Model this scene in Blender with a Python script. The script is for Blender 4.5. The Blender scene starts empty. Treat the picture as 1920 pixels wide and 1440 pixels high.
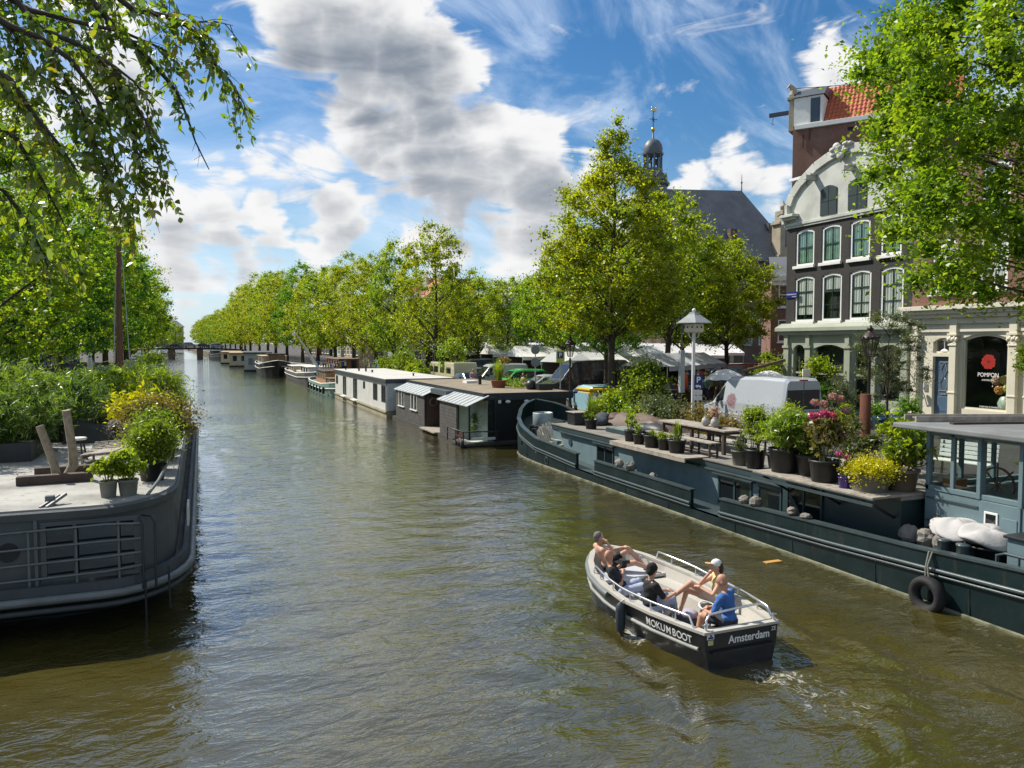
import bpy, math, random
import numpy as np
from mathutils import Vector, Matrix
S = bpy.context.scene
COL = S.collection
RND = random.Random(11)
rad = math.radians

# ------------------------------------------------------------------ camera
EYE = 5.0
cam_d = bpy.data.cameras.new('camera')
cam_d.sensor_width = 36.0
cam_d.lens = 27.0
cam_d.clip_end = 3000
cam_d.clip_start = 0.05
cam = bpy.data.objects.new('camera', cam_d)
COL.objects.link(cam)
cam.location = (0, 0, EYE)
cam.rotation_euler = (math.pi / 2 - math.atan(77 / 1440), 0, -rad(22))
S.camera = cam

# ------------------------------------------------------------------ sun and exposure
SUN_EL, SUN_AZ = rad(48), rad(-40)          # azimuth clockwise from +Y (the canal's direction)
sd = Vector((math.sin(SUN_AZ) * math.cos(SUN_EL), math.cos(SUN_AZ) * math.cos(SUN_EL), math.sin(SUN_EL)))
sun_d = bpy.data.lights.new('sun', 'SUN')
sun_d.energy = 3.9
sun_d.angle = rad(0.5)
sun_d.color = (1.0, 0.94, 0.84)
sun = bpy.data.objects.new('sun', sun_d)
sun.rotation_euler = (-sd).to_track_quat('-Z', 'Y').to_euler()
COL.objects.link(sun)
S.view_settings.view_transform = 'Standard'
S.view_settings.look = 'None'
S.view_settings.exposure = 0.72
S.view_settings.gamma = 1.0
S.view_settings.use_curve_mapping = False
S.cycles.max_bounces = 7
S.cycles.diffuse_bounces = 3
S.cycles.glossy_bounces = 3
S.cycles.transmission_bounces = 5
S.cycles.transparent_max_bounces = 12
S.cycles.use_denoising = True
S.cycles.caustics_reflective = False
S.cycles.caustics_refractive = False


# ------------------------------------------------------------------ node helpers
class NT:
    def __init__(s, tree):
        s.t = tree

    def n(s, kind, **kw):
        nd = s.t.nodes.new(kind)
        for k, v in kw.items():
            setattr(nd, k, v)
        return nd

    def put(s, sock, v):
        if hasattr(v, 'links'):
            s.t.links.new(v, sock)
        elif v is not None:
            sock.default_value = v

    def m(s, op, a, b=None, c=None, clamp=False):
        nd = s.n('ShaderNodeMath', operation=op, use_clamp=clamp)
        for i, x in enumerate((a, b, c)):
            if x is not None:
                s.put(nd.inputs[i], x)
        return nd.outputs[0]

    def vm(s, op, a, b=None, out=0):
        nd = s.n('ShaderNodeVectorMath', operation=op)
        s.put(nd.inputs[0], a)
        if b is not None:
            s.put(nd.inputs[3 if op == 'SCALE' else 1], b)
        return nd.outputs[out]

    def mr(s, v, a, b, c=0.0, d=1.0, smooth=True):
        nd = s.n('ShaderNodeMapRange', interpolation_type='SMOOTHSTEP' if smooth else 'LINEAR')
        s.put(nd.inputs[0], v)
        for i, x in enumerate((a, b, c, d)):
            s.put(nd.inputs[1 + i], x)
        return nd.outputs[0]

    def mix(s, f, a, b, mode='MIX'):
        nd = s.n('ShaderNodeMix', data_type='RGBA', blend_type=mode)
        s.put(nd.inputs[0], f)
        s.put(nd.inputs[6], a)
        s.put(nd.inputs[7], b)
        return nd.outputs[2]

    def noise(s, vec, scale, detail=3.0, rough=0.55, dist=0.0, out=0):
        nd = s.n('ShaderNodeTexNoise')
        if vec is not None:
            s.put(nd.inputs['Vector'], vec)
        nd.inputs['Scale'].default_value = scale
        nd.inputs['Detail'].default_value = detail
        nd.inputs['Roughness'].default_value = rough
        nd.inputs['Distortion'].default_value = dist
        return nd.outputs[out]


def rgba(c):
    return (c[0], c[1], c[2], 1.0)


# ------------------------------------------------------------------ sky
world = bpy.data.worlds.new('World')
S.world = world
world.use_nodes = True
W = NT(world.node_tree)
world.node_tree.nodes.clear()
sky = W.n('ShaderNodeTexSky', sky_type='NISHITA')
sky.sun_disc = False
sky.sun_elevation = SUN_EL
sky.sun_rotation = SUN_AZ
sky.altitude = 0
sky.air_density = 1.0
sky.dust_density = 0.6
sky.ozone_density = 2.2
dirv = W.n('ShaderNodeTexCoord').outputs['Generated']


def pixdir(px, py):
    f = Vector((math.sin(rad(22)) * math.cos(0.05342), math.cos(rad(22)) * math.cos(0.05342), -math.sin(0.05342)))
    r = Vector((math.cos(rad(22)), -math.sin(rad(22)), 0))
    return (f * 1440 + r * (px - 960) - r.cross(f) * (py - 720)).normalized()


# cloud banks: view direction they stand in, angular half-size, strength
CLOUDS = [(545, 10, 80, .9), (640, 50, 110, 1), (730, 70, 110, 1), (800, 60, 80, .9), (790, 140, 95, 1), (700, 170, 85, 1), (660, 240, 55, .7), (850, 120, 75, .9),
          (720, 290, 75, .8), (800, 270, 100, 1), (880, 290, 110, 1), (985, 300, 90, 1), (930, 255, 70, .9), (860, 350, 80, .9), (1000, 370, 90, .9), (1100, 330, 70, .7), (920, 390, 70, .6),
          (330, 390, 75, .9), (420, 390, 85, 1), (510, 405, 60, .9), (250, 420, 60, .7), (140, 380, 110, .9), (580, 330, 70, .7), (520, 300, 50, .55),
          (640, 380, 55, .9), (640, 440, 45, .85), (330, 480, 62, .75), (470, 485, 62, .8), (590, 490, 60, .7), (400, 505, 50, .6), (840, 470, 70, .9), (330, 545, 60, .6), (450, 535, 60, .6), (600, 545, 60, .6), (1000, 440, 80, .6), (1180, 420, 70, .5), (380, 330, 60, .6), (780, 455, 40, .7), (960, 500, 80, .7),
          (1375, 318, 60, .8), (1440, 345, 55, .7), (1290, 360, 50, .7), (1570, 130, 75, .85), (1640, 150, 60, .7), (1520, 330, 70, .5), (200, 120, 110, .8), (60, 250, 120, .7)]
grp = bpy.data.node_groups.new('cloud_density', 'ShaderNodeTree')
grp.interface.new_socket('dir', in_out='INPUT', socket_type='NodeSocketVector')
grp.interface.new_socket('density', in_out='OUTPUT', socket_type='NodeSocketFloat')
grp.interface.new_socket('soft', in_out='OUTPUT', socket_type='NodeSocketFloat')
G = NT(grp)
gi, go = G.n('NodeGroupInput'), G.n('NodeGroupOutput')
gd = gi.outputs[0]
warp = G.vm('SCALE', G.vm('SUBTRACT', G.noise(gd, 9.0, 4, .6, 0, 1), (0.5, 0.5, 0.5)), 0.10)
gdw = G.vm('NORMALIZE', G.vm('ADD', gd, warp))
acc = None
for px, py, r_, w_ in CLOUDS:
    c = pixdir(px, py)
    ang = r_ / 1440.0
    v = G.mr(G.vm('DISTANCE', gdw, tuple(c), 1), ang * 1.35, ang * 0.1, 0.0, w_)
    acc = v if acc is None else G.m('MAXIMUM', acc, v)
sep = G.n('ShaderNodeSeparateXYZ')
G.put(sep.inputs[0], gd)
flat = G.n('ShaderNodeCombineXYZ')
G.put(flat.inputs[0], sep.outputs[0])
G.put(flat.inputs[1], sep.outputs[1])
G.put(flat.inputs[2], G.m('MULTIPLY', sep.outputs[2], 2.9))
fb = G.noise(flat.outputs[0], 7.5, 9, .58, .9)
fb2 = G.noise(flat.outputs[0], 2.6, 4, .5)
# behind the camera and overhead the same kind of broken cloud goes on
fwd = pixdir(960, 500)
away = G.mr(G.vm('DOT_PRODUCT', gd, tuple(fwd), 1), 0.74, 0.55)
else_ = G.m('MULTIPLY', G.mr(fb2, .46, .62), away)
acc = G.m('MAXIMUM', acc, else_)
den = G.m('ADD', G.m('MULTIPLY', acc, 0.85), G.m('MULTIPLY', G.m('SUBTRACT', fb, .5), 2.0))
G.put(go.inputs[0], den)
G.put(go.inputs[1], G.m('ADD', G.m('MULTIPLY', acc, .9), G.m('MULTIPLY', G.m('SUBTRACT', G.noise(flat.outputs[0], 8, 4, .5, .8), .5), 1.3)))


def density(vec):
    nd = W.n('ShaderNodeGroup')
    nd.node_tree = grp
    W.put(nd.inputs[0], vec)
    return nd.outputs


up_off = W.vm('NORMALIZE', W.vm('ADD', dirv, (-0.012, 0.006, 0.050)))
d0 = density(dirv)[0]
d1 = density(up_off)[1]
cover = W.mr(d0, 0.17, 0.52)
thick = W.mr(W.m('ADD', W.m('MULTIPLY', d1, .95), W.m('MULTIPLY', d0, .34)), 0.30, 1.42)
szw = W.n('ShaderNodeSeparateXYZ')
W.put(szw.inputs[0], dirv)
thick = W.m('MULTIPLY', thick, W.mr(szw.outputs[2], .04, .3, .72, 1.05))
ccol = W.mix(thick, (1.0, 1.0, 1.0, 1), (0.27, 0.315, 0.385, 1))
# thin streaks of high cloud
sx = W.n('ShaderNodeMapping')
W.put(sx.inputs[0], dirv)
sx.inputs['Rotation'].default_value = (0.5, 0.35, 0.9)
sx.inputs['Scale'].default_value = (1.2, 7.5, 4.0)
cir = W.mr(W.noise(sx.outputs[0], 1.9, 7, .6, .7), .42, .76, 0, .6)
sepw = W.n('ShaderNodeSeparateXYZ')
W.put(sepw.inputs[0], dirv)
low = W.mr(sepw.outputs[2], 0.26, 0.0, 0.0, 0.62)
hue = W.n('ShaderNodeHueSaturation')
W.put(hue.inputs['Color'], sky.outputs[0])
hue.inputs['Saturation'].default_value = 1.38
hue.inputs['Value'].default_value = .72
base = W.mix(cir, hue.outputs[0], (6.2, 6.9, 7.8, 1))
lowc = W.mix(low, base, (4.0, 5.3, 6.6, 1))
skycol = W.mix(cover, lowc, W.vm('SCALE', ccol, 6.0))
bg = W.n('ShaderNodeBackground')
W.put(bg.inputs[0], skycol)
bg.inputs[1].default_value = 0.095
W.put(W.n('ShaderNodeOutputWorld').inputs[0], bg.outputs[0])


# ------------------------------------------------------------------ materials
def new_mat(name):
    m = bpy.data.materials.new(name)
    m.use_nodes = True
    m.node_tree.nodes.clear()
    return m, NT(m.node_tree)


MATS = {}


def mat(name, col, rough=.6, metal=0.0, var=.25, vs=2.5, bump=.15, bs=30.0, spec=.5, col2=None, coat=0.0, dirt=0.0, emit=0.0):
    """painted / stone / wood / metal surface with mottling and fine relief"""
    if name in MATS:
        return MATS[name]
    m, N = new_mat(name)
    tc = N.n('ShaderNodeTexCoord').outputs['Object']
    n1 = N.noise(tc, vs, 5, .6)
    c2 = col2 or tuple(x * .55 for x in col)
    f = N.m('MULTIPLY', N.mr(n1, .35, .7), min(1.0, var * 1.6))
    c = N.mix(f, rgba(col), rgba(c2))
    if dirt:
        mp = N.n('ShaderNodeMapping')
        N.put(mp.inputs[0], tc)
        mp.inputs['Scale'].default_value = (vs * 5, vs * 5, vs * .9)
        n2 = N.noise(mp.outputs[0], 1, 6, .7)
        c = N.mix(N.mr(n2, .54, .72, 0, dirt), c, (.06, .042, .026, 1))
    b = N.n('ShaderNodeBsdfPrincipled')
    N.put(b.inputs['Base Color'], c)
    N.put(b.inputs['Roughness'], N.m('ADD', rough, N.m('MULTIPLY', N.m('SUBTRACT', n1, .5), .25), clamp=True))
    b.inputs['Metallic'].default_value = metal
    b.inputs['Specular IOR Level'].default_value = spec
    b.inputs['Coat Weight'].default_value = coat
    if emit:
        N.put(b.inputs['Emission Color'], rgba(col))
        b.inputs['Emission Strength'].default_value = emit
    if bump:
        bp = N.n('ShaderNodeBump')
        bp.inputs['Strength'].default_value = min(1, bump)
        bp.inputs['Distance'].default_value = .02
        N.put(bp.inputs['Height'], N.noise(tc, bs, 4, .6))
        N.put(b.inputs['Normal'], bp.outputs[0])
    N.put(N.n('ShaderNodeOutputMaterial').inputs[0], b.outputs[0])
    MATS[name] = m
    return m


def brick_mat(name, col, col2, mortar, axes='yz', bw=.22, bh=.065, rough=.85, ms=.012):
    if name in MATS:
        return MATS[name]
    m, N = new_mat(name)
    geo = N.n('ShaderNodeNewGeometry').outputs['Position']
    sp = N.n('ShaderNodeSeparateXYZ')
    N.put(sp.inputs[0], geo)
    cb = N.n('ShaderNodeCombineXYZ')
    ix = {'x': 0, 'y': 1, 'z': 2}
    N.put(cb.inputs[0], sp.outputs[ix[axes[0]]])
    N.put(cb.inputs[1], sp.outputs[ix[axes[1]]])
    bt = N.n('ShaderNodeTexBrick')
    N.put(bt.inputs['Vector'], cb.outputs[0])
    bt.inputs['Scale'].default_value = 1
    bt.inputs['Brick Width'].default_value = bw
    bt.inputs['Row Height'].default_value = bh
    bt.inputs['Mortar Size'].default_value = ms
    bt.inputs['Color1'].default_value = rgba(col)
    bt.inputs['Color2'].default_value = rgba(col2)
    bt.inputs['Mortar'].default_value = rgba(mortar)
    n1 = N.noise(geo, .9, 6, .65)
    c = N.mix(N.mr(n1, .35, .75, 0, .65), bt.outputs[0], rgba(tuple(x * .5 for x in col)))
    b = N.n('ShaderNodeBsdfPrincipled')
    N.put(b.inputs['Base Color'], c)
    b.inputs['Roughness'].default_value = rough
    bp = N.n('ShaderNodeBump')
    bp.inputs['Strength'].default_value = .5
    bp.inputs['Distance'].default_value = .012
    N.put(bp.inputs['Height'], N.m('ADD', N.m('MULTIPLY', bt.outputs[1], -1.0), N.m('MULTIPLY', N.noise(geo, 25, 4), .6)))
    N.put(b.inputs['Normal'], bp.outputs[0])
    N.put(N.n('ShaderNodeOutputMaterial').inputs[0], b.outputs[0])
    MATS[name] = m
    return m


def leaf_mat(name, cols, trans=.42, gloss=.035):
    """leaf blades: each blade has its own tint, light comes through it"""
    if name in MATS:
        return MATS[name]
    m, N = new_mat(name)
    g = N.n('ShaderNodeNewGeometry')
    r = N.n('ShaderNodeValToRGB')
    el = r.color_ramp.elements
    while len(el) < len(cols):
        el.new(.5)
    for i, c in enumerate(cols):
        el[i].position = i / max(1, len(cols) - 1)
        el[i].color = rgba(c)
    big = N.noise(g.outputs['Position'], .55, 3, .6)
    N.put(r.inputs[0], N.m('ADD', N.m('MULTIPLY', g.outputs['Random Per Island'], .55), N.m('MULTIPLY', N.mr(big, .32, .68), .45)))
    c = r.outputs[0]
    df = N.n('ShaderNodeBsdfDiffuse')
    N.put(df.inputs[0], c)
    tr = N.n('ShaderNodeBsdfTranslucent')
    N.put(tr.inputs[0], N.mix(1.0, c, (1.95, 2.0, .55, 1), 'MULTIPLY'))
    mx = N.n('ShaderNodeMixShader')
    mx.inputs[0].default_value = trans
    N.put(mx.inputs[1], df.outputs[0])
    N.put(mx.inputs[2], tr.outputs[0])
    gl = N.n('ShaderNodeBsdfGlossy')
    gl.inputs['Roughness'].default_value = .38
    gl.inputs[0].default_value = (.9, .95, .9, 1)
    m2 = N.n('ShaderNodeMixShader')
    m2.inputs[0].default_value = gloss
    N.put(m2.inputs[1], mx.outputs[0])
    N.put(m2.inputs[2], gl.outputs[0])
    N.put(N.n('ShaderNodeOutputMaterial').inputs[0], m2.outputs[0])
    MATS[name] = m
    return m


def glass_mat(name, tint=(.93, .96, .95), refl=1.0):
    if name in MATS:
        return MATS[name]
    m, N = new_mat(name)
    tr = N.n('ShaderNodeBsdfTransparent')
    tr.inputs[0].default_value = rgba(tint)
    gl = N.n('ShaderNodeBsdfGlossy')
    gl.inputs['Roughness'].default_value = .015
    fr = N.n('ShaderNodeFresnel')
    fr.inputs[0].default_value = 1.5
    mx = N.n('ShaderNodeMixShader')
    front = N.m('SUBTRACT', 1.0, N.n('ShaderNodeNewGeometry').outputs['Backfacing'])
    N.put(mx.inputs[0], N.m('MULTIPLY', N.m('ADD', N.m('MULTIPLY', fr.outputs[0], refl), .05 * refl), front, clamp=True))
    N.put(mx.inputs[1], tr.outputs[0])
    N.put(mx.inputs[2], gl.outputs[0])
    N.put(N.n('ShaderNodeOutputMaterial').inputs[0], mx.outputs[0])
    MATS[name] = m
    return m


ORD = 'first second third fourth fifth sixth seventh eighth ninth tenth eleventh twelfth thirteenth fourteenth fifteenth'.split()


# ------------------------------------------------------------------ mesh builder
class MB:
    def __init__(s):
        s.v, s.f, s.s = [], [], []

    def add(s, vs, fs, smooth=False):
        o = len(s.v)
        s.v.extend(tuple(p) for p in vs)
        for f in fs:
            s.f.append(tuple(i + o for i in f))
            s.s.append(smooth)
        return s

    def box(s, x0, x1, y0, y1, z0, z1, M=None):
        vs = [(x, y, z) for z in (z0, z1) for y in (y0, y1) for x in (x0, x1)]
        if M is not None:
            vs = [M @ Vector(p) for p in vs]
        return s.add(vs, [(0, 2, 3, 1), (4, 5, 7, 6), (0, 1, 5, 4), (2, 6, 7, 3), (0, 4, 6, 2), (1, 3, 7, 5)])

    def cb(s, c, d, M=None):
        return s.box(c[0] - d[0] / 2, c[0] + d[0] / 2, c[1] - d[1] / 2, c[1] + d[1] / 2, c[2] - d[2] / 2, c[2] + d[2] / 2, M)

    def tube(s, pts, r, n=8, caps=True, smooth=True):
        pts = [Vector(p) for p in pts]
        if not isinstance(r, (list, tuple)):
            r = [r] * len(pts)
        vs, fs = [], []
        prev = None
        for i, p in enumerate(pts):
            d = (pts[min(i + 1, len(pts) - 1)] - pts[max(i - 1, 0)]).normalized()
            a = prev if prev is not None else (Vector((0, 0, 1)) if abs(d.z) < .9 else Vector((1, 0, 0)))
            u = (a - d * a.dot(d)).normalized()
            prev = u
            w = d.cross(u)
            for k in range(n):
                t = 2 * math.pi * k / n
                vs.append(p + (u * math.cos(t) + w * math.sin(t)) * r[i])
        for i in range(len(pts) - 1):
            for k in range(n):
                k2 = (k + 1) % n
                fs.append((i * n + k, i * n + k2, (i + 1) * n + k2, (i + 1) * n + k))
        s.add(vs, fs, smooth)
        if caps:
            s.add(vs[:n], [tuple(reversed(range(n)))])
            s.add(vs[-n:], [tuple(range(n))])
        return s

    def bar(s, p, q, w, h=None):
        """square bar from p to q"""
        p, q = Vector(p), Vector(q)
        h = h or w
        d = (q - p).normalized()
        a = Vector((0, 0, 1)) if abs(d.z) < .95 else Vector((1, 0, 0))
        u = d.cross(a).normalized() * (w / 2)
        t = d.cross(u).normalized() * (h / 2)
        vs = [p - u - t, p + u - t, p + u + t, p - u + t, q - u - t, q + u - t, q + u + t, q - u + t]
        return s.add(vs, [(0, 3, 2, 1), (4, 5, 6, 7), (0, 1, 5, 4), (1, 2, 6, 5), (2, 3, 7, 6), (3, 0, 4, 7)])

    def lathe(s, prof, c=(0, 0, 0), n=16, smooth=True, sx=1, sy=1, ph=0.0):
        vs, fs = [], []
        for r, z in prof:
            for k in range(n):
                t = 2 * math.pi * k / n + ph
                vs.append((c[0] + r * math.cos(t) * sx, c[1] + r * math.sin(t) * sy, c[2] + z))
        for i in range(len(prof) - 1):
            for k in range(n):
                k2 = (k + 1) % n
                fs.append((i * n + k, i * n + k2, (i + 1) * n + k2, (i + 1) * n + k))
        s.add(vs, fs, smooth)
        s.add(vs[:n], [tuple(reversed(range(n)))])
        s.add(vs[-n:], [tuple(range(n))])
        return s

    def prism(s, poly, axis, a, b):
        """poly in the two other axes (x: y,z / y: x,z / z: x,y) run from a to b"""
        def P(u, w, t):
            return {'x': (t, u, w), 'y': (u, t, w), 'z': (u, w, t)}[axis]
        n = len(poly)
        vs = [P(u, w, a) for u, w in poly] + [P(u, w, b) for u, w in poly]
        fs = [tuple(reversed(range(n))), tuple(range(n, 2 * n))] + [(k, (k + 1) % n, n + (k + 1) % n, n + k) for k in range(n)]
        return s.add(vs, fs)

    def loft(s, secs, smooth=True, close=True, caps=True):
        n = len(secs[0])
        vs = [p for sec in secs for p in sec]
        fs = []
        for i in range(len(secs) - 1):
            for k in range(n if close else n - 1):
                k2 = (k + 1) % n
                fs.append((i * n + k, i * n + k2, (i + 1) * n + k2, (i + 1) * n + k))
        s.add(vs, fs, smooth)
        if caps:
            s.add(secs[0], [tuple(reversed(range(n)))])
            s.add(secs[-1], [tuple(range(n))])
        return s

    def ball(s, c, r, nu=12, nv=8, M=None):
        if not isinstance(r, (list, tuple)):
            r = (r, r, r)
        vs = [(0, 0, -1)]
        for j in range(1, nv):
            ph = -math.pi / 2 + math.pi * j / nv
            for k in range(nu):
                t = 2 * math.pi * k / nu
                vs.append((math.cos(ph) * math.cos(t), math.cos(ph) * math.sin(t), math.sin(ph)))
        vs.append((0, 0, 1))
        fs = [(0, 1 + (k + 1) % nu, 1 + k) for k in range(nu)]
        for j in range(nv - 2):
            for k in range(nu):
                a, b = 1 + j * nu + k, 1 + j * nu + (k + 1) % nu
                fs.append((a, b, b + nu, a + nu))
        t = len(vs) - 1
        o = 1 + (nv - 2) * nu
        fs += [(o + k, o + (k + 1) % nu, t) for k in range(nu)]
        vs = [Vector((x * r[0], y * r[1], z * r[2])) for x, y, z in vs]
        if M is not None:
            vs = [M @ p for p in vs]
        return s.add([p + Vector(c) for p in vs], fs, True)

    def quad(s, a, b, c, d):
        return s.add([a, b, c, d], [(0, 1, 2, 3)])


BASE = {}                                    # object -> its thing's matrix, so that parts can be written in place coordinates


def setp(o, label=None, cat=None, group=None, kind=None):
    if label:
        o['label'] = label
    if cat:
        o['category'] = cat
    if group:
        o['group'] = group
    if kind:
        o['kind'] = kind
    return o


def thing(name, label, cat, loc=(0, 0, 0), rz=0.0, group=None):
    o = bpy.data.objects.new(name, None)
    o.empty_display_size = .2
    o.location = loc
    o.rotation_euler = (0, 0, rz)
    COL.objects.link(o)
    BASE[o] = Matrix.Translation(Vector(loc)) @ Matrix.Rotation(rz, 4, 'Z')
    return setp(o, label, cat, group)


def mesh_from(name, mb, m):
    me = bpy.data.meshes.new(name)
    me.from_pydata([tuple(p) for p in mb.v], [], mb.f)
    me.polygons.foreach_set('use_smooth', mb.s)
    me.materials.append(m)
    me.update()
    return me


def obj(name, mb, m, parent=None, local=False, org=None, bev=0.0, label=None, cat=None, group=None, kind=None):
    """ONE mesh object; coordinates are the place's unless local"""
    if isinstance(mb, MB):
        M = BASE.get(parent)
        off = org
        if M is not None and not local:
            I = M.inverted()
            mb.v = [tuple(I @ Vector(p)) for p in mb.v]
        elif off is not None:
            mb.v = [(p[0] - off[0], p[1] - off[1], p[2] - off[2]) for p in mb.v]
        me = mesh_from(name, mb, m)
    else:
        me = mb
    o = bpy.data.objects.new(name, me)
    COL.objects.link(o)
    if parent is not None:
        o.parent = parent
        BASE[o] = BASE.get(parent, Matrix())
    elif org is not None:
        o.location = org
        BASE[o] = Matrix.Translation(Vector(org))
    else:
        BASE[o] = Matrix()
    if bev:
        b = o.modifiers.new('bevel', 'BEVEL')
        b.width = bev
        b.segments = 2
        b.limit_method = 'ANGLE'
        b.angle_limit = rad(40)
    return setp(o, label, cat, group, kind)


def dup(src, loc=None, rz=None, label=None, scale=None, parent=None):
    c = src.copy()
    COL.objects.link(c)
    if parent is not None:
        c.parent = parent
    if loc is not None:
        c.location = loc
    if rz is not None:
        c.rotation_euler = (0, 0, rz)
    if scale is not None:
        c.scale = (scale,) * 3 if not isinstance(scale, tuple) else scale
    if label:
        c['label'] = label
    for ch in list(src.children):
        dup(ch, parent=c)
    return c


def text_obj(name, body, size, m, parent, M, extrude=.002, font_scale_x=1.0, bold=0.0, align='CENTER'):
    """flat lettering laid with matrix M (x along the line, y up, z out of the surface)"""
    cu = bpy.data.curves.new(name, 'FONT')
    cu.body = body
    cu.size = size
    cu.extrude = extrude
    cu.offset = bold
    cu.align_x = align
    cu.align_y = 'CENTER'
    tmp = bpy.data.objects.new(name, cu)
    COL.objects.link(tmp)
    dg = bpy.context.evaluated_depsgraph_get()
    me = bpy.data.meshes.new_from_object(tmp.evaluated_get(dg))
    bpy.data.objects.remove(tmp)
    me.materials.clear()
    me.materials.append(m)
    T = M @ Matrix.Diagonal((font_scale_x, 1, 1, 1))
    if parent is not None:
        T = BASE[parent].inverted() @ T
    me.transform(T)
    o = bpy.data.objects.new(name, me)
    COL.objects.link(o)
    o.parent = parent
    return o


def frame_mat(o, x, y):
    """matrix with origin o and axes x (reading direction), y (up)"""
    x, y = Vector(x).normalized(), Vector(y).normalized()
    z = x.cross(y)
    return Matrix(((x.x, y.x, z.x, o[0]), (x.y, y.y, z.y, o[1]), (x.z, y.z, z.z, o[2]), (0, 0, 0, 1)))
# ------------------------------------------------------------------ common materials
M_ = {}
M_['street'] = brick_mat('street bricks', (.085, .072, .066), (.07, .062, .058), (.05, .047, .045), 'xy', .21, .07)
M_['quaywall'] = brick_mat('quay wall bricks', (.2, .11, .08), (.15, .09, .07), (.2, .19, .17), 'yz')
M_['cope'] = mat('coping stone', (.36, .35, .33), .8, dirt=.5)
M_['bark'] = mat('bark', (.075, .06, .045), .95, var=.6, vs=4, bump=.9, bs=14)
M_['bark2'] = mat('pale bark', (.13, .11, .085), .95, var=.6, vs=4, bump=.8, bs=14)
M_['white'] = mat('white paint', (.78, .78, .74), .45, var=.12, bump=.05)
M_['cream'] = mat('cream paint', (.72, .66, .5), .5, var=.12, bump=.06)
M_['black'] = mat('black paint', (.018, .02, .022), .42, var=.3, bump=.08)
M_['blackm'] = mat('matt black', (.02, .02, .02), .75, bump=.15)
M_['pot'] = mat('black plastic', (.006, .007, .008), .5, var=.3, bump=.1, dirt=.1)
M_['steel'] = mat('galvanised steel', (.55, .57, .58), .4, .85, var=.25, bump=.1)
M_['rail'] = mat('bright rail steel', (.74, .75, .77), .28, .9, var=.15, bump=.03)
M_['green'] = mat('dark teal hull paint', (.005, .016, .017), .5, spec=.22, var=.45, vs=1.2, bump=.25, bs=9, dirt=.5, col2=(.012, .026, .03))
M_['rub'] = mat('worn teal strake', (.055, .08, .085), .36, var=.5, vs=2, bump=.12, dirt=.25)
M_['ltblue'] = mat('pale blue cabin paint', (.14, .21, .23), .6, var=.25, vs=1.6, bump=.1, dirt=.16)
M_['teal'] = mat('mid teal paint', (.028, .052, .058), .5, var=.3, vs=1.6, bump=.12, dirt=.2)
M_['deck'] = mat('sanded deck', (.24, .225, .195), .85, var=.5, vs=.9, bump=.25, dirt=.22)
M_['wood'] = mat('old timber', (.2, .135, .085), .75, var=.5, vs=5, bump=.35, bs=18)
M_['greywood'] = mat('weathered timber', (.36, .32, .265), .85, var=.5, vs=5, bump=.4, bs=18)
M_['darkwood'] = mat('dark timber', (.07, .045, .032), .75, var=.4, vs=5, bump=.3, bs=18)
M_['varnish'] = mat('varnished timber', (.36, .15, .06), .35, var=.4, vs=4, bump=.1)
M_['rust'] = mat('rust', (.11, .026, .008), .85, var=.5, vs=3, bump=.4, col2=(.075, .026, .012))
M_['glass'] = glass_mat('window glass')
M_['dkglass'] = mat('dark car glass', (.012, .016, .018), .06, var=.1, bump=0, spec=.9)
M_['rubber'] = mat('rubber', (.014, .014, .015), .75, var=.3, bump=.3)
M_['stone'] = mat('field stone', (.24, .22, .19), .9, var=.5, vs=6, bump=.7, bs=9)
M_['log'] = mat('split log', (.32, .26, .18), .9, var=.5, vs=9, bump=.6, bs=14)
M_['white_canvas'] = mat('white canvas', (.8, .79, .77), .85, var=.12, vs=1.5, bump=.2, bs=6)
M_['grey_canvas'] = mat('grey canvas', (.5, .52, .53), .85, var=.15, vs=1.5, bump=.2, bs=6)
M_['red'] = mat('red paint', (.5, .04, .03), .45, bump=.03)
M_['dark'] = mat('dark interior', (.02, .02, .02), .9, bump=0)
M_['curtain'] = mat('white curtain', (.66, .65, .6), .9, var=.15, bump=.1, bs=8)
M_['skin'] = mat('skin', (.56, .32, .22), .55, var=.2, vs=7, bump=.06, col2=(.45, .22, .14))
M_['skin2'] = mat('tanned skin', (.5, .26, .16), .55, var=.2, vs=7, bump=.06, col2=(.38, .17, .1))
M_['slate'] = mat('slate roof', (.15, .16, .175), .6, var=.35, vs=.5, bump=.4, bs=4)
M_['lead'] = mat('lead sheet', (.10, .12, .135), .5, .2, var=.3, bump=.2, bs=5)
M_['gold'] = mat('gilding', (.75, .5, .12), .3, .9, bump=0)
M_['shopglass'] = glass_mat('shop glass', (.93, .96, .95), .3)
M_['soil'] = mat('soil', (.03, .022, .016), .95, bump=.6)
G1 = (.15, .165, .012)
L_lime = leaf_mat('lime green leaves', [(.07, .14, .012), (.18, .228, .018), (.285, .305, .024), (.38, .365, .032)], .58)
L_elm = leaf_mat('elm leaves', [(.06, .145, .012), (.14, .222, .018), (.235, .298, .024), (.325, .35, .032)], .58)
L_olive = leaf_mat('yellowing leaves', [(.085, .15, .014), (.17, .24, .018), (.26, .31, .022), (.34, .345, .03)], .58)
L_deep = leaf_mat('deep green leaves', [(.035, .10, .014), (.07, .165, .016), (.115, .23, .02), (.18, .3, .024)], .54)
L_side = leaf_mat('side tree leaves', [(.045, .12, .015), (.115, .2, .02), (.2, .28, .026), (.3, .35, .036)], .56, .03)
L_fresh = leaf_mat('fresh green leaves', [(.06, .125, .016), (.14, .205, .022), (.245, .285, .03)], .5)
L_near = leaf_mat('near elm leaves', [(.03, .08, .014), (.06, .125, .015), (.115, .19, .018), (.2, .255, .022), (.28, .23, .03)], .54, .09)
L_bamboo = leaf_mat('bamboo leaves', [(.07, .14, .014), (.16, .25, .018), (.27, .34, .026), (.36, .4, .035)], .54, .07)
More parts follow.
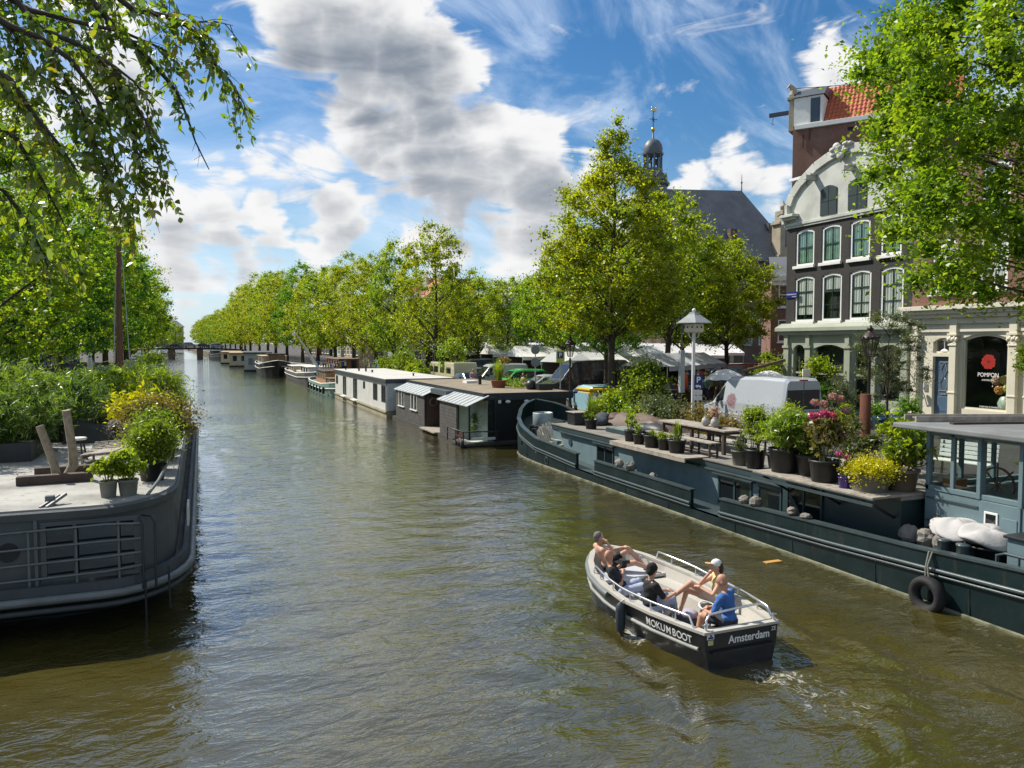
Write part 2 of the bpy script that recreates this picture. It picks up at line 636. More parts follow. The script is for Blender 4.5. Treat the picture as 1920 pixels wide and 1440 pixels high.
L_bamdark = leaf_mat('bamboo leaves darkened as shade', [(.03, .08, .016), (.075, .14, .02), (.14, .21, .028), (.23, .28, .04)], .48, .07)  # darker copy of the bamboo leaves, with shade put into the colour
L_yellow = leaf_mat('golden leaves', [(.3, .3, .01), (.42, .4, .012), (.5, .45, .02)], .4)
L_sedum = leaf_mat('yellow blossom', [(.35, .34, .012), (.5, .46, .015), (.6, .54, .02)], .3)
L_grey = leaf_mat('grey green leaves', [(.06, .085, .045), (.11, .135, .075), (.17, .19, .11)], .3)
L_bronze = leaf_mat('bronze leaves', [(.09, .09, .025), (.15, .135, .035), (.2, .155, .05), (.24, .14, .06)], .38)
L_pink = leaf_mat('pink blossom', [(.42, .05, .2), (.55, .1, .3), (.6, .25, .38)], .3)
L_dusk = leaf_mat('faded pink blossom', [(.38, .19, .23), (.46, .27, .31), (.48, .33, .33)], .3)

# ------------------------------------------------------------------ foliage
NR = np.random.default_rng(5)


def blades(P, size, up=.5, asp=.6, fold=.12, tang=None, droop=0.0, rng=NR):
    """kite-shaped leaf blades at points P; returns verts, quads"""
    n = len(P)
    nrm = rng.normal(size=(n, 3))
    nrm /= np.linalg.norm(nrm, axis=1)[:, None]
    nrm += np.array([0, 0, up * 1.6])
    nrm /= np.linalg.norm(nrm, axis=1)[:, None] + 1e-9
    t = rng.normal(size=(n, 3)) if tang is None else tang + rng.normal(size=(n, 3)) * .35
    t[:, 2] -= droop
    t -= nrm * (t * nrm).sum(1)[:, None]
    t /= np.linalg.norm(t, axis=1)[:, None] + 1e-9
    b = np.cross(nrm, t)
    L = (size * rng.uniform(.65, 1.35, n))[:, None] if np.isscalar(size) else size[:, None]
    Wd = L * asp
    v = np.empty((n, 4, 3))
    v[:, 0] = P - t * L * .5
    v[:, 1] = P + b * Wd * .5 + nrm * L * fold
    v[:, 2] = P + t * L * .5 - nrm * L * fold * .6
    v[:, 3] = P - b * Wd * .5 + nrm * L * fold
    return v.reshape(-1, 3)


def quads_mesh(name, V, m, per=4):
    n = len(V) // per
    me = bpy.data.meshes.new(name)
    me.vertices.add(len(V))
    me.vertices.foreach_set('co', np.ascontiguousarray(V, dtype=np.float32).ravel())
    me.loops.add(len(V))
    me.loops.foreach_set('vertex_index', np.arange(len(V), dtype=np.int32))
    me.polygons.add(n)
    me.polygons.foreach_set('loop_start', np.arange(0, len(V), per, dtype=np.int32))
    me.polygons.foreach_set('loop_total', np.full(n, per, dtype=np.int32))
    me.materials.append(m)
    me.update(calc_edges=True)
    me.validate()
    return me


def clumps(cent, rad_, k, rng=NR, flat=.75):
    """k points inside each lump, gathered towards its outside"""
    n = len(cent)
    d = rng.normal(size=(n, k, 3))
    d /= np.linalg.norm(d, axis=2)[:, :, None]
    r = np.abs(rng.normal(0, .62, (n, k, 1)))
    p = d * r * np.asarray(rad_)[:, None, None] * rng.uniform(.6, 1.5, (n, 1, 3))
    p[:, :, 2] *= flat
    return (p + cent[:, None, :]).reshape(-1, 3)


def crown_points(prof, n, rng, inner=.35, lop=(0, 0), wob=.25):
    """lump centres in a crown whose radius by height is prof [(z, r)...]"""
    zs = np.array([p[0] for p in prof])
    rs = np.array([p[1] for p in prof])
    out = []
    f1, f2 = rng.uniform(0, 6.28, 2)
    while len(out) < n:
        z = rng.uniform(zs[0], zs[-1])
        r = np.interp(z, zs, rs)
        if rng.uniform() > (r / rs.max()) ** 1.3 + .06:
            continue
        a = rng.uniform(0, 2 * math.pi)
        rr = r * (inner + (1 - inner) * math.sqrt(rng.uniform())) * (1 + wob * math.sin(3 * a + f1 + z) * math.sin(1.3 * z + f2))
        q = (z - zs[0]) / (zs[-1] - zs[0])
        out.append((rr * math.cos(a) + lop[0] * q, rr * math.sin(a) + lop[1] * q, z))
    return np.array(out)


def make_tree(seed, H, trunk_r, prof, nclump, per, leaf, lm, cl=(.55, 1.0), bark=None, limbs=34, lop=(0, 0), lean=(0, 0), up=.45, base_off=(0, 0), asp=.62):
    """trunk mesh (trunk and limbs) and crown mesh at the origin"""
    rng = np.random.default_rng(seed)
    rr = random.Random(seed)
    C = crown_points(prof, nclump, rng, lop=lop)
    C[:, 0] += base_off[0]
    C[:, 1] += base_off[1]
    V = blades(clumps(C, rng.uniform(cl[0], cl[1], nclump), per, rng), leaf, up, asp, rng=rng)
    crown = quads_mesh('crown', V, lm)
    tb = MB()
    z0 = prof[0][0]
    pts, rs = [], []
    N = 9
    for i in range(N + 1):
        q = i / N
        z = q * H * .9
        w = .05 * H * .18
        pts.append((base_off[0] * q ** 1.5 + lop[0] * q * .6 + lean[0] * q + rr.uniform(-w, w) * q, base_off[1] * q ** 1.5 + lop[1] * q * .6 + lean[1] * q + rr.uniform(-w, w) * q, z))
        rs.append(trunk_r * (1.25 if i == 0 else (1 - q) ** .8 * .95 + .04))
    tb.tube(pts, rs, 10)
    idx = rng.choice(len(C), min(limbs, len(C)), replace=False)
    for i in idx:
        c = Vector(C[i])
        zq = max(z0 * .85, c.z - (math.hypot(c.x - base_off[0], c.y - base_off[1]) * rr.uniform(.45, .9)) - .3)
        q = min(1, zq / (H * .9))
        k = min(N - 1, int(q * N))
        f = q * N - k
        s_ = Vector(pts[k]).lerp(Vector(pts[k + 1]), f)
        r0 = min(trunk_r * .36, .018 + (c - s_).length * .012)
        mid = s_.lerp(c, .5) + Vector((rr.uniform(-.2, .2), rr.uniform(-.2, .2), rr.uniform(0, .4)))
        tb.tube([s_, s_.lerp(mid, .5) + Vector((0, 0, .1)), mid, c], [r0, r0 * .8, r0 * .55, .012], 5)
    return mesh_from('trunk', tb, bark or M_['bark']), crown


def place_tree(proto, name, label, loc, rz=0.0, sc=1.0, group=None):
    t = thing(name, label, 'tree', loc, rz, group)
    t.scale = (sc, sc, sc) if not isinstance(sc, tuple) else sc
    obj('trunk', proto[0], None, t)
    obj('crown', proto[1], None, t)
    return t


def foliage(cent, radii, n, size, up=.4, asp=.6, rng=NR, lumps=14, droop=0.0, fold=.12):
    """points for a bush: lumps over an ellipsoid"""
    c = np.array(cent)
    r = np.array(radii)
    d = rng.normal(size=(lumps, 3))
    d /= np.linalg.norm(d, axis=1)[:, None]
    cc = c + d * r * rng.uniform(.35, .78, (lumps, 1))
    P = clumps(cc, rng.uniform(.3, .55, lumps) * r.mean(), max(1, n // lumps), rng, .85)
    return blades(P, size, up, asp, fold, droop=droop, rng=rng)


def bush(name, label, cat, cent, radii, n, size, lm, up=.4, asp=.6, lumps=14, group=None, droop=0.0):
    V = foliage((0, 0, 0), radii, n, size, up, asp, lumps=lumps, droop=droop)
    return obj(name, quads_mesh(name, V, lm), None, org=cent, label=label, cat=cat, group=group)


def bend(y):
    return -.058 * max(0.0, y - 105)


# ------------------------------------------------------------------ water
def water():
    xs = np.concatenate([np.linspace(-60, -7, 10), np.arange(-6.2, 18.7, .14), np.linspace(19, 60, 8)])
    ys = np.concatenate([np.linspace(-25, 4.5, 12), np.arange(5, 24, .14), np.arange(24, 60, .5), np.arange(60, 200, 4), np.linspace(200, 900, 40)])
    X, Y = np.meshgrid(xs, ys)
    fade = np.clip((60 - Y) / 30, 0, 1) * np.clip((Y - 4) / 3, 0, 1) * np.clip((X + 6.5), 0, 1) * np.clip(18.6 - X, 0, 1)
    Zw = np.zeros_like(X)
    rg = np.random.default_rng(3)
    for k in range(34):                       # wind ripples running up the canal
        lam = rg.uniform(.45, 1.7)
        a = rg.normal(math.pi / 2, .55)
        kx, ky = math.cos(a) * 2 * math.pi / lam, math.sin(a) * 2 * math.pi / lam
        Zw += .0021 * lam ** .9 * np.sin(kx * X + ky * Y + rg.uniform(0, 6.28))
    # wake of the sloop: diverging waves from the bow, churned water astern
    dx = X - 7.93
    back = 13.6 - Y
    arm = np.abs(np.abs(dx) - (.55 + back * .30))
    wk = np.exp(-(arm / .34) ** 2) * np.clip(back / 1.2, 0, 1) * np.exp(-np.clip(back, 0, None) / 13)
    Zw += .07 * wk * np.sin(arm * 9 + back * 4.2)
    st = np.exp(-(dx / (.75 + .14 * np.clip(9.5 - Y, 0, None))) ** 2) * np.clip((9.6 - Y) / .4, 0, 1) * np.exp(-np.clip(9.5 - Y, 0, None) / 4.2)
    for k in range(14):
        a = rg.uniform(0, 6.28)
        lam = rg.uniform(.32, .8)
        Zw += .009 * st * np.sin((math.cos(a) * X + math.sin(a) * Y) * 6.28 / lam + rg.uniform(0, 6.28))
    Zw *= fade
    foam = st * .78 + wk * .36 * np.clip((back - .2) / 1.0, 0, 1)
    foam += .62 * np.exp(-(((X - 6.78) / .22) ** 2 + ((Y - 11.1) / .42) ** 2)) + .5 * np.exp(-(((X - 6.95) / .16) ** 2 + ((Y - 11.9) / .8) ** 2))
    foam *= fade
    n, m_ = X.shape
    V = np.stack([X, Y, Zw], -1).reshape(-1, 3)
    i = np.arange(n - 1)[:, None] * m_ + np.arange(m_ - 1)[None, :]
    F = np.stack([i, i + 1, i + m_ + 1, i + m_], -1).reshape(-1, 4)
    me = bpy.data.meshes.new('water')
    me.vertices.add(len(V))
    me.vertices.foreach_set('co', V.astype(np.float32).ravel())
    me.loops.add(F.size)
    me.loops.foreach_set('vertex_index', F.astype(np.int32).ravel())
    me.polygons.add(len(F))
    me.polygons.foreach_set('loop_start', np.arange(0, F.size, 4, dtype=np.int32))
    me.polygons.foreach_set('loop_total', np.full(len(F), 4, dtype=np.int32))
    me.polygons.foreach_set('use_smooth', np.ones(len(F), dtype=bool))
    at = me.attributes.new('foam', 'FLOAT', 'POINT')
    at.data.foreach_set('value', foam.astype(np.float32).ravel())
    me.update(calc_edges=True)
    m, N = new_mat('canal water')
    geo = N.n('ShaderNodeNewGeometry').outputs['Position']
    fo = N.n('ShaderNodeAttribute', attribute_name='foam').outputs['Fac']
    fn = N.noise(geo, 7, 8, .75, 1.2)
    fmask = N.mr(N.m('ADD', N.m('MULTIPLY', fo, .62), N.m('MULTIPLY', N.m('SUBTRACT', fn, .5), 1.25)), .36, .62)
    fmask = N.m('MULTIPLY', fmask, N.mr(fo, .04, .25), clamp=True)
    mud = N.mix(N.mr(N.noise(geo, .25, 4, .6), .35, .65), (.066, .055, .011, 1), (.044, .040, .0095, 1))
    c = N.mix(fmask, mud, (.62, .62, .56, 1))
    b = N.n('ShaderNodeBsdfPrincipled')
    N.put(b.inputs['Base Color'], c)
    N.put(b.inputs['Roughness'], N.m('ADD', .035, N.m('MULTIPLY', fmask, .6)))
    b.inputs['IOR'].default_value = 1.6
    b.inputs['Coat Weight'].default_value = 1.0
    b.inputs['Coat Roughness'].default_value = .03
    b.inputs['Coat IOR'].default_value = 1.65
    mp = N.n('ShaderNodeMapping')
    N.put(mp.inputs[0], geo)
    mp.inputs['Scale'].default_value = (1.0, 1.9, 1.0)
    mp.inputs['Rotation'].default_value = (0, 0, rad(-14))
    h = N.m('ADD', N.m('MULTIPLY', N.noise(mp.outputs[0], 2.2, 3, .55, .5), 1.0), N.m('MULTIPLY', N.noise(mp.outputs[0], 5.5, 3, .6, .3), .27))
    gust = N.mr(N.noise(geo, .09, 3, .6), .3, .7, .55, 1.15)
    bp = N.n('ShaderNodeBump')
    bp.inputs['Strength'].default_value = 1.0
    bp.inputs['Distance'].default_value = .042
    N.put(bp.inputs['Height'], N.m('MULTIPLY', h, gust))
    N.put(b.inputs['Normal'], bp.outputs[0])
    N.put(b.inputs['Coat Normal'], bp.outputs[0])
    N.put(N.n('ShaderNodeOutputMaterial').inputs[0], b.outputs[0])
    me.materials.append(m)
    obj('water', me, None, kind='structure')


water()
QX, LX, GZ = 18.5, -6.4, 1.25                # right quay edge, left quay edge, street level


def ribbon(xa, xb, ys, z):
    mb = MB()
    for a, b in zip(ys[:-1], ys[1:]):
        mb.quad((xa(a), a, z), (xb(a), a, z), (xb(b), b, z), (xa(b), b, z))
    return mb


YS = [-40, 105, 160, 220, 280, 340, 420, 520, 640]
obj('quay_street', ribbon(lambda y: QX + .45 + bend(y), lambda y: 900, YS, GZ), M_['street'], kind='structure')
obj('left_quay_street', ribbon(lambda y: -900, lambda y: LX - .45 + bend(y), YS, GZ), M_['street'], kind='structure')
obj('far_ground', MB().quad((-900, 640, GZ), (900, 640, GZ), (900, 2400, GZ), (-900, 2400, GZ)), M_['street'], kind='structure')
for nm, lab, s_ in (('quay_wall', 'brick quay wall along the right bank behind the moored boats', 1), ('quay_wall', 'brick quay wall along the left bank under the trees', -1)):
    t = thing(nm, lab, 'wall', ((QX if s_ > 0 else LX), 0, 0))
    w, c = MB(), MB()
    for a, b in zip(YS[:-1], YS[1:]):
        e0, e1 = (QX if s_ > 0 else LX) + bend(a), (QX if s_ > 0 else LX) + bend(b)
        vs = [(e0, a, -1.2), (e1, b, -1.2), (e1, b, GZ - .16), (e0, a, GZ - .16)]
        w.add(vs if s_ < 0 else vs[::-1], [(0, 1, 2, 3)])
        k = .48 * s_
        for (z0, z1) in ((GZ - .16, GZ + .03),):
            q = [(e0 - .05 * s_, a, z0), (e0 + k, a, z0), (e0 + k, a, z1), (e0 - .05 * s_, a, z1), (e1 - .05 * s_, b, z0), (e1 + k, b, z0), (e1 + k, b, z1), (e1 - .05 * s_, b, z1)]
            c.add(q, [(0, 1, 2, 3), (4, 7, 6, 5), (0, 4, 5, 1), (1, 5, 6, 2), (2, 6, 7, 3), (3, 7, 4, 0)])
    obj('brick_face', w, M_['quaywall'], t)
    obj('coping', c, M_['cope'], t)
# ------------------------------------------------------------------ buildings (facade on local x = 0 looking along -x, y along the street, z up)
M_['blackbrick'] = brick_mat('black tarred brick', (.045, .04, .036), (.034, .031, .03), (.03, .028, .026), 'yz')
M_['redbrick'] = brick_mat('red brick', (.26, .1, .065), (.2, .08, .055), (.2, .17, .14), 'yz')
M_['redbrickx'] = brick_mat('red brick end wall', (.2, .085, .06), (.16, .07, .05), (.2, .17, .14), 'xz')
M_['brownbrick'] = brick_mat('brown brick', (.13, .075, .055), (.1, .06, .05), (.14, .12, .1), 'xz')
M_['brownbricky'] = brick_mat('brown brick street front', (.1, .065, .05), (.08, .055, .045), (.12, .11, .1), 'yz')
M_['plaster'] = mat('white stucco', (.53, .54, .49), .7, var=.35, vs=.8, bump=.1, dirt=.06)
M_['shop'] = mat('cream shop paint', (.70, .66, .53), .5, var=.14, vs=.7, bump=.07, dirt=.05)
M_['palegreen'] = mat('pale green grey paint', (.35, .38, .3), .55, var=.2, vs=.9, bump=.08, dirt=.1)
M_['tan'] = mat('tan stucco', (.45, .37, .26), .8, var=.25, vs=.5, bump=.1)
M_['sand'] = mat('sandstone', (.38, .33, .24), .8, var=.3, vs=1, bump=.3, dirt=.15)
M_['sash'] = mat('dark green sash', (.02, .045, .038), .4, bump=.03)
M_['tile'] = mat('orange clay tile', (.46, .12, .05), .7, var=.4, vs=8, bump=.2, col2=(.32, .08, .035))
M_['bluedoor'] = mat('blue door paint', (.07, .12, .19), .45, var=.2, bump=.08)
M_['dull'] = mat('dull window glass', (.05, .06, .065), .12, var=.4, vs=.4, bump=0, spec=.8)
M_['sign_blue'] = mat('enamel blue', (.012, .02, .16), .3, bump=0)
M_['letter'] = mat('white lettering', (.82, .82, .8), .5, var=0, bump=0)


def wall_holes(mb, y0, y1, z0, z1, holes, depth=.25, x=0.0):
    ys = sorted({y0, y1, *[h[0] for h in holes], *[h[1] for h in holes]})
    zs = sorted({z0, z1, *[h[2] for h in holes], *[h[3] for h in holes]})
    for a, b in zip(ys[:-1], ys[1:]):
        for c, d in zip(zs[:-1], zs[1:]):
            m, n = (a + b) / 2, (c + d) / 2
            if not any(h[0] < m < h[1] and h[2] < n < h[3] for h in holes):
                mb.quad((x, b, c), (x, a, c), (x, a, d), (x, b, d))
    for h in holes:
        a, b, c, d = h[:4]
        X2 = x + depth
        mb.quad((x, a, c), (X2, a, c), (X2, a, d), (x, a, d))
        mb.quad((X2, b, c), (x, b, c), (x, b, d), (X2, b, d))
        mb.quad((x, a, c), (x, b, c), (X2, b, c), (X2, a, c))
        mb.quad((X2, a, d), (X2, b, d), (x, b, d), (x, a, d))
        ar = h[4] if len(h) > 4 else 0
        if ar:
            w = b - a
            for s_ in (0, 1):
                pts = []
                for k in range(7):
                    q = k / 6 * .5
                    yy = a + w * q if s_ == 0 else b - w * q
                    pts.append((yy, d - ar * (1 - math.sin(math.pi * q)) ** 1.0))
                poly = pts + [((a + b) / 2, d), (a if s_ == 0 else b, d)]
                mb.prism(poly if s_ == 0 else poly[::-1], 'x', x + .001, x + depth - .01)


def arch_pts(a, b, z1, ar, n=8):
    return [(a + (b - a) * k / n, z1 - ar * (1 - math.sin(math.pi * k / n))) for k in range(n + 1)]


def window(root, y0, y1, z0, z1, rows=3, cols=2, ar=0.0, fm=None, sm=None, recess=.05, fw=.13, sill=True, curtain=None, blind=0.0, split=None, glass=None):
    """a sash window in the facade of root: frame with its pane, sash bars, sill and curtain"""
    fm = fm or M_['white']
    F = MB()
    x0, x1 = recess, recess + .1
    F.box(x0, x1, y0, y0 + fw, z0, z1 - ar)
    F.box(x0, x1, y1 - fw, y1, z0, z1 - ar)
    F.box(x0, x1, y0 + fw, y1 - fw, z0, z0 + fw * .8)
    o_ = arch_pts(y0, y1, z1, ar)
    i_ = arch_pts(y0 + fw, y1 - fw, z1 - fw, ar * .9)
    for k in range(len(o_) - 1):
        F.prism([o_[k], o_[k + 1], i_[k + 1], i_[k]], 'x', x0, x1)
    for (p, q, z) in ((y0, y0 + fw, z1 - ar), (y1 - fw, y1, z1 - ar)):
        pass
    win = obj('window', F, fm, root, local=True)
    B = MB()
    a, b, c, d = y0 + fw, y1 - fw, z0 + fw * .8, z1 - fw
    x0, x1 = recess + .035, recess + .075
    for k in range(1, cols):
        y = a + (b - a) * k / cols
        B.box(x0, x1, y - .018, y + .018, c, d)
    for k in range(1, rows):
        z = c + (d - c) * k / rows
        t = .035 if (split is not None and k == split) else .018
        B.box(x0 - .004, x1 + .004, a, b, z - t, z + t)
    B.box(x0 - .002, x1 + .002, a, a + .04, c, d - ar)
    B.box(x0 - .002, x1 + .002, b - .04, b, c, d - ar)
    B.box(x0 - .003, x1 + .003, a + .04, b - .04, c, c + .05)
    obj('sash_bars', B, sm or M_['sash'], win, local=True)
    poly = [(a, c), (b, c)] + arch_pts(a, b, d, ar * .9)[::-1]
    obj('pane', MB().prism(poly, 'x', recess + .05, recess + .056), glass or M_['glass'], win, local=True)
    if sill:
        obj('sill', MB().box(-.14, recess + .02, y0 - .1, y1 + .1, z0 - .17, z0 - .002), fm, win, local=True, bev=.012)
    if curtain:
        Cm = MB()
        zt = d
        zb = c + (d - c) * blind
        nf = 18
        top = [(recess + .085 + .02 * math.sin(k * 2.4), a + (b - a) * k / nf) for k in range(nf + 1)]
        for k in range(nf):
            Cm.quad((top[k][0], top[k][1], zb), (top[k + 1][0], top[k + 1][1], zb), (top[k + 1][0], top[k + 1][1], zt), (top[k][0], top[k][1], zt))
        obj('curtain', Cm, curtain, win, local=True)
    return win


# --- black house with the white neck gable
bh = thing('black_house', 'tall black brick house with a curved white bell gable and white sash windows', 'house', (32, 27.35, GZ))
LW = 8.75
Y0 = 27.35
r2 = [(35.38, 33.86), (33.32, 31.86), (31.34, 29.9), (29.33, 27.92)]
r1 = [(35.38, 33.93), (33.38, 31.98), (31.38, 30.04), (29.4, 28.1)]
holes = [(b - Y0, a - Y0, 4.98, 7.58, .13) for a, b in r2] + [(b - Y0, a - Y0, 8.17, 10.22, .12) for a, b in r1]
wl = MB()
wall_holes(wl, 0, LW, 4.9, 10.62, holes)
wl.box(.28, 11, .25, LW - .25, 4.9, 10.62)
wl.quad((0, LW, 0), (10.9, LW, 0), (10.9, LW, 10.62), (0, LW, 10.62))
wl.quad((10.9, 0, 0), (0, 0, 0), (0, 0, 10.62), (10.9, 0, 10.62))
obj('wall', wl, M_['blackbrick'], bh, local=True)
for i, (h) in enumerate(holes):
    cur = M_['curtain']
    bl = [.12, .62, .1, .02, .5, .35, .4, .5][i]
    if i in (4, 5, 6, 7):
        cur = mat('green tinted curtain', (.22, .36, .27), .9, bump=.1)
        bl = .0
    window(bh, h[0], h[1], h[2], h[3], 3 if i < 4 else 2, 2, h[4], curtain=cur, blind=bl, split=2 if i < 4 else 1)
# gable
prof = [(8.8, 10.66), (8.8, 11.0), (8.55, 11.1), (8.58, 11.75), (8.3, 12.3), (7.7, 12.85), (7.1, 13.2), (6.5, 13.55), (5.6, 13.85), (4.9, 13.98)]
full = prof + [(LW - y, z) for y, z in prof[::-1]]
gh = [(4.95, 6.12, 10.75, 12.35), (2.95, 4.15, 10.75, 12.35)]
gb = MB()
gb.prism(full[::-1], 'x', -.02, .5)
obj('gable', gb, M_['plaster'], bh, local=True)
cop = MB()
for k in range(len(full) - 1):
    a, b = full[k], full[k + 1]
    cop.bar((-.06, a[0], a[1]), (-.06, b[0], b[1]), .22, .5)
    cop.tube([(-.16, b[0], b[1]), (.1, b[0], b[1])], .11, 10)
for sgn, yb in ((1, 8.9), (-1, -.15)):
    cop.box(-.5, .3, min(yb, yb - 1.1 * sgn), max(yb, yb - 1.1 * sgn), 11.0, 11.16)
    cop.box(-.36, .3, min(yb - .1 * sgn, yb - .95 * sgn), max(yb - .1 * sgn, yb - .95 * sgn), 10.86, 11.0)
obj('gable_coping', cop, M_['plaster'], bh, local=True, bev=.02)
orn = MB()
rr = random.Random(4)
for k in range(15):
    a = rr.uniform(0, 6.28)
    q = rr.uniform(.1, .62)
    orn.ball((-.2 + rr.uniform(-.1, .1), 4.6 + math.cos(a) * q * 1.3, 14.05 + math.sin(a) * q * .6), (rr.uniform(.1, .2), rr.uniform(.12, .26), rr.uniform(.1, .22)), 8, 6)
obj('carved_crest', orn, M_['plaster'], bh, local=True)
for a, b, c, d in gh:
    g = MB()
    g.prism([(a, c), (b, c)] + arch_pts(a, b, d, .2)[::-1], 'x', -.075, -.03)
    sh = obj('loft_shutter', g, mat('dark green door', (.02, .035, .035), .5), bh, local=True)
    obj('shutter_bars', MB().box(-.09, -.074, (a + b) / 2 - .02, (a + b) / 2 + .02, c, d - .05).box(-.09, -.0745, a, b, 11.5, 11.55), M_['sash'], sh, local=True)
for yy, zz in ((6.6, 12.95), (3.9, 12.9)):
    hb = obj('hoist_beam', MB().box(-.75, .1, yy - .1, yy + .1, zz - .12, zz + .12).box(-.5, .1, yy - .16, yy + .16, zz + .12, zz + .2), M_['plaster'], bh, local=True)
    obj('hook', MB().tube([(-.6, yy, zz - .1), (-.6, yy, zz - .28), (-.6, yy + .08, zz - .38), (-.6, yy, zz - .46), (-.6, yy - .08, zz - .38)], .018, 5), M_['black'], hb, local=True)
obj('string_course', MB().box(-.14, .02, -.05, LW + .1, 10.5, 10.66).box(-.09, .02, -.02, LW + .04, 10.38, 10.5), M_['plaster'], bh, local=True, bev=.015)
roof = MB()
roof.add([(.45, 0, 10.6), (.45, LW, 10.6), (.45, LW / 2, 13.9), (11, 0, 10.6), (11, LW, 10.6), (11, LW / 2, 13.9)], [(0, 2, 5, 3), (1, 4, 5, 2), (3, 5, 4)])
obj('roof', roof, M_['slate'], bh, local=True)
# ground floor shopfront in pale green
gf = MB()
gholes = [(7.05, 7.95, .75, 3.65), (4.15, 6.35, .75, 3.65), (2.4, 3.5, .05, 3.65), (.5, 1.9, .75, 3.65)]
wall_holes(gf, 0, LW, 0, 4.15, [h + (.22,) for h in gholes], .3, -.1)
for y in (8.42, 6.7, 3.82, 2.15, .25):
    gf.box(-.24, -.1, y - .2, y + .2, 0, 3.45)
    gf.box(-.28, -.1, y - .24, y + .24, 0, .5)
    gf.box(-.3, -.1, y - .25, y + .25, 3.45, 3.6)
    gf.box(-.26, -.1, y - .15, y + .15, 3.62, 4.2)
gf.box(-.2, .2, -.02, LW + .02, 4.152, 4.2)
obj('shopfront', gf, M_['palegreen'], bh, local=True, bev=.012)
obj('cornice', MB().box(-.5, .1, -.15, LW + .35, 4.42, 4.62).box(-.36, .1, -.05, LW + .22, 4.2, 4.42).add([(-.5, -.15, 4.62), (-.5, LW + .35, 4.62), (0, LW + .35, 4.88), (0, -.15, 4.88), (0, -.15, 4.62), (0, LW + .35, 4.62)], [(0, 3, 2, 1), (0, 4, 3), (1, 2, 5)]), M_['palegreen'], bh, local=True, bev=.012)
for h in gholes:
    w_ = obj('window', MB().box(-.02, .06, h[0], h[0] + .08, h[2], h[3]).box(-.02, .06, h[1] - .08, h[1], h[2], h[3]).box(-.02, .06, h[0] + .08, h[1] - .08, 2.0, 2.1).box(-.02, .06, h[0] + .08, h[1] - .08, h[2], h[2] + .1), M_['palegreen'], bh, local=True)
    obj('pane', MB().box(.02, .03, h[0] + .08, h[1] - .08, h[2] + .1, h[3] - .01), M_['glass'], w_, local=True)
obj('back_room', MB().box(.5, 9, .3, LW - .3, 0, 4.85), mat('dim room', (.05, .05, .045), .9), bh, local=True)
sg = obj('street_sign', MB().box(-.05, -.02, 7.75, 8.68, 6.35, 6.72), M_['sign_blue'], bh, local=True, bev=.006)
text_obj('lettering', 'PRINSENGRACHT', .115, M_['letter'], sg, BASE[bh] @ frame_mat((-.053, 8.24, 6.57), (0, -1, 0), (0, 0, 1)), .001, .9)
text_obj('lettering', 'CENTRUM', .09, M_['letter'], sg, BASE[bh] @ frame_mat((-.053, 8.02, 6.43), (0, -1, 0), (0, 0, 1)), .001, .9)

# --- cream shop house on the right
sh = thing('shop_house', 'cream painted shopfront house with a large arched display window, red brick above', 'house', (31.9, 17.0, GZ))
SW = 10.32
Y0 = 17.0
hs = [(25.08 - Y0, 26.1 - Y0, .3, 3.12), (25.08 - Y0, 26.1 - Y0, 3.28, 3.98, .2), (22.45 - Y0, 24.62 - Y0, .78, 4.16, .22), (18.2 - Y0, 21.0 - Y0, .78, 4.16, .22)]
f = MB()
wall_holes(f, 0, SW, 0, 4.62, hs, .35)
for y in (26.98, 24.95, 22.15, 21.45, 17.4):
    y -= Y0
    f.box(-.2, -.001, y - .17, y + .17, 0, 3.75)
    f.box(-.25, -.001, y - .22, y + .22, 0, .42)
    f.box(-.23, -.001, y - .2, y + .2, 1.45, 1.53)
    f.box(-.24, -.001, y - .21, y + .21, 3.62, 3.7)
    f.box(-.27, -.001, y - .24, y + .24, 4.08, 4.18)
    f.box(-.2, -.001, y - .17, y + .17, 4.18, 4.85)
f.box(-.1, -.001, 0, SW, 4.25, 4.4)
obj('shopfront', f, M_['shop'], sh, local=True, bev=.012)
for y in (26.98, 24.95, 22.15):
    cap = MB()
    for k in range(5):
        cap.ball((-.2, y - Y0 - .2 + .1 * k, 3.9 + (.06 if k % 2 else 0)), (.09, .075, .12), 8, 6)
    obj('capital_carving', cap, M_['shop'], sh, local=True)
obj('cornice', MB().box(-.62, .1, -.1, SW + .25, 5.26, 5.46).box(-.46, .1, -.1, SW + .15, 5.08, 5.26).box(-.3, .1, -.1, SW + .06, 4.9, 5.08).box(-.12, .1, -.1, SW, 4.62, 4.9), M_['shop'], sh, local=True, bev=.015)
ub = MB()
uh = [(25.0 - Y0, 26.3 - Y0, 6.1, 8.6, .22), (22.6 - Y0, 23.9 - Y0, 6.1, 8.6, .22), (20.2 - Y0, 21.5 - Y0, 6.1, 8.6, .22)]
uh += [(a, b, 9.4, 11.6, .2) for a, b, *_ in uh]
wall_holes(ub, 0, SW, 5.47, 13.2, uh)
ub.box(.3, 10, .2, SW - .2, 4.7, 13.2).box(2.0, 10, .2, SW - .2, 0, 4.69)
ub.quad((0, SW, 0), (10, SW, 0), (10, SW, 13.2), (0, SW, 13.2))
obj('wall', ub, M_['redbrick'], sh, local=True)
for h in uh:
    window(sh, h[0], h[1], h[2], h[3], 3, 2, h[4], curtain=M_['curtain'], blind=.2, sm=M_['white'])
obj('cornice', MB().box(-.5, .1, -.1, SW + .1, 13.2, 13.7), M_['shop'], sh, local=True, bev=.02)
h = hs[0]
dr = obj('door', MB().box(.16, .22, h[0] + .02, h[1] - .02, .32, 3.1), M_['bluedoor'], sh, local=True)
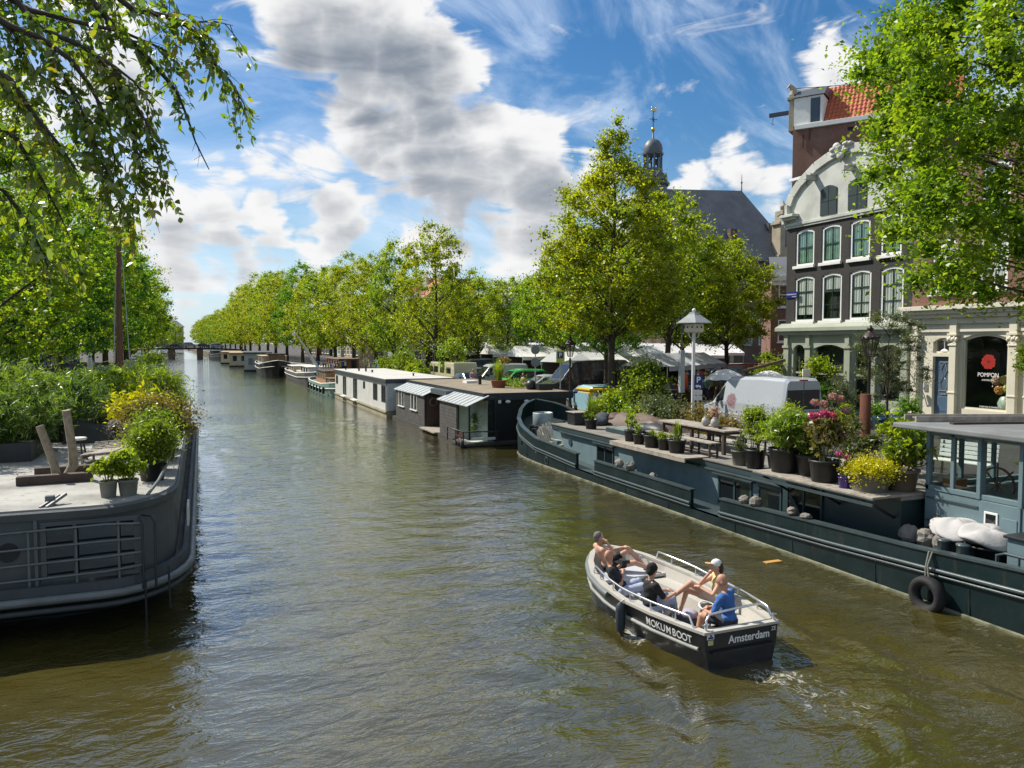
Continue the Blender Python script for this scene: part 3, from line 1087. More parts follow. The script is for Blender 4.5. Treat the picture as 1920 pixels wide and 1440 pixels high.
obj('door_grille', MB().box(.13, .16, h[0] + .25, h[1] - .25, 1.5, 1.56).box(.13, .16, h[0] + .25, h[1] - .25, 2.84, 2.9).tube([(.14, h[0] + .4, 1.55), (.14, h[0] + .33, 1.9), (.14, h[0] + .5, 2.2), (.14, h[0] + .36, 2.5), (.14, h[0] + .5, 2.85)], .016, 5).tube([(.14, h[1] - .4, 1.55), (.14, h[1] - .3, 1.9), (.14, h[1] - .48, 2.2), (.14, h[1] - .34, 2.5), (.14, h[1] - .5, 2.85)], .016, 5), M_['steel'], dr, local=True)
obj('door_panel', MB().box(.14, .16, h[0] + .18, h[1] - .18, .55, 1.25), M_['bluedoor'], dr, local=True, bev=.012)
obj('letter_plate', MB().box(.13, .16, h[0] + .36, h[1] - .36, 1.33, 1.4), M_['steel'], dr, local=True)
obj('step', MB().box(-.55, .1, h[0] - .15, h[1] + .15, 0, .28), M_['cope'], sh, local=True, bev=.015)
h = hs[1]
tw = obj('window', MB().box(.1, .18, h[0], h[0] + .09, h[2], h[3] - .1).box(.1, .18, h[1] - .09, h[1], h[2], h[3] - .1).box(.1, .18, h[0] + .09, h[1] - .09, h[2], h[2] + .08), M_['shop'], sh, local=True)
ym = (h[0] + h[1]) / 2
obj('pane', MB().box(.14, .146, h[0] + .09, h[1] - .09, h[2] + .08, h[3]), M_['glass'], tw, local=True)
obj('fanlight_lamp', MB().tube([(.12, ym, 3.4), (.12, ym, 3.85)], .018, 6).lathe([(.22, 0), (.16, .06), (.05, .12)], (.12, ym, 3.36), 10, sx=.3).ball((.12, ym, 3.88), (.06, .14, .05), 8, 6), M_['white'], tw, local=True)
h = hs[2]
for h in hs[2:]:
    o_, i_ = arch_pts(h[0], h[1], h[3], .22), arch_pts(h[0] + .1, h[1] - .1, h[3] - .1, .2)
    F = MB().box(.08, .18, h[0], h[0] + .1, h[2], h[3] - .22).box(.08, .18, h[1] - .1, h[1], h[2], h[3] - .22).box(.08, .18, h[0] + .1, h[1] - .1, h[2], h[2] + .08)
    for k in range(len(o_) - 1):
        F.prism([o_[k], o_[k + 1], i_[k + 1], i_[k]], 'x', .08, .18)
    dw = obj('display_window', F, M_['shop'], sh, local=True)
    obj('pane', MB().prism([(h[0] + .1, h[2] + .08), (h[1] - .1, h[2] + .08)] + i_[::-1], 'x', .12, .128), M_['shopglass'], dw, local=True)
    if h is hs[2]:
        BM = BASE[sh]
        yc = 23.42 - Y0
        text_obj('lettering', 'POMPON', .255, M_['letter'], dw, BM @ frame_mat((.114, yc, 2.34), (0, -1, 0), (0, 0, 1)), .001, .92)
        text_obj('lettering', 'AMSTERDAM', .10, M_['letter'], dw, BM @ frame_mat((.114, yc, 2.11), (0, -1, 0), (0, 0, 1)), .001)
        text_obj('lettering', 'FOREVER FLOWERS', .10, M_['letter'], dw, BM @ frame_mat((.114, yc - .08, .93), (0, -1, 0), (0, 0, 1)), .001)
        rd = MB()
        for k in range(70):
            a, q = k * 2.39996, .31 * math.sqrt(k / 70)
            rd.tube([(.117, yc + math.cos(a) * q, 2.92 + math.sin(a) * q), (.113, yc + math.cos(a) * q, 2.92 + math.sin(a) * q)], .045, 7)
        obj('red_pompon_mark', rd, M_['red'], dw, local=True)
        for y, z in ((23.2, 1.86), (22.98, 1.86), (22.68, 1.86)):
            obj('white_dot', MB().tube([(.117, y - Y0, z), (.113, y - Y0, z)], .025, 8), M_['letter'], dw, local=True)
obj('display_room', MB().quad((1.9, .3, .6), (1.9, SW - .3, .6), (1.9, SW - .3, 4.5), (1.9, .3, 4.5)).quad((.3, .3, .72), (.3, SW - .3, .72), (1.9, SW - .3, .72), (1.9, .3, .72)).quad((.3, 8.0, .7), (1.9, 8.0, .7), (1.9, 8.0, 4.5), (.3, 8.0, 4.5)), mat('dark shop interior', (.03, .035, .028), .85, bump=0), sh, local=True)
obj('bell_panel', MB().box(-.03, 0, 26.3 - Y0, 26.5 - Y0, 1.45, 1.8), M_['steel'], sh, local=True)
br = MB()
br.tube([(-.2, 10.28, 2.45), (-.5, 10.3, 2.5), (-.75, 10.36, 2.45), (-.9, 10.4, 2.3), (-1.0, 10.45, 2.5), (-1.1, 10.48, 2.72)], .028, 6)
br.lathe([(.05, 0), (.11, .08), (.15, .24), (.03, .3)], (-1.1, 10.48, 2.7), 8)
obj('wall_lamp', br, M_['black'], sh, local=True)
# vase of flowers in the display window
vs = thing('flower_vase', 'white painted vase of big round paper flowers inside the shop window', 'vase', (32.6, 22.95, GZ + .73))
obj('vase_body', MB().lathe([(.14, 0), (.3, .14), (.36, .36), (.28, .58), (.2, .68)], n=18), mat('painted porcelain', (.62, .64, .56), .25, var=.6, vs=9, col2=(.2, .3, .2), bump=0), vs, local=True)
for k, (y, z, c) in enumerate(((-.1, 1.05, 'a'), (.3, .95, 'b'), (-.35, 1.3, 'a'), (.05, 1.4, 'c'), (.45, 1.35, 'd'), (-.38, .92, 'a'))):
    col = {'a': (.5, .55, .08), 'b': (.62, .28, .08), 'c': (.5, .4, .14), 'd': (.45, .28, .2)}[c]
    fl = MB()
    for j in range(40):
        ph = math.acos(1 - 2 * (j + .5) / 40)
        a = j * 2.39996
        n_ = Vector((math.sin(ph) * math.cos(a), math.sin(ph) * math.sin(a), math.cos(ph)))
        fl.ball(n_ * .17, .055, 6, 4)
    obj('flower_head', fl, mat('paper flower ' + c, col, .8, bump=.1), vs, local=True).location = (-.05, y, z)

# --- tall red brick house behind, turned towards the market
rh = thing('red_brick_house', 'tall red brick house rising behind the white gable, with orange tiled roof', 'house', (43.67, 34.26, GZ + 1.1), rad(34.5))
RL = 10.0
b_ = MB().quad((0, RL, -1.1), (0, 0, -1.1), (0, 0, 17.25), (0, RL, 17.25)).quad((9, RL, -1.1), (0, RL, -1.1), (0, RL, 17.3), (9, RL, 17.3)).quad((0, 0, -1.1), (9, 0, -1.1), (9, 0, 17.3), (0, 0, 17.3))
obj('wall', b_, M_['redbrick'], rh, local=True)
obj('gutter', MB().box(-.22, .05, 0, RL - .15, 17.2, 17.5), M_['white'], rh, local=True, bev=.02)
obj('air_brick', MB().box(-.02, .01, 6.15, 6.5, 16.7, 16.92), M_['dark'], rh, local=True)
for y, z in ((9.3, 13.6), (9.3, 16.4), (8.9, 16.9)):
    obj('wall_anchor', MB().bar((-.04, y, z - .45), (-.04, y, z + .45), .06, .04), M_['black'], rh, local=True)
pl = MB().box(0, 1.6, RL - .02, RL + .32, 17.2, 18.4).box(.0, .9, RL - .02, RL + .3, 18.4, 19.7).box(-.12, 1.0, RL - .12, RL + .42, 19.3, 19.5)
pl.tube([(.3, RL + .1, 19.7), (.28, RL + .1, 20.1), (.1, RL + .3, 20.35), (.2, RL + .5, 20.2)], [.3, .22, .14, .05], 8)
obj('gable_parapet', pl, M_['sand'], rh, local=True, bev=.02)
hb = obj('hoist_beam', MB().bar((.5, RL + .2, 18.62), (.5, RL + 1.75, 18.62), .2, .26), mat('blue grey beam', (.03, .045, .075), .5), rh, local=True)
obj('hook', MB().tube([(.5, RL + 1.5, 18.5), (.5, RL + 1.5, 18.2), (.5, RL + 1.6, 18.05), (.5, RL + 1.5, 17.93), (.5, RL + 1.4, 18.05)], .022, 5), M_['black'], hb, local=True)
pitch = math.atan2(2.9, 2.2)
ct, st_ = math.cos(pitch), math.sin(pitch)
obj('roof_underlay', MB().quad((0, RL, 17.46), (0, 0, 17.46), (2.2, 0, 20.36), (2.2, RL, 20.36)).quad((2.2, RL, 20.36), (2.2, 0, 20.36), (4.4, 0, 17.46), (4.4, RL, 17.46)), M_['tile'], rh, local=True)
tm = MB()
tw_, tl = .27, .42
secs = []
for (l, dz) in ((0, .055), (tl, .015)):
    secs.append([(0, u * tw_, l, dz + .035 * math.sin(u * 6.28) + .012) for u in (0, .25, .5, .75, 1)])
vv = []
for sct in secs:
    for (_, u, l, dz) in sct:
        vv.append((l * ct - dz * st_, u, l * st_ + dz * ct))
n_ = 5
ff = [(k, k + 1, n_ + k + 1, n_ + k) for k in range(4)]
lo = [(-.0 - (-.01) * st_ + 0, v[1], v[2] - .03) for v in vv[:5]]
tm.add(vv + [(v[0] + .015, v[1], v[2] - .035) for v in vv[:5]], [tuple(reversed(q)) for q in ff] + [(10 + k, 10 + k + 1, k + 1, k) for k in range(4)], False)
tme = mesh_from('roof_tile', tm, M_['tile'])
for r in range(9):
    for c in range(19):
        y = 7.95 - c * tw_ - tw_
        if y < 2.9:
            continue
        o = obj('roof_tile', tme, None, rh)
        l = r * .395
        o.location = (l * ct - RND.uniform(0, .012), y + RND.uniform(-.006, .006), 17.48 + l * st_ + RND.uniform(0, .01))
        o.rotation_euler = (RND.uniform(-.015, .015), 0, RND.uniform(-.015, .015))
dm = obj('dormer', MB().box(-.05, 2.4, 8.05, RL - .05, 17.5, 19.35), M_['white'], rh, local=True)
obj('dormer_roof', MB().add([(-.2, 7.95, 19.36), (-.2, RL, 19.36), (2.2, RL, 19.36), (2.2, 7.95, 19.36), (.5, 7.95, 19.98), (.5, RL, 19.98), (2.2, 7.95, 20.2), (2.2, RL, 20.2)], [(0, 1, 5, 4), (4, 5, 7, 6), (0, 4, 6, 3), (1, 2, 7, 5)]), M_['lead'], dm, local=True)
obj('pane', MB().box(-.07, -.052, 8.25, 8.85, 17.6, 19.2), M_['dull'], dm, local=True)
obj('glazing_bar', MB().box(-.09, -.07, 8.1, 8.22, 17.55, 19.3).box(-.09, -.07, 8.88, 9.0, 17.55, 19.3), M_['white'], dm, local=True)
obj('roof_railing', MB().tube([(.35, RL, 20.15), (1.6, RL - 2.1, 20.28), (2.2, RL - 2.9, 20.4)], .025, 5).tube([(.35, RL, 19.6), (1.6, RL - 2.1, 20.28)], .02, 5).tube([(.35, RL, 20.0), (1.6, RL - 2.1, 20.3)], .02, 5), M_['black'], rh, local=True)

# --- narrow brick corner house seen edge on, with white bands
ch = thing('corner_house', 'narrow red brick stepped house edge with white stone bands left of the black house', 'house', (33.0, 36.2, GZ))
obj('wall', MB().box(0, 1.0, -.05, .75, 0, 12.4).box(0.1, .9, .05, .62, 12.4, 13.4), M_['redbrick'], ch, local=True)
bd = MB()
for z in (3.2, 4.6, 8.1, 9.4, 11.1, 12.35, 13.4):
    bd.box(-.07, 1.07, -.1, .86, z, z + .16)
obj('stone_bands', bd, M_['white'], ch, local=True, bev=.01)
obj('lamp_bracket', MB().tube([(.1, .8, 11.55), (.0, 1.6, 11.6), (.0, 1.9, 11.5)], .03, 5).tube([(.1, .8, 10.9), (0, 1.3, 11.4), (0, 1.5, 11.58)], .022, 5), M_['black'], ch, local=True)

# --- church
cz = thing('church', 'old church with grey slate roof and a dark open belfry turret', 'church', (58.05, 92, GZ))
tw0 = MB()
oct_ = math.pi / 8
tw0.lathe([(2.0, 18), (2.0, 25.2), (2.35, 25.4), (2.4, 25.7), (1.9, 25.8), (1.7, 26.9), (1.3, 27.0)], n=8, smooth=False, ph=oct_)
tw0.lathe([(1.38, 27.0), (1.38, 27.6), (1.25, 27.62)], n=8, smooth=False, ph=oct_)
tw0.lathe([(1.2, 29.4), (1.45, 29.5), (1.5, 29.75), (1.3, 29.8)], n=8, smooth=False, ph=oct_)
turret = obj('belfry_turret', tw0, M_['lead'], cz, local=True)
cols = MB()
for k in range(8):
    a = oct_ + k * math.pi / 4
    cols.tube([(1.18 * math.cos(a), 1.18 * math.sin(a), 27.6), (1.18 * math.cos(a), 1.18 * math.sin(a), 29.45)], .15, 6)
obj('belfry_columns', cols, M_['lead'], turret, local=True)
obj('bells', MB().lathe([(.34, 28.2), (.3, 28.35), (.2, 28.7), (.16, 28.95), (.05, 29.0)], (.35, -.2, 0), 10).lathe([(.3, 28.4), (.26, 28.5), (.16, 28.85), (.05, 29.05)], (-.45, -.1, 0), 10), M_['black'], turret, local=True)
obj('dome', MB().lathe([(1.3, 29.8), (1.34, 30.3), (1.2, 30.9), (.85, 31.4), (.4, 31.65), (.12, 31.75), (.08, 33.0)], n=16), M_['lead'], turret, local=True)
obj('weather_vane', MB().ball((0, 0, 33.0), .3, 10, 8).ball((.1, 0, 35.55), (.38, .08, .22), 10, 6).ball((-.2, 0, 35.85), (.12, .06, .2), 8, 6).ball((.42, 0, 35.8), (.12, .05, .25), 8, 6), M_['gold'], turret, local=True)
obj('iron_cross', MB().tube([(0, 0, 33), (0, 0, 35.4)], .06, 6).tube([(-.62, 0, 34.35), (.62, 0, 34.35)], .05, 6).tube([(-.25, 0, 34.0), (0, 0, 34.35), (.25, 0, 34.0)], .04, 5).tube([(-.25, 0, 34.7), (0, 0, 34.35), (.25, 0, 34.7)], .04, 5), M_['black'], turret, local=True)
bd = MB()
for k in range(8):
    a = k * math.pi / 4
    bd.prism([(-.7, 25.9), (.7, 25.9), (.62, 26.5), (.3, 26.85), (0, 26.95), (-.3, 26.85), (-.62, 26.5)], 'y', -1.9, -1.5)
    bd.v[-14:] = [tuple(Matrix.Rotation(a, 3, 'Z') @ Vector(p)) for p in bd.v[-14:]]
obj('clock_dormers', bd, M_['lead'], turret, local=True)
obj('wall', MB().box(0, 22, -3.5, 9.6, 0, 15.4), M_['brownbrick'], cz, local=True)
rf = MB()
rf.add([(-1, -4, 15.3), (23, -4, 15.3), (17.4, 3, 26.5), (1, 3, 25.6), (23, 10, 15.3), (-1, 10, 15.3)], [(0, 1, 2, 3), (1, 4, 2), (3, 2, 4, 5), (0, 3, 5)])
obj('roof', rf, M_['slate'], cz, local=True)
obj('ridge_spike', MB().tube([(17.4, 3, 26.4), (17.4, 3, 28.9)], [.1, .03], 6).ball((17.4, 3, 27.7), .16, 8, 6), M_['lead'], cz, local=True)
obj('roof_dormer', MB().box(19.0, 20.4, -1.2, 1, 18.5, 21.2), M_['lead'], cz, local=True)
obj('chimney', MB().box(11.2, 12.3, -2.6, -1.8, 17.0, 19.8), M_['brownbrick'], cz, local=True)
gs = MB().box(20.0, 22.4, 2.6, 4.4, 0, 21.2).box(20.4, 22.0, 2.7, 4.3, 21.2, 22.6).box(19.7, 22.7, 2.5, 4.4, 20.6, 20.9).box(19.7, 22.7, 2.5, 4.4, 16.0, 16.3)
gs.lathe([(.25, 22.6), (.45, 22.9), (.5, 23.3), (.2, 23.7), (.08, 24.1)], (21.2, 3.5, 0), 8)
gs.v = [(p[0] - 1.5, p[1] - 6.9, p[2]) for p in gs.v]
gb_ = obj('sandstone_gable', gs, M_['sand'], cz, local=True, bev=.03)
obj('gable_window', MB().box(19.4, 20.2, -4.36, -4.3, 17.4, 20.0), M_['dull'], gb_, local=True)
pf = MB()
for x in (2, 5.2, 13.5, 16.5):
    w_ = obj('window', MB().box(x - .9, x + .9, -3.62, -3.5, 3.4, 7.6), M_['white'], cz, local=True)
    yy = -3.66
    for a in range(2):
        for b in range(4):
            obj('pane', MB().box(x - .8 + a * .82, x - .03 + a * .82, yy, yy + .03, 3.5 + b * 1.02, 4.42 + b * 1.02), M_['dull'], w_, local=True)
ap = arch_pts(8.0, 10.4, 5.6, 1.2, 10)
apo = arch_pts(7.4, 11.0, 6.2, 1.6, 10)
pr_ = MB().box(7.4, 8.0, -3.9, -3.51, 0, 4.6).box(10.4, 11.0, -3.9, -3.51, 0, 4.6)
for k in range(10):
    pr_.prism([ap[k], ap[k + 1], apo[k + 1], apo[k]], 'y', -3.9, -3.51)
obj('stone_doorway', pr_, M_['sand'], cz, local=True)
obj('door', MB().box(8, 10.4, -3.58, -3.52, 0, 4.6), M_['darkwood'], cz, local=True)

# --- plain street houses (far banks and round the market)
WIN = {}


def small_window(w, h):
    if (w, h) not in WIN:
        f = MB().box(-.05, .05, 0, .1, 0, h).box(-.05, .05, w - .1, w, 0, h).box(-.05, .05, .1, w - .1, h - .1, h).box(-.05, .05, .1, w - .1, 0, .1)
        f.box(-.04, .04, .1, w - .1, h * .55 - .04, h * .55 + .04).box(-.04, .04, w / 2 - .03, w / 2 + .03, .1, h * .55 - .04).box(-.12, .04, -.08, w + .08, -.14, 0)
        WIN[(w, h)] = (mesh_from('window', f, M_['white']), mesh_from('pane', MB().box(-.01, .01, .1, w - .1, .1, h - .1), M_['dull']))
    return WIN[(w, h)]


HOUSE_MATS = {}


def street_house(label, loc, rz, w, h, floors, cols, wm, gable, depth=9.0, ground=None):
    t = thing('canal_house', label, 'house', loc, rz, 'houses along the quays')
    mb = MB().box(0, depth, 0, w, 0, h)
    obj('wall', mb, wm, t, local=True)
    if gable == 'bell':
        g = [(w - .1, h), (w - .5, h + .9), (w * .72, h + 1.6), (w * .66, h + 3), (w * .5, h + 3.8), (w * .34, h + 3), (w * .28, h + 1.6), (.5, h + .9), (.1, h)]
        obj('gable', MB().prism(g, 'x', 0, .5), wm, t, local=True)
        obj('roof', MB().add([(.5, 0, h), (.5, w, h), (.5, w / 2, h + 3), (depth, 0, h), (depth, w, h), (depth, w / 2, h + 3)], [(0, 2, 5, 3), (1, 4, 5, 2), (3, 5, 4)]), M_['tile'], t, local=True)
    elif gable == 'peak':
        obj('gable', MB().prism([(w, h), (w / 2 + .5, h + 3.6), (w / 2 + .5, h + 4.4), (w / 2 - .5, h + 4.4), (w / 2 - .5, h + 3.6), (0, h)], 'x', 0, .5), wm, t, local=True)
        obj('roof', MB().add([(.5, 0, h), (.5, w, h), (.5, w / 2, h + 3.4), (depth, 0, h), (depth, w, h), (depth, w / 2, h + 3.4)], [(0, 2, 5, 3), (1, 4, 5, 2), (3, 5, 4)]), M_['tile'], t, local=True)
    else:
        obj('cornice', MB().box(-.4, .1, -.05, w + .05, h - .1, h + .35).box(-.2, .1, 0, w, h - .5, h - .1), M_['white'], t, local=True)
        obj('roof', MB().add([(0, 0, h + .3), (0, w, h + .3), (3, w, h + 2.4), (3, 0, h + 2.4), (depth, 0, h + 2.4), (depth, w, h + 2.4)], [(0, 3, 2, 1), (3, 4, 5, 2)]), M_['slate'], t, local=True)
    fh = h / floors
    for f in range(floors):
        for c in range(cols):
            ww, wh = round(w / cols * .52, 1), round(fh * .62, 1)
            fr, pn = small_window(ww, wh)
            o = obj('window', fr, None, t)
            o.location = (-.02, w * (c + .5) / cols - ww / 2, f * fh + fh * .22)
            p = obj('pane', pn, None, o)
    return t


hc = [M_['brownbricky'], M_['redbrick'], M_['blackbrick'], M_['plaster'], M_['tan'], M_['brownbricky']]
y = 84.0
k = 0
for w, h, g in ((8, 12, 'bell'), (7, 13.5, 'flat'), (9, 11.5, 'peak'), (7, 13, 'flat'), (8, 12.5, 'bell'), (10, 13, 'flat'), (8, 12, 'peak'), (9, 13, 'flat'), (9, 12, 'bell'), (12, 13, 'flat')):
    street_house(ORD[k] + ' brick house from the near end behind the left bank trees', (-19 + bend(y), y + w, GZ), math.pi, w, h, 4, 3, hc[(k * 2) % 3 if k else 2], g)
    y += w + .02
    k += 1
y = 128.0
for w, h, g in ((9, 12, 'flat'), (8, 13, 'bell'), (10, 12, 'flat'), (8, 13.5, 'peak'), (12, 12, 'flat'), (9, 13, 'flat'), (12, 12, 'bell'), (14, 13, 'flat'), (14, 12.5, 'flat'), (16, 13, 'flat'), (16, 12, 'bell'), (18, 13, 'flat')):
    street_house(ORD[k - 10] + ' canal house from the near end behind the right bank trees', (41 + bend(y), y, GZ), 0, w, h, 4, 3, hc[(k * 5 + 3) % 6], g)
    y += w + .02
    k += 1
x = 24.0
for w, h, g, mi, lab in ((9, 9, 'flat', 4, 'low tan stucco house behind the white market canopies'), (8, 11, 'peak', 1, 'dark brick house with a pointed gable showing over the square trees'),
                         (10, 9.5, 'flat', 4, 'tan fronted house with tall windows behind the market stalls'), (9, 10, 'flat', 0, 'brown brick house at the far side of the market square'), (9, 8, 'flat', 4, 'pale tan house beside the church end of the market')):
    wm = {1: M_['brownbrick'], 4: M_['tan'], 0: M_['brownbrick']}[mi]
    street_house(lab, (x + w, 118, GZ), math.pi / 2, w, h, 3, 3, wm, g)
    x += w + .03
street_house('red brick house with small white windows between church and black house', (55, 52, GZ), rad(55), 8, 9.5, 3, 3, M_['redbrick'], 'flat')
bs = thing('tower', 'distant bluish church tower peeping over the left trees', 'tower', (-24.6, 300, GZ))
obj('tower_stages', MB().lathe([(2.6, 0), (2.6, 26), (2.2, 26.2), (2.2, 31), (1.8, 31.2), (1.8, 35)], n=4, smooth=False, ph=math.pi / 4), mat('stone tinted haze blue', (.3, .4, .52), .8), bs, local=True)  # blue of the distance haze is painted into the stone colour
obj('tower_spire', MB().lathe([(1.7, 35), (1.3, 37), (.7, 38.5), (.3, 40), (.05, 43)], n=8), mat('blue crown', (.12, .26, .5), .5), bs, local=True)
fb = thing('far_building', 'grey hip roofed building closing the canal view beyond the bridge', 'building', (-25, 560, GZ))
obj('wall', MB().box(0, 14, 0, 10, 0, 14.5), M_['tan'], fb, local=True)
obj('roof', MB().add([(-1, -1, 14.5), (15, -1, 14.5), (15, 11, 14.5), (-1, 11, 14.5), (5, 5, 18.8), (10, 5, 18.8)], [(0, 1, 5, 4), (1, 2, 5), (2, 3, 4, 5), (3, 0, 4)]), M_['slate'], fb, local=True)
# ------------------------------------------------------------------ trees
CF = Vector((math.sin(rad(22)) * math.cos(.05342), math.cos(rad(22)) * math.cos(.05342), -math.sin(.05342)))
CR = Vector((math.cos(rad(22)), -math.sin(rad(22)), 0))
CU = CR.cross(CF)


def at(px, py, d):
    """the place seen at photo pixel (px, py), d metres away along the view"""
    return Vector((0, 0, EYE)) + (CF * 1440 + CR * (px - 960) - CU * (py - 720)) * (d / 1440)


def on_x(px, py, x):
    v = at(px, py, 1) - Vector((0, 0, EYE))
    return Vector((0, 0, EYE)) + v * (x / v.x)


def on_z(px, py, z):
    v = at(px, py, 1) - Vector((0, 0, EYE))
    return Vector((0, 0, EYE)) + v * ((z - EYE) / v.z)


PROF = [(2.9, 2.2), (3.8, 3.6), (5.6, 4.7), (8, 4.9), (10.2, 4.3), (12.4, 3.1), (14.0, 1.9), (15.2, .7)]
PROFW = [(3.0, 2.6), (4.2, 4.3), (6.6, 5.5), (9.5, 5.7), (12.3, 4.8), (14.5, 3.2), (16, 1.3)]
PROFN = [(3.0, 1.2), (4.2, 2.3), (6.0, 2.9), (8, 2.6), (9.6, 1.7), (10.8, .6)]
CK = dict(cl=(.55, 1.05), limbs=30)
tA = make_tree(1, 15.2, .26, PROF, 230, 120, .21, L_lime, **CK)
tB = make_tree(2, 15.2, .28, PROF, 230, 120, .21, L_elm, lop=(.6, .2), **CK)
tC = make_tree(3, 16.2, .33, PROFW, 280, 115, .22, L_lime, lop=(-.5, .4), **CK)
tD = make_tree(4, 16.2, .34, PROFW, 280, 115, .22, L_olive, **CK)
PROFM = [(4.5, 2.0), (5.4, 3.6), (7.2, 4.6), (9.2, 4.7), (11.2, 3.9), (13, 2.6), (14.6, 1.0)]
tH = make_tree(8, 14.6, .26, PROFM, 230, 150, .2, L_deep, **CK)
tI = make_tree(9, 14.6, .26, PROFM, 230, 150, .2, L_olive, **CK)
tJ = make_tree(10, 14.6, .26, PROFM, 230, 150, .2, L_elm, lop=(.5, .3), **CK)
tE = make_tree(5, 10.8, .17, PROFN, 150, 120, .19, L_olive, **CK)
tF = make_tree(6, 15.2, .28, PROF, 230, 120, .21, L_deep, **CK)
tG = make_tree(7, 16.2, .33, PROFW, 280, 115, .22, L_elm, **CK)
# the tall tree on the quay edge that stands above all the others
tBig = make_tree(21, 17.8, .24, [(4.6, 1.2), (5.4, 3.0), (6.6, 3.9), (8.2, 4.2), (9.8, 3.9), (11.4, 3.3), (12.8, 2.6), (13.8, 1.75), (14.5, .95), (15.5, .8), (16.3, .75), (16.9, .4)], 330, 210, .17, L_lime, (.5, .95), limbs=60, lop=(.1, -.1), up=.5)
place_tree(tBig, 'elm_tree', 'tallest green tree on the quay edge, its tip above the church roof', (20.6, 36.6, GZ), 0, .915)
mk = [('elm_tree', tH, 'dark leaved square tree just left of the tallest quay tree', 23.4, 42.2, .74, 2.0),
      ('elm_tree', tI, 'broad yellowish tree right of the tallest quay tree, before the church roof', 31.2, 47.2, .98, .4),
      ('elm_tree', tI, 'yellow green tree beside the black house, rightmost of the square trees', 38.2, 49.6, .8, 3.1),
      ('elm_tree', tJ, 'green tree in front of the stone church doorway', 34.8, 50.6, .84, 1.0),
      ('elm_tree', tI, 'yellowing tree deep in the square under the belfry', 33.0, 60, .9, 4.0),
      ('elm_tree', tJ, 'leafy green tree over the middle of the market canopies', 27.6, 57.2, .82, 5.2),
      ('elm_tree', tH, 'shady green tree by the round traffic signs', 29.2, 64, .72, 1.4),
      ('linden_tree', tE, 'slim olive tree behind the two grey sign discs', 27.7, 69.7, .95, .2),
      ('linden_tree', tE, 'slim brownish tree over the parked green van', 26.8, 75.8, 1.0, 2.2),
      ('linden_tree', tE, 'thin yellowish tree at the left end of the market canopies', 27.0, 86, 1.05, 3.9)]
for nm, pt, lab, x, y, sc, rz in mk:
    place_tree(pt, nm, lab, (x, y, GZ), rz, sc, 'trees on the market square')
rowR = [(70, tA, .98), (85, tB, .93), (98, tC, .98), (111, tA, 1.1), (124, tG, 1.04), (137, tC, 1.08), (152, tF, 1.25), (166, tC, 1.2), (181, tG, 1.2), (196, tC, 1.25), (212, tA, 1.4), (228, tC, 1.25), (246, tG, 1.2), (262, tA, 1.3)]
labR = ['green quay tree standing over the white truck', 'green quay tree above the grey roofed white houseboat', 'wide quay tree behind the teal wheelhouse boat', 'quay tree right of the white slanting mast', 'quay tree directly behind the white slanting mast', 'wide tree behind the cream decked tug']
for i, (y, pt, sc) in enumerate(rowR):
    place_tree(pt, 'elm_tree', labR[i] if i < len(labR) else ORD[i] + ' tree from the near end of the right quay row', (20.4 + bend(y) + RND.uniform(-.5, .5), y, GZ), RND.uniform(0, 6.2), (sc * RND.uniform(.82, .98),) * 2 + (sc * RND.uniform(.9, 1.1),), 'tree row along the right quay')
for y in range(290, 600, 24):
    for s_ in (-1, 1):
        place_tree((tC, tG, tF, tB)[(y // 24 + s_) % 4], 'elm_tree', ORD[(y - 290) // 24] + ' tree beyond the far bridge on the %s bank' % ('left' if s_ < 0 else 'right'), (6.6 + 15.5 * s_ + bend(y) * .82, y, GZ), RND.uniform(0, 6.2), 1.15 + .1 * RND.random(), 'trees beyond the far bridge')
rowL = [(40, tG, .98), (52, tF, 1.0), (64, tB, 1.08), (77, tF, 1.08), (91, tG, 1.0), (106, tF, 1.12), (122, tG, 1.0), (140, tF, 1.12), (160, tC, 1.1), (182, tA, 1.25), (206, tG, 1.15), (232, tC, 1.2), (258, tA, 1.3)]
labL = ['sunlit tree nearest behind the bamboo hedge at left', 'bushy tree left of the brown mast', 'tall tree just left of the mast top', 'dark green tree directly behind the brown mast', 'dark tree right of the brown mast', 'dark green tree leaning over the left bank boats']
for i, (y, pt, sc) in enumerate(rowL):
    place_tree(pt, 'elm_tree', labL[i] if i < len(labL) else ORD[i] + ' tree from the near end of the left quay row', (-9.3 + bend(y) + RND.uniform(-.3, .3), y, GZ), RND.uniform(0, 6.2), sc, 'tree row along the left quay')
place_tree(tF, 'poplar_tree', 'tall grey green tree standing above the far left row near the bridge', (-18.5, 300, GZ), .5, 1.75)
for x, y, s_ in ((-29, 470, 1.0), (-24, 455, .9), (-18, 480, .95), (-13, 460, .85), (-34, 440, 1.2)):
    place_tree(tG, 'elm_tree', ORD[int(-x) // 5 - 2] + ' hazy tree from the right closing the canal view beyond the bridge', (x, y, GZ), x, s_, 'trees beyond the far bridge')
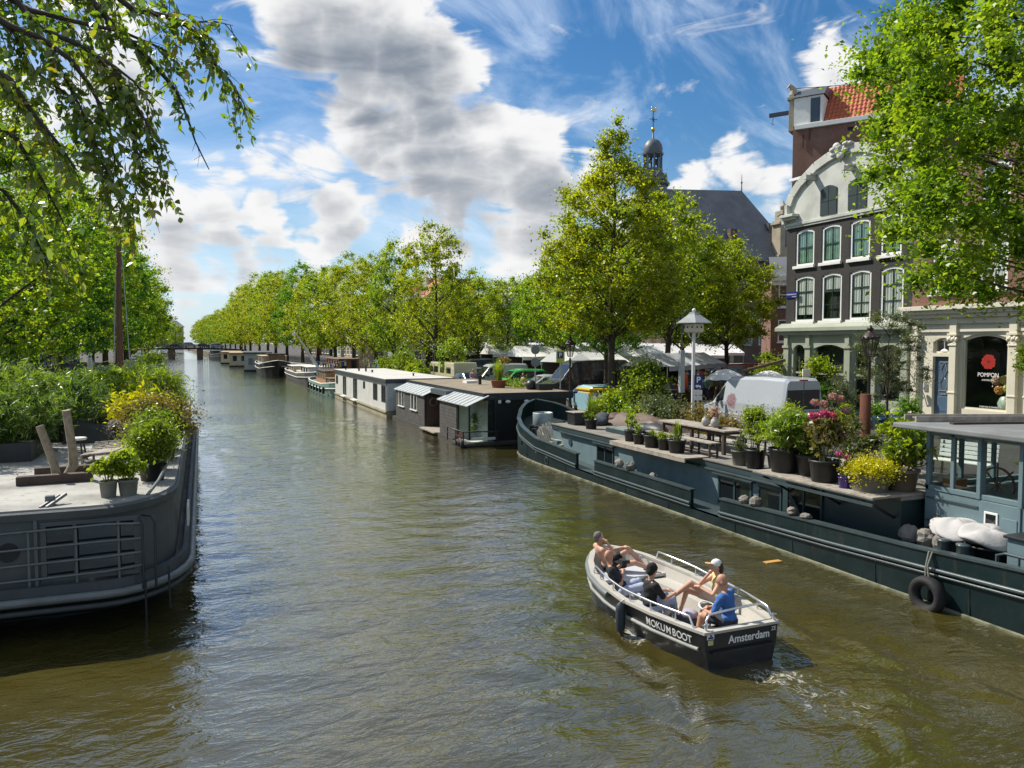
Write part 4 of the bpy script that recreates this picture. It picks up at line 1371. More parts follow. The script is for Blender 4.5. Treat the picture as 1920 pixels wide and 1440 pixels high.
# small trees and the near right crown
tN = make_tree(31, 15.5, .3, [(4.9, 1.5), (5.5, 3.0), (7, 4.2), (9, 4.7), (11, 4.8), (13, 4.3), (15, 3.0), (16, 1.2)], 420, 300, .15, L_side, (.5, 1.0), limbs=40, base_off=(-2.1, 2.0), up=.6)
place_tree(tN, 'elm_tree', 'big near tree whose green crown covers the upper right of the house fronts', (23.5, 12.5, GZ))
tS = make_tree(33, 4.4, .07, [(1.3, .7), (2.2, 1.3), (3.2, 1.2), (4.2, .6)], 34, 150, .13, L_elm, (.28, .5), limbs=14)
place_tree(tS, 'small_tree', 'small open tree beside the cream camper on the quay', (19.9, 62.5, GZ))
tO = make_tree(34, 4.2, .06, [(.9, .5), (1.6, 1.2), (2.6, 1.5), (3.6, 1.25), (4.3, .5)], 60, 260, .085, L_grey, (.3, .5), limbs=22, asp=.35)


# the branches that hang in at the upper left: limbs, drooping twigs and single leaves of a tree standing on the left bank
def near_tree():
    rng = np.random.default_rng(77)
    rr = random.Random(77)
    t = thing('overhanging_tree', 'tree at the left edge with thin branches hanging into the sky, leaves close up', 'tree', (-6.9, 5.6, GZ))
    foot = Vector((-6.9, 5.6, GZ))
    crownp = Vector((-6.3, 6.0, 6.4))
    tb = MB()
    tb.tube([foot, foot + Vector((.1, .1, 2.5)), crownp, crownp + Vector((.2, .6, 2.2)), crownp + Vector((-.3, .8, 4.6))], [.3, .24, .2, .14, .05], 10)
    limbs = [[(-60, -60, 7.4), (30, 0, 7.5), (70, 50, 7.5), (150, 86, 7.6), (215, 125, 7.7), (250, 152, 7.7), (288, 200, 7.8)],
             [(-60, 0, 7.0), (20, 50, 7.1), (75, 70, 7.2), (130, 110, 7.2), (165, 155, 7.3), (187, 195, 7.3), (206, 240, 7.4), (219, 330, 7.4)],
             [(110, -60, 8.2), (180, 10, 8.3), (215, 50, 8.3), (262, 92, 8.4), (300, 135, 8.4), (332, 172, 8.5), (352, 222, 8.5), (366, 265, 8.5), (392, 318, 8.6)],
             [(150, -60, 7.8), (250, 18, 8.0), (310, 30, 8.0), (350, 48, 8.1), (382, 78, 8.1), (402, 120, 8.1), (432, 152, 8.2), (458, 196, 8.2)],
             [(310, 30, 8.0), (352, 42, 8.0), (402, 40, 8.1), (437, 48, 8.1)],
             [(-80, 90, 6.6), (20, 150, 6.8), (60, 210, 6.8), (110, 270, 6.9), (146, 322, 7.0)],
             [(95, 96, 7.2), (150, 200, 7.2), (176, 262, 7.3), (206, 342, 7.3)],
             [(165, 90, 7.6), (240, 170, 7.7), (275, 230, 7.7), (300, 300, 7.8), (290, 345, 7.8)],
             [(215, 125, 7.7), (245, 230, 7.6), (262, 320, 7.6), (240, 420, 7.6)],
             [(-80, 190, 7.2), (30, 260, 7.3), (80, 340, 7.3), (120, 420, 7.4)],
             [(-80, 300, 7.6), (10, 360, 7.8), (60, 430, 7.8), (90, 500, 7.8)],
             [(-60, -40, 7.9), (60, 20, 8.0), (140, 40, 8.0), (230, 60, 8.1), (290, 85, 8.1), (330, 105, 8.1)],
             [(20, 50, 7.2), (60, 130, 7.2), (130, 180, 7.3), (190, 300, 7.3), (232, 385, 7.3)],
             [(-60, -60, 8.4), (100, -10, 8.4), (210, -5, 8.4), (320, -8, 8.4)]]
    P, T = [], []
    for li, L in enumerate(limbs):
        pts = [at(*p) for p in L]
        root = crownp + Vector((rr.uniform(-.2, .2), rr.uniform(-.2, .6), rr.uniform(-.6, 3.2)))
        path = [root, root.lerp(pts[0], .55) + Vector((0, 0, .25))] + pts if L[0][0] < 0 or L[0][1] < 0 else pts
        n = len(path)
        big = .045 if n > len(pts) else .018
        tb.tube(path, [big * (1 - .86 * k / (n - 1)) for k in range(n)], 6)
        bare = li == 2
        for a, b in zip(pts[:-1], pts[1:]):
            seg = (b - a)
            m = max(1, int(seg.length / .05))
            for k in range(m):
                q = a + seg * ((k + rr.random()) / m)
                frac = (pts.index(a) + k / m) / len(pts)
                if bare and frac > .6:
                    if rr.random() < .5:
                        e = q + Vector((rr.uniform(-.1, .16), rr.uniform(-.1, .1), rr.uniform(-.22, -.02)))
                        tb.tube([q, q.lerp(e, .5) + Vector((.02, 0, .02)), e], [.004, .003, .002], 3)
                    continue
                d = (seg.normalized() * .6 + Vector((rr.gauss(0, .7), rr.gauss(0, .7), rr.gauss(-.45, .45)))).normalized()
                ln = rr.uniform(.18, .62)
                p0, tw = q, []
                for s_ in range(5):
                    tw.append(p0)
                    d = (d + Vector((0, 0, -.16))).normalized()
                    p0 = p0 + d * (ln / 4)
                tb.tube(tw, [.006, .005, .004, .003, .002], 3, caps=False)
                nl = int(ln / .031 * rr.uniform(.5, 1.2))
                for j in range(nl):
                    f = rr.random() * 3.99
                    b0 = tw[int(f)].lerp(tw[int(f) + 1], f % 1)
                    P.append(tuple(b0 + Vector((rr.gauss(0, .022), rr.gauss(0, .022), rr.gauss(-.025, .02)))))
                    T.append(tuple(d))
    obj('trunk', tb, M_['bark'], t)
    P, T = np.array(P), np.array(T)
    n = len(P)
    nrm = rng.normal(size=(n, 3)) + np.array([0, 0, .55])
    nrm /= np.linalg.norm(nrm, axis=1)[:, None]
    tt = T * .9 + rng.normal(size=(n, 3)) * .5
    tt[:, 2] -= .5
    tt -= nrm * (tt * nrm).sum(1)[:, None]
    tt /= np.linalg.norm(tt, axis=1)[:, None]
    bb = np.cross(nrm, tt)
    Ln = rng.uniform(.055, .118, n)[:, None]
    sh_ = [(0, 0, 0), (.3, .26, .05), (.62, .24, .05), (1.05, 0, -.08), (.62, -.24, .05), (.3, -.26, .05)]
    V = np.empty((n, 6, 3))
    for k, (l, w, h) in enumerate(sh_):
        V[:, k] = P + tt * Ln * l + bb * Ln * w + nrm * Ln * h
    V = V.reshape(-1, 3) - np.array(foot)
    obj('crown', quads_mesh('crown', V, L_near, 6), None, t)


near_tree()
# ------------------------------------------------------------------ boats
def lerp_tab(tab, y):
    for (a, u), (b, v) in zip(tab[:-1], tab[1:]):
        if a <= y <= b:
            return u + (v - u) * (y - a) / (b - a)
    return tab[0][1] if y < tab[0][0] else tab[-1][1]


def frange(a, b, n):
    return [a + (b - a) * k / n for k in range(n + 1)]


class Hull:
    """half breadth and sheer by station along y; pieces are cut from it"""
    def __init__(s, cx, beam, sheer, low, flare=.9):
        s.cx, s.beam, s.sheer, s.low, s.fl = cx, beam, sheer, low, flare

    def b(s, y):
        return lerp_tab(s.beam, y)

    def ys(s, a, b, n=40):
        st = sorted({a, b, *[y for y, _ in s.beam if a < y < b], *[y for y, _ in s.sheer if a < y < b], *frange(a, b, n)})
        return st

    def lower(s, a, b, n=40, zb=-.5):
        mb = MB()
        secs = []
        for y in s.ys(a, b, n):
            w, z = s.b(y), lerp_tab(s.low, y)
            pr = [(1.0, z), (1 - .25 * (1 - s.fl), z * .55), (s.fl, 0.0), (s.fl * .96, zb)]
            secs.append([(s.cx - w * k, y, q) for k, q in pr] + [(s.cx + w * k, y, q) for k, q in pr[::-1]])
        mb.loft(secs, True, False, True)
        return mb

    def bulwark(s, side, a, b, th=.1, n=30, zl=None, zh=None):
        mb = MB()
        secs = []
        for y in s.ys(a, b, n):
            w = s.b(y)
            z0 = lerp_tab(s.low, y) - .01 if zl is None else zl(y)
            z1 = lerp_tab(s.sheer, y) if zh is None else zh(y)
            xo = s.cx + side * w
            xi = s.cx + side * max(0.0, w - th)
            secs.append([(xo, y, z0), (xo, y, z1), (xi, y, z1), (xi, y, z0)][::(1 if side < 0 else -1)])
        mb.loft(secs, False)
        return mb

    def strake(s, side, a, b, zf, r=.05, out=.02, n=40):
        pts = [(s.cx + side * (s.b(y) + out), y, zf(y)) for y in s.ys(a, b, n)]
        return MB().tube(pts, r, 7)

    def deck(s, a, b, zf, inset=.05, n=30):
        mb = MB()
        yy = s.ys(a, b, n)
        for p, q in zip(yy[:-1], yy[1:]):
            wp, wq = max(.01, s.b(p) - inset), max(.01, s.b(q) - inset)
            mb.quad((s.cx - wp, p, zf(p)), (s.cx + wp, p, zf(p)), (s.cx + wq, q, zf(q)), (s.cx - wq, q, zf(q)))
        return mb


# --- the long dark barge houseboat on the right
barge = thing('barge_houseboat', 'long dark teal barge houseboat with potted garden on its roof and glazed wheelhouse', 'houseboat', (15, 20, 0))
bH = Hull(15.0, [(4.2, 1.2), (5, 1.75), (6.5, 2.1), (8, 2.18), (29, 2.18), (30.5, 2.08), (31.4, 1.95), (32.2, 1.72), (33, 1.28), (33.6, .78), (34.05, .12)],
          [(4.2, 1.6), (8.6, 1.13), (10.85, 1.0), (13, .93), (16.8, .81), (23.9, .82), (25.4, .87), (29.3, 1.03), (31, 1.3), (32.2, 1.57), (33.3, 2.02), (34.05, 2.25)],
          [(4.2, .95), (8.6, .62), (13, .42), (16.8, .3), (23.9, .3), (25.4, .32), (29.3, .5), (31, .75), (32.2, 1.0), (33.3, 1.35), (34.05, 1.55)], .985)
obj('hull', bH.lower(4.2, 34.05, 60), M_['green'], barge)
for sd, segs in ((-1, ((4.2, 16.84), (18.16, 23.95), (25.36, 34.05))), (1, ((4.2, 34.05),))):
    for a, b in segs:
        bw = obj('bulwark', bH.bulwark(sd, a, b), M_['green'], barge)
        z = lambda y: lerp_tab(bH.sheer, y) + .02
        obj('rail_cap', MB().loft([[(15 + sd * (bH.b(y) + .03), y, z(y) - .025), (15 + sd * (bH.b(y) + .03), y, z(y) + .02), (15 + sd * max(0, bH.b(y) - .16), y, z(y) + .02), (15 + sd * max(0, bH.b(y) - .16), y, z(y) - .025)][::-sd] for y in bH.ys(a, b, 30)], False), M_['rub'], bw)
zs1 = lambda y: lerp_tab(bH.low, y) + .16
zs2 = lambda y: lerp_tab(bH.low, y) + .06
for a, b in ((4.3, 16.84), (18.16, 23.95), (25.36, 33.9)):
    obj('rubbing_strake', bH.strake(-1, a, b, zs1, .042, .03), M_['rub'], barge)
    obj('rubbing_strake', bH.strake(-1, a, b, zs2, .03, .02), M_['rub'], barge)
wl_ = MB()
secs = [[(15 - bH.b(y) * .99 - .05, y, -.12), (15 - bH.b(y) * .99 - .05, y, .035), (15 - bH.b(y) * .97, y, .05), (15 - bH.b(y) * .97, y, -.12)] for y in bH.ys(4.3, 33.8, 50)]
wl_.loft(secs, False)
obj('waterline_band', wl_, mat('weedy waterline', (.22, .22, .15), .8, var=.6, vs=3, col2=(.07, .08, .04), bump=.4), barge)
for y in (9.6, 11.7, 14.1, 16.2, 19.3, 21.8, 23.4, 26.3, 28.4, 30.2):
    obj('plate_seam', MB().bar((15 - bH.b(y) * .992 - .003, y, .06), (15 - bH.b(y) - .003, y, lerp_tab(bH.low, y) - .04), .02, .012), M_['green'], barge)
obj('side_deck', bH.deck(4.3, 34, lambda y: lerp_tab(bH.low, y) + .02, .09), M_['rub'], barge)
sd_ = MB()
# cabin with its roof deck
cb = MB().box(13.7, 16.6, 15.3, 29.3, .2, 1.5)
obj('cabin_wall', cb, M_['ltblue'], barge, bev=.03)
obj('cabin_coaming', MB().box(13.66, 16.64, 15.28, 29.34, 1.38, 1.57), M_['teal'], barge, bev=.015)
obj('roof_deck', MB().box(13.63, 16.68, 15.26, 29.4, 1.57, 1.6), M_['deck'], barge)
obj('coaming_ledge', MB().box(13.56, 13.66, 18.9, 28.6, 1.33, 1.38).box(13.56, 13.66, 15.4, 18.7, 1.33, 1.38), M_['rub'], barge, bev=.01)
ph = MB()
for y in (27.6, 20.6, 22.8):
    ph.lathe([(.13, 0), (.15, .02), (.15, .05), (.1, .05)], n=14)
    ph.v[-56 - 0:] = [tuple(Vector((13.7 - p[2], y + p[0], .98 + p[1]))) for p in ph.v[-56:]]
portm = MB()
for y in (27.6,):
    portm.tube([(13.71, y, 1.02), (13.66, y, 1.02)], .14, 16)
obj('porthole', portm, M_['rub'], barge)
for y, z in ((30.9, .62), (28.0, .28)):
    p_ = obj('hull_porthole', MB().tube([(15 - bH.b(y) + .02, y, z), (15 - bH.b(y) - .02, y, z)], .16, 18), M_['rub'], barge)
    obj('porthole_glass', MB().tube([(15 - bH.b(y) - .021, y, z), (15 - bH.b(y) - .026, y, z)], .12, 18), M_['dkglass'], p_)


def barge_door(y0, y1, z0, z1, two):
    d = obj('cabin_door', MB().box(13.66, 13.72, y0, y0 + .07, z0, z1).box(13.66, 13.72, y1 - .07, y1, z0, z1).box(13.66, 13.72, y0 + .07, y1 - .07, z1 - .07, z1).box(13.66, 13.72, y0 + .07, y1 - .07, z0, z0 + .1).box(13.66, 13.72, (y0 + y1) / 2 - .035, (y0 + y1) / 2 + .035, z0 + .1, z1 - .07), M_['teal'], barge)
    obj('door_glass', MB().box(13.68, 13.69, y0 + .07, y1 - .07, z0 + .1, z1 - .07), M_['dkglass'], d)
    obj('door_hood', MB().box(13.52, 13.7, y0 - .15, y1 + .1, z1 + .02, z1 + .06), M_['rub'], d)


barge_door(24.1, 25.35, .34, 1.24, 0)
barge_door(16.6, 18.05, .33, 1.24, 1)
for y0, y1 in ((15.45, 16.35),):
    w = obj('cabin_window', MB().box(13.66, 13.72, y0, y1, .5, .56).box(13.66, 13.72, y0, y1, 1.2, 1.27).box(13.66, 13.72, y0, y0 + .06, .56, 1.2).box(13.66, 13.72, y1 - .06, y1, .56, 1.2), M_['teal'], barge)
    obj('window_glass', MB().box(13.68, 13.69, y0 + .06, y1 - .06, .56, 1.2), M_['dkglass'], w)
# raised aft cabin with the flower shelf
obj('aft_cabin_wall', MB().box(13.55, 16.7, 11.75, 15.28, .2, 1.72), M_['teal'], barge, bev=.02)
obj('aft_roof', MB().box(13.4, 16.8, 11.6, 15.26, 1.72, 1.8), M_['deck'], barge, bev=.01)
shf = obj('flower_shelf', MB().box(12.62, 14.2, 11.62, 15.3, 1.8, 1.85), M_['greywood'], barge, bev=.008)
obj('shelf_rail', MB().box(12.58, 12.62, 11.6, 15.32, 1.66, 1.72).box(12.6, 12.66, 11.6, 15.32, 1.78, 1.8), M_['rub'], shf)
for y in (15.0, 13.4, 11.9):
    obj('shelf_bracket', MB().bar((12.7, y, 1.75), (13.55, y, 1.3), .05), M_['black'], shf)
w = obj('cabin_window', MB().box(13.5, 13.56, 13.9, 15.1, .62, .68).box(13.5, 13.56, 13.9, 15.1, 1.5, 1.56).box(13.5, 13.56, 13.9, 13.96, .68, 1.5).box(13.5, 13.56, 15.04, 15.1, .68, 1.5).box(13.5, 13.56, 14.48, 14.53, .68, 1.5), M_['teal'], barge)
obj('window_glass', MB().box(13.52, 13.53, 13.96, 15.04, .68, 1.5), M_['dkglass'], w)
obj('pot_shelf', MB().box(13.0, 13.9, 18.75, 23.2, 1.601, 1.64).box(13.0, 13.05, 18.75, 23.2, 1.5, 1.6), M_['greywood'], barge, bev=.008)
# wheelhouse
wh = MB()
WX, WX2, WY0, WY1 = 14.0, 17.0, 6.3, 11.55
wh.box(WX, WX2, WY0, WY1, .4, 1.98)
obj('wheelhouse_wall', wh, M_['ltblue'], barge, bev=.015)
fr = MB()
zt = 3.2
lean = .2
for y0, y1 in ((11.55, 11.43), (10.98, 10.9), (10.42, 10.25), (9.62, 9.3), (8.3, 8.2), (7.2, 7.1), (6.45, 6.3)):
    fr.bar((WX + .04, (y0 + y1) / 2, 1.96), (WX + .04 + .0, (y0 + y1) / 2 + (lean if y0 > 11.4 else 0) * 0, zt), .08, abs(y0 - y1))
    fr.bar((WX2 - .04, (y0 + y1) / 2, 1.96), (WX2 - .04, (y0 + y1) / 2, zt), .08, abs(y0 - y1))
for x in (15.0, 16.0):
    fr.bar((x, WY1 - .04, 1.96), (x, WY1 - .04, zt), .08)
    fr.bar((x, WY0 + .04, 1.96), (x, WY0 + .04, zt), .08)
fr.box(WX, WX2, WY1 - .1, WY1, 3.1, zt).box(WX, WX + .08, WY0, WY1 - .1, 3.1, zt).box(WX2 - .08, WX2, WY0, WY1 - .1, 3.1, zt)
fr.box(WX - .02, WX + .08, WY0, WY1 - .02, 1.96, 2.06).box(WX2 - .08, WX2 + .02, WY0, WY1 - .02, 1.96, 2.06).box(WX, WX2, WY1 - .08, WY1 + .02, 1.98, 2.07)
wf = obj('wheelhouse_frame', fr, M_['ltblue'], barge, bev=.008)
for a, b in ((10.98, 11.43), (10.42, 10.9), (9.62, 10.25)):
    obj('window_pane', MB().box(WX + .035, WX + .041, a, b, 2.06, 3.1), M_['glass'], wf)
for a, b in ((8.3, 9.3), (7.2, 8.2), (6.45, 7.1)):
    obj('window_pane', MB().box(WX + .035, WX + .041, a, b, 2.06, 3.1), M_['glass'], wf)
for a, b in ((WX + .08, 14.96), (15.04, 15.96), (16.04, WX2 - .08)):
    obj('window_pane', MB().box(a, b, WY1 - .045, WY1 - .039, 2.07, 3.1), M_['glass'], wf)
for a, b in ((10.98, 11.43), (9.62, 10.9), (6.45, 9.6)):
    obj('window_pane', MB().box(WX2 - .041, WX2 - .035, a, b, 2.06, 3.1), M_['glass'], wf)
dr = obj('wheelhouse_door', MB().box(WX - .03, WX, 9.5, 10.32, .75, 1.95), M_['ltblue'], barge, bev=.01)
obj('door_window', MB().box(WX - .05, WX - .03, 9.92, 10.2, 1.42, 1.76), M_['white'], dr, bev=.02)
obj('door_window_glass', MB().box(WX - .056, WX - .05, 9.96, 10.16, 1.46, 1.72), M_['dkglass'], dr)
obj('door_panel', MB().box(WX - .045, WX - .03, 9.55, 9.85, .95, 1.7), M_['ltblue'], dr, bev=.008)
obj('wall_moulding', MB().box(WX - .03, WX, 10.35, 11.5, 1.3, 1.34).box(WX - .03, WX, 10.35, 11.5, 1.78, 1.81), M_['rub'], barge)
obj('wheelhouse_roof', MB().box(WX - .35, WX2 + .35, WY0 - .3, WY1 + .55, 3.2, 3.31), mat('pale grey roof felt', (.21, .22, .22), .8, var=.4, vs=1, bump=.2, dirt=.12), barge, bev=.025)
st_w = MB()
for k in range(24):
    a, b = k * math.pi / 12, (k + 1) * math.pi / 12
    st_w.bar((15.0, 10.7 + .36 * math.cos(a), 2.1 + .36 * math.sin(a)), (15.0, 10.7 + .36 * math.cos(b), 2.1 + .36 * math.sin(b)), .035)
for k in range(8):
    a = k * math.pi / 4
    st_w.bar((15.0, 10.7, 2.1), (15.0, 10.7 + .46 * math.cos(a), 2.1 + .46 * math.sin(a)), .025)
obj('steering_wheel', st_w, M_['wood'], barge)
obj('chart_box', MB().box(14.25, 14.6, 11.05, 11.35, 1.99, 2.2), M_['varnish'], barge, bev=.01)
obj('bench_seat', MB().box(14.9, 16.7, 9.2, 10.2, 1.99, 2.35), M_['varnish'], barge, bev=.02)
# bow gear
obj('bow_locker', MB().box(14.3, 16.5, 29.6, 31.4, .5, 1.25), M_['ltblue'], barge, bev=.03)
obj('water_tank', MB().lathe([(.46, 0), (.47, .03), (.47, .58), (.46, .6), (.43, .6), (.43, .1)], (14.55, 32.2, 1.2), 18), mat('zinc tank', (.36, .42, .43), .5, .5, var=.3), barge)
obj('bow_bollard', MB().tube([(13.55, 31.2, .7), (13.55, 31.2, 1.35)], .12, 10).tube([(13.45, 30.7, .65), (13.45, 30.7, 1.25)], .12, 10), M_['black'], barge)
obj('bow_deck', MB().box(14.2, 16.3, 31.4, 32.6, .9, 1.2), M_['deck'], barge)
for y in (10.33, 9.93):
    bo = obj('bollard', MB().lathe([(.11, 0), (.11, .3), (.125, .31), (.125, .34), (.02, .35)], (13.06, y, .92), 14), M_['rub'], barge)
obj('mooring_rail', MB().tube([(13.1, 9.3, .85), (13.1, 9.3, 1.22), (13.1, 9.15, 1.28), (13.1, 7.0, 1.3)], .03, 6).tube([(13.1, 8.9, .85), (13.1, 8.9, 1.28)], .02, 6), M_['rub'], barge)
obj('rusty_funnel', MB().lathe([(.34, 0), (.34, .03), (.3, .06), (.15, .14), (.125, .2), (.125, 1.95), (.10, 1.96)], (14.95, 14.05, 1.8), 16), M_['rust'], barge)
# tyre fender on its rope
ty = MB()
TC = Vector((12.62, 10.3, .24))
pr = []
for k in range(28):
    a = 2 * math.pi * k / 28
    ring = []
    for j in range(10):
        b = 2 * math.pi * j / 10
        rr_ = .27 + .095 * math.cos(b)
        ring.append((TC.x + .11 * math.sin(b) * (1.2 if math.cos(b) > 0 else 1), TC.y + rr_ * math.cos(a), TC.z + rr_ * math.sin(a)))
    pr.append(ring)
pr.append(pr[0])
ty.loft(pr, True, True, False)
tf = thing('tyre_fender', 'old tyre hung by rope as fender on the dark barge side', 'tyre', tuple(TC))
obj('tyre', ty, M_['rubber'], tf)
obj('rope', MB().tube([(12.62, 10.34, .5), (12.66, 10.38, .75), (12.78, 10.42, 1.02), (13.1, 10.33, 1.06)], .02, 5).tube([(12.62, 10.26, .52), (12.66, 10.34, .78), (12.8, 10.36, 1.03), (13.1, 10.25, 1.08)], .02, 5), mat('grey rope', (.14, .15, .12), .95, bump=.3), tf)


# --- loose things on the barge
def rock(name, label, cat, c, s, m, group, seed, flat=1.0):
    r = random.Random(seed)
    mb = MB().ball((0, 0, 0), (s[0], s[1], s[2]), 9, 7)
    mb.v = [(x * r.uniform(.8, 1.15), y * r.uniform(.8, 1.15), max(z * r.uniform(.85, 1.12), -s[2] * .75)) for x, y, z in mb.v]
    mb.s = [False] * len(mb.s)
    return obj(name, mb, m, None, local=True, org=None, label=label, cat=cat, group=group), mb


def put_rock(name, label, cat, c, s, m, group, seed):
    o, _ = rock(name, label, cat, c, s, m, group, seed)
    o.location = (c[0], c[1], c[2] + s[2] * .72)
    o.rotation_euler = (0, 0, seed * 1.3)
    return o


zc = lambda y: lerp_tab(bH.sheer, y) + .04
for i, (y, s, lab) in enumerate(((22.35, .2, 'farther of two stone blocks by the middle gangway'), (21.6, .2, 'nearer of two stone blocks by the middle gangway'), (15.95, .15, 'upright stone block on the bulwark by the double cabin door'), (15.5, .18, 'rough lump of stone beside the upright block'), (14.2, .15, 'round topped stone on the bulwark below the flower shelf'))):
    put_rock('stone', lab + ', on the barge rail', 'stone', (12.9, y, zc(y) - .0), (.14, s, s * .8), M_['stone'], 'stones on the barge rail', i)
put_rock('stone', 'pale stone wedge leaning at the dark middle of the barge gangway', 'stone', (13.1, 20.6, .48), (.2, .2, .25), M_['stone'], 'stones on the barge deck', 9)
put_rock('stone', 'small flat stone lying on the rail under the yellow flowers', 'stone', (12.9, 13.75, zc(13.7)), (.13, .16, .07), M_['stone'], 'stones on the barge rail', 12)
for i, (x, y, s, lab) in enumerate(((13.25, 13.1, .2, 'first of three boulders in shade below the flower shelf'), (13.25, 12.5, .22, 'second of three boulders in shade below the flower shelf'), (13.25, 11.75, .22, 'third boulder in shade, nearest the wheelhouse'),)):
    put_rock('boulder', lab, 'boulder', (x, y, .5), (s * .8, s, s), M_['stone'], 'boulders on the side deck', i + 20)
k = 0
for r_ in range(2):
    for c_ in range(3):
        k += 1
        put_rock('boulder', ['left', 'middle', 'right'][c_] + (' upper' if r_ else ' lower') + ' boulder of the pile before the pale wheelhouse wall', 'boulder', (13.42 + .03 * c_, 11.4 - .36 * c_, .6 + .33 * r_), (.2, .2, .2), M_['stone'], 'boulder pile by the wheelhouse', 30 + k)


def planter(label, cat, loc, r, h, folks, pm=None, group='potted plants on the barge', cone=.82, sx=1.0, name='potted_plant', rim=True):
    """folks: list of (part, kind, args)"""
    t = thing(name, label, cat, loc, RND.uniform(0, 6), group) if sx == 1.0 else thing(name, label, cat, loc, 0, group)
    p = MB().lathe([(r * cone, 0), (r * .99, h * .86), (r * 1.06, h * .87), (r * 1.07, h), (r * .98, h), (r * .95, h * .8)], n=18, sx=1, sy=sx)
    obj('pot', p, pm or M_['pot'], t, local=True)
    obj('soil', MB().lathe([(r * .94, h * .82), (r * .5, h * .88), (.01, h * .9)], n=12, sy=sx), M_['soil'], t, local=True)
    st = MB()
    for f in folks:
        kind = f[0]
        if kind == 'bush':
            _, c, rr_, n, sz, lm, asp = f
            obj('leaves', quads_mesh('leaves', foliage((c[0], c[1], h + c[2]), rr_, int(n * 1.7), sz, .4, asp, lumps=max(10, n // 80)), lm), None, t)
            for q in range(6):
                a = RND.uniform(0, 6.28)
                st.tube([(r * .3 * math.cos(a), r * .3 * math.sin(a), h * .85), (c[0] + rr_[0] * .5 * math.cos(a), c[1] + rr_[1] * .5 * math.sin(a), h + c[2] + rr_[2] * .3)], [.012, .004], 4)
        elif kind == 'blade':
            _, n, L, spread, lm, wd = f[:6]
            a = NR.uniform(0, 6.28, n)
            sp = NR.uniform(.05, 1, n) * spread
            ll = NR.uniform(.6, 1.0, n) * L
            V = []
            for q in range(n):
                d = Vector((math.cos(a[q]), math.sin(a[q]), 0))
                b0 = d * (r * .5 * NR.uniform())
                b0.z = h * .85
                s_ = Vector((-d.y, d.x, 0)) * wd
                m_ = b0 + d * (sp[q] * ll[q] * .35) + Vector((0, 0, ll[q] * .62))
                e = b0 + d * (sp[q] * ll[q]) + Vector((0, 0, ll[q] * (.95 - .45 * sp[q])))
                V += [b0 - s_ * .5, b0 + s_ * .5, m_ + s_, m_ - s_, m_ - s_, m_ + s_, e + s_ * .1, e - s_ * .1]
            obj('leaves', quads_mesh('leaves', np.array([tuple(v) for v in V]), lm), None, t)
        elif kind == 'bamboo':
            _, c, rr_, n, L, lm = f
            C = np.array([(c[0], c[1], h + c[2])])
            d = NR.normal(size=(70, 3))
            d /= np.linalg.norm(d, axis=1)[:, None]
            cc = C + d * np.array(rr_) * NR.uniform(.2, .95, (70, 1))
            P = clumps(cc, NR.uniform(.14, .26, 70), n // 44)
            obj('leaves', quads_mesh('leaves', blades(P, L, .25, .17, .03, droop=.9), lm), None, t)
            for q in range(9):
                i = NR.integers(0, 70)
                st.tube([(NR.uniform(-.4, .4) * r, NR.uniform(-.4, .4) * r, h * .85), tuple(cc[i] * np.array([.6, .6, .8])), tuple(cc[i])], [.01, .008, .003], 4)
        elif kind == 'heads':
            _, pts, rad_, lm = f
            for (x, y, z) in pts:
                n = 120
                d = NR.normal(size=(n, 3))
                d /= np.linalg.norm(d, axis=1)[:, None]
                obj('flower_head', quads_mesh('flower_head', np.array((x, y, h + z)) + (blades(d * rad_ * np.array([1, 1, .75]), rad_ * .62, .1, .9)), lm), None, t)
                st.tube([(x * .2, y * .2, h * .85), (x * .8, y * .8, h + z * .6), (x, y, h + z)], [.009, .007, .005], 4)
    if st.v:
        obj('stems', st, mat('green stems', (.09, .1, .03), .8), t, local=True)
    return t


Z1, Z2, ZS = 1.602, 1.852, 1.642
planter('black pot of tall pale grassy reeds at the bow end of the barge roof', 'potted plant', (14.25, 26.9, Z1), .25, .38, [('blade', 90, 1.25, .28, L_fresh, .012), ('bush', (.05, 0, .25), (.32, .32, .28), 500, .06, L_olive, .5)])
planter('black pot with thin leafy shrub, first in the shelf row', 'potted plant', (13.55, 22.75, ZS), .19, .38, [('bush', (0, 0, .38), (.28, .28, .4), 420, .07, L_elm, .5)], cone=.85)
planter('black pot with small green herb, second in the shelf row', 'potted plant', (13.45, 22.0, ZS), .2, .34, [('bush', (0, 0, .16), (.2, .2, .2), 200, .06, L_elm, .5)])
planter('wide black pot with a single sprout, third in the shelf row', 'potted plant', (13.42, 21.15, ZS), .27, .4, [('blade', 26, .35, .5, L_fresh, .014)])
planter('black pot heaped with pale yellow flowers, fourth in the shelf row', 'potted plant', (13.45, 20.5, ZS), .2, .36, [('bush', (0, 0, .1), (.34, .34, .16), 700, .035, L_olive, .7)])
planter('black pot with an upright wispy plant, last in the shelf row', 'potted plant', (13.45, 19.8, ZS), .27, .4, [('blade', 40, .75, .12, L_fresh, .014), ('bush', (-.05, 0, .1), (.2, .2, .12), 200, .05, L_grey, .5)])
gp = mat('grey stoneware', (.16, .15, .12), .6, var=.4, dirt=.3)
planter('grey stoneware pot of trailing grey green leaves next to the bench', 'potted plant', (13.85, 17.35, Z1), .22, .42, [('bush', (0, 0, .15), (.3, .3, .3), 500, .055, L_grey, .5)], gp)
planter('black pot with tall dark green glossy shrub beside the table end', 'potted plant', (13.9, 16.75, Z1), .27, .52, [('bush', (0, 0, .62), (.45, .45, .62), 2000, .085, L_fresh, .38), ('bush', (-.1, .2, 1.0), (.36, .36, .28), 900, .07, L_elm, .4)])
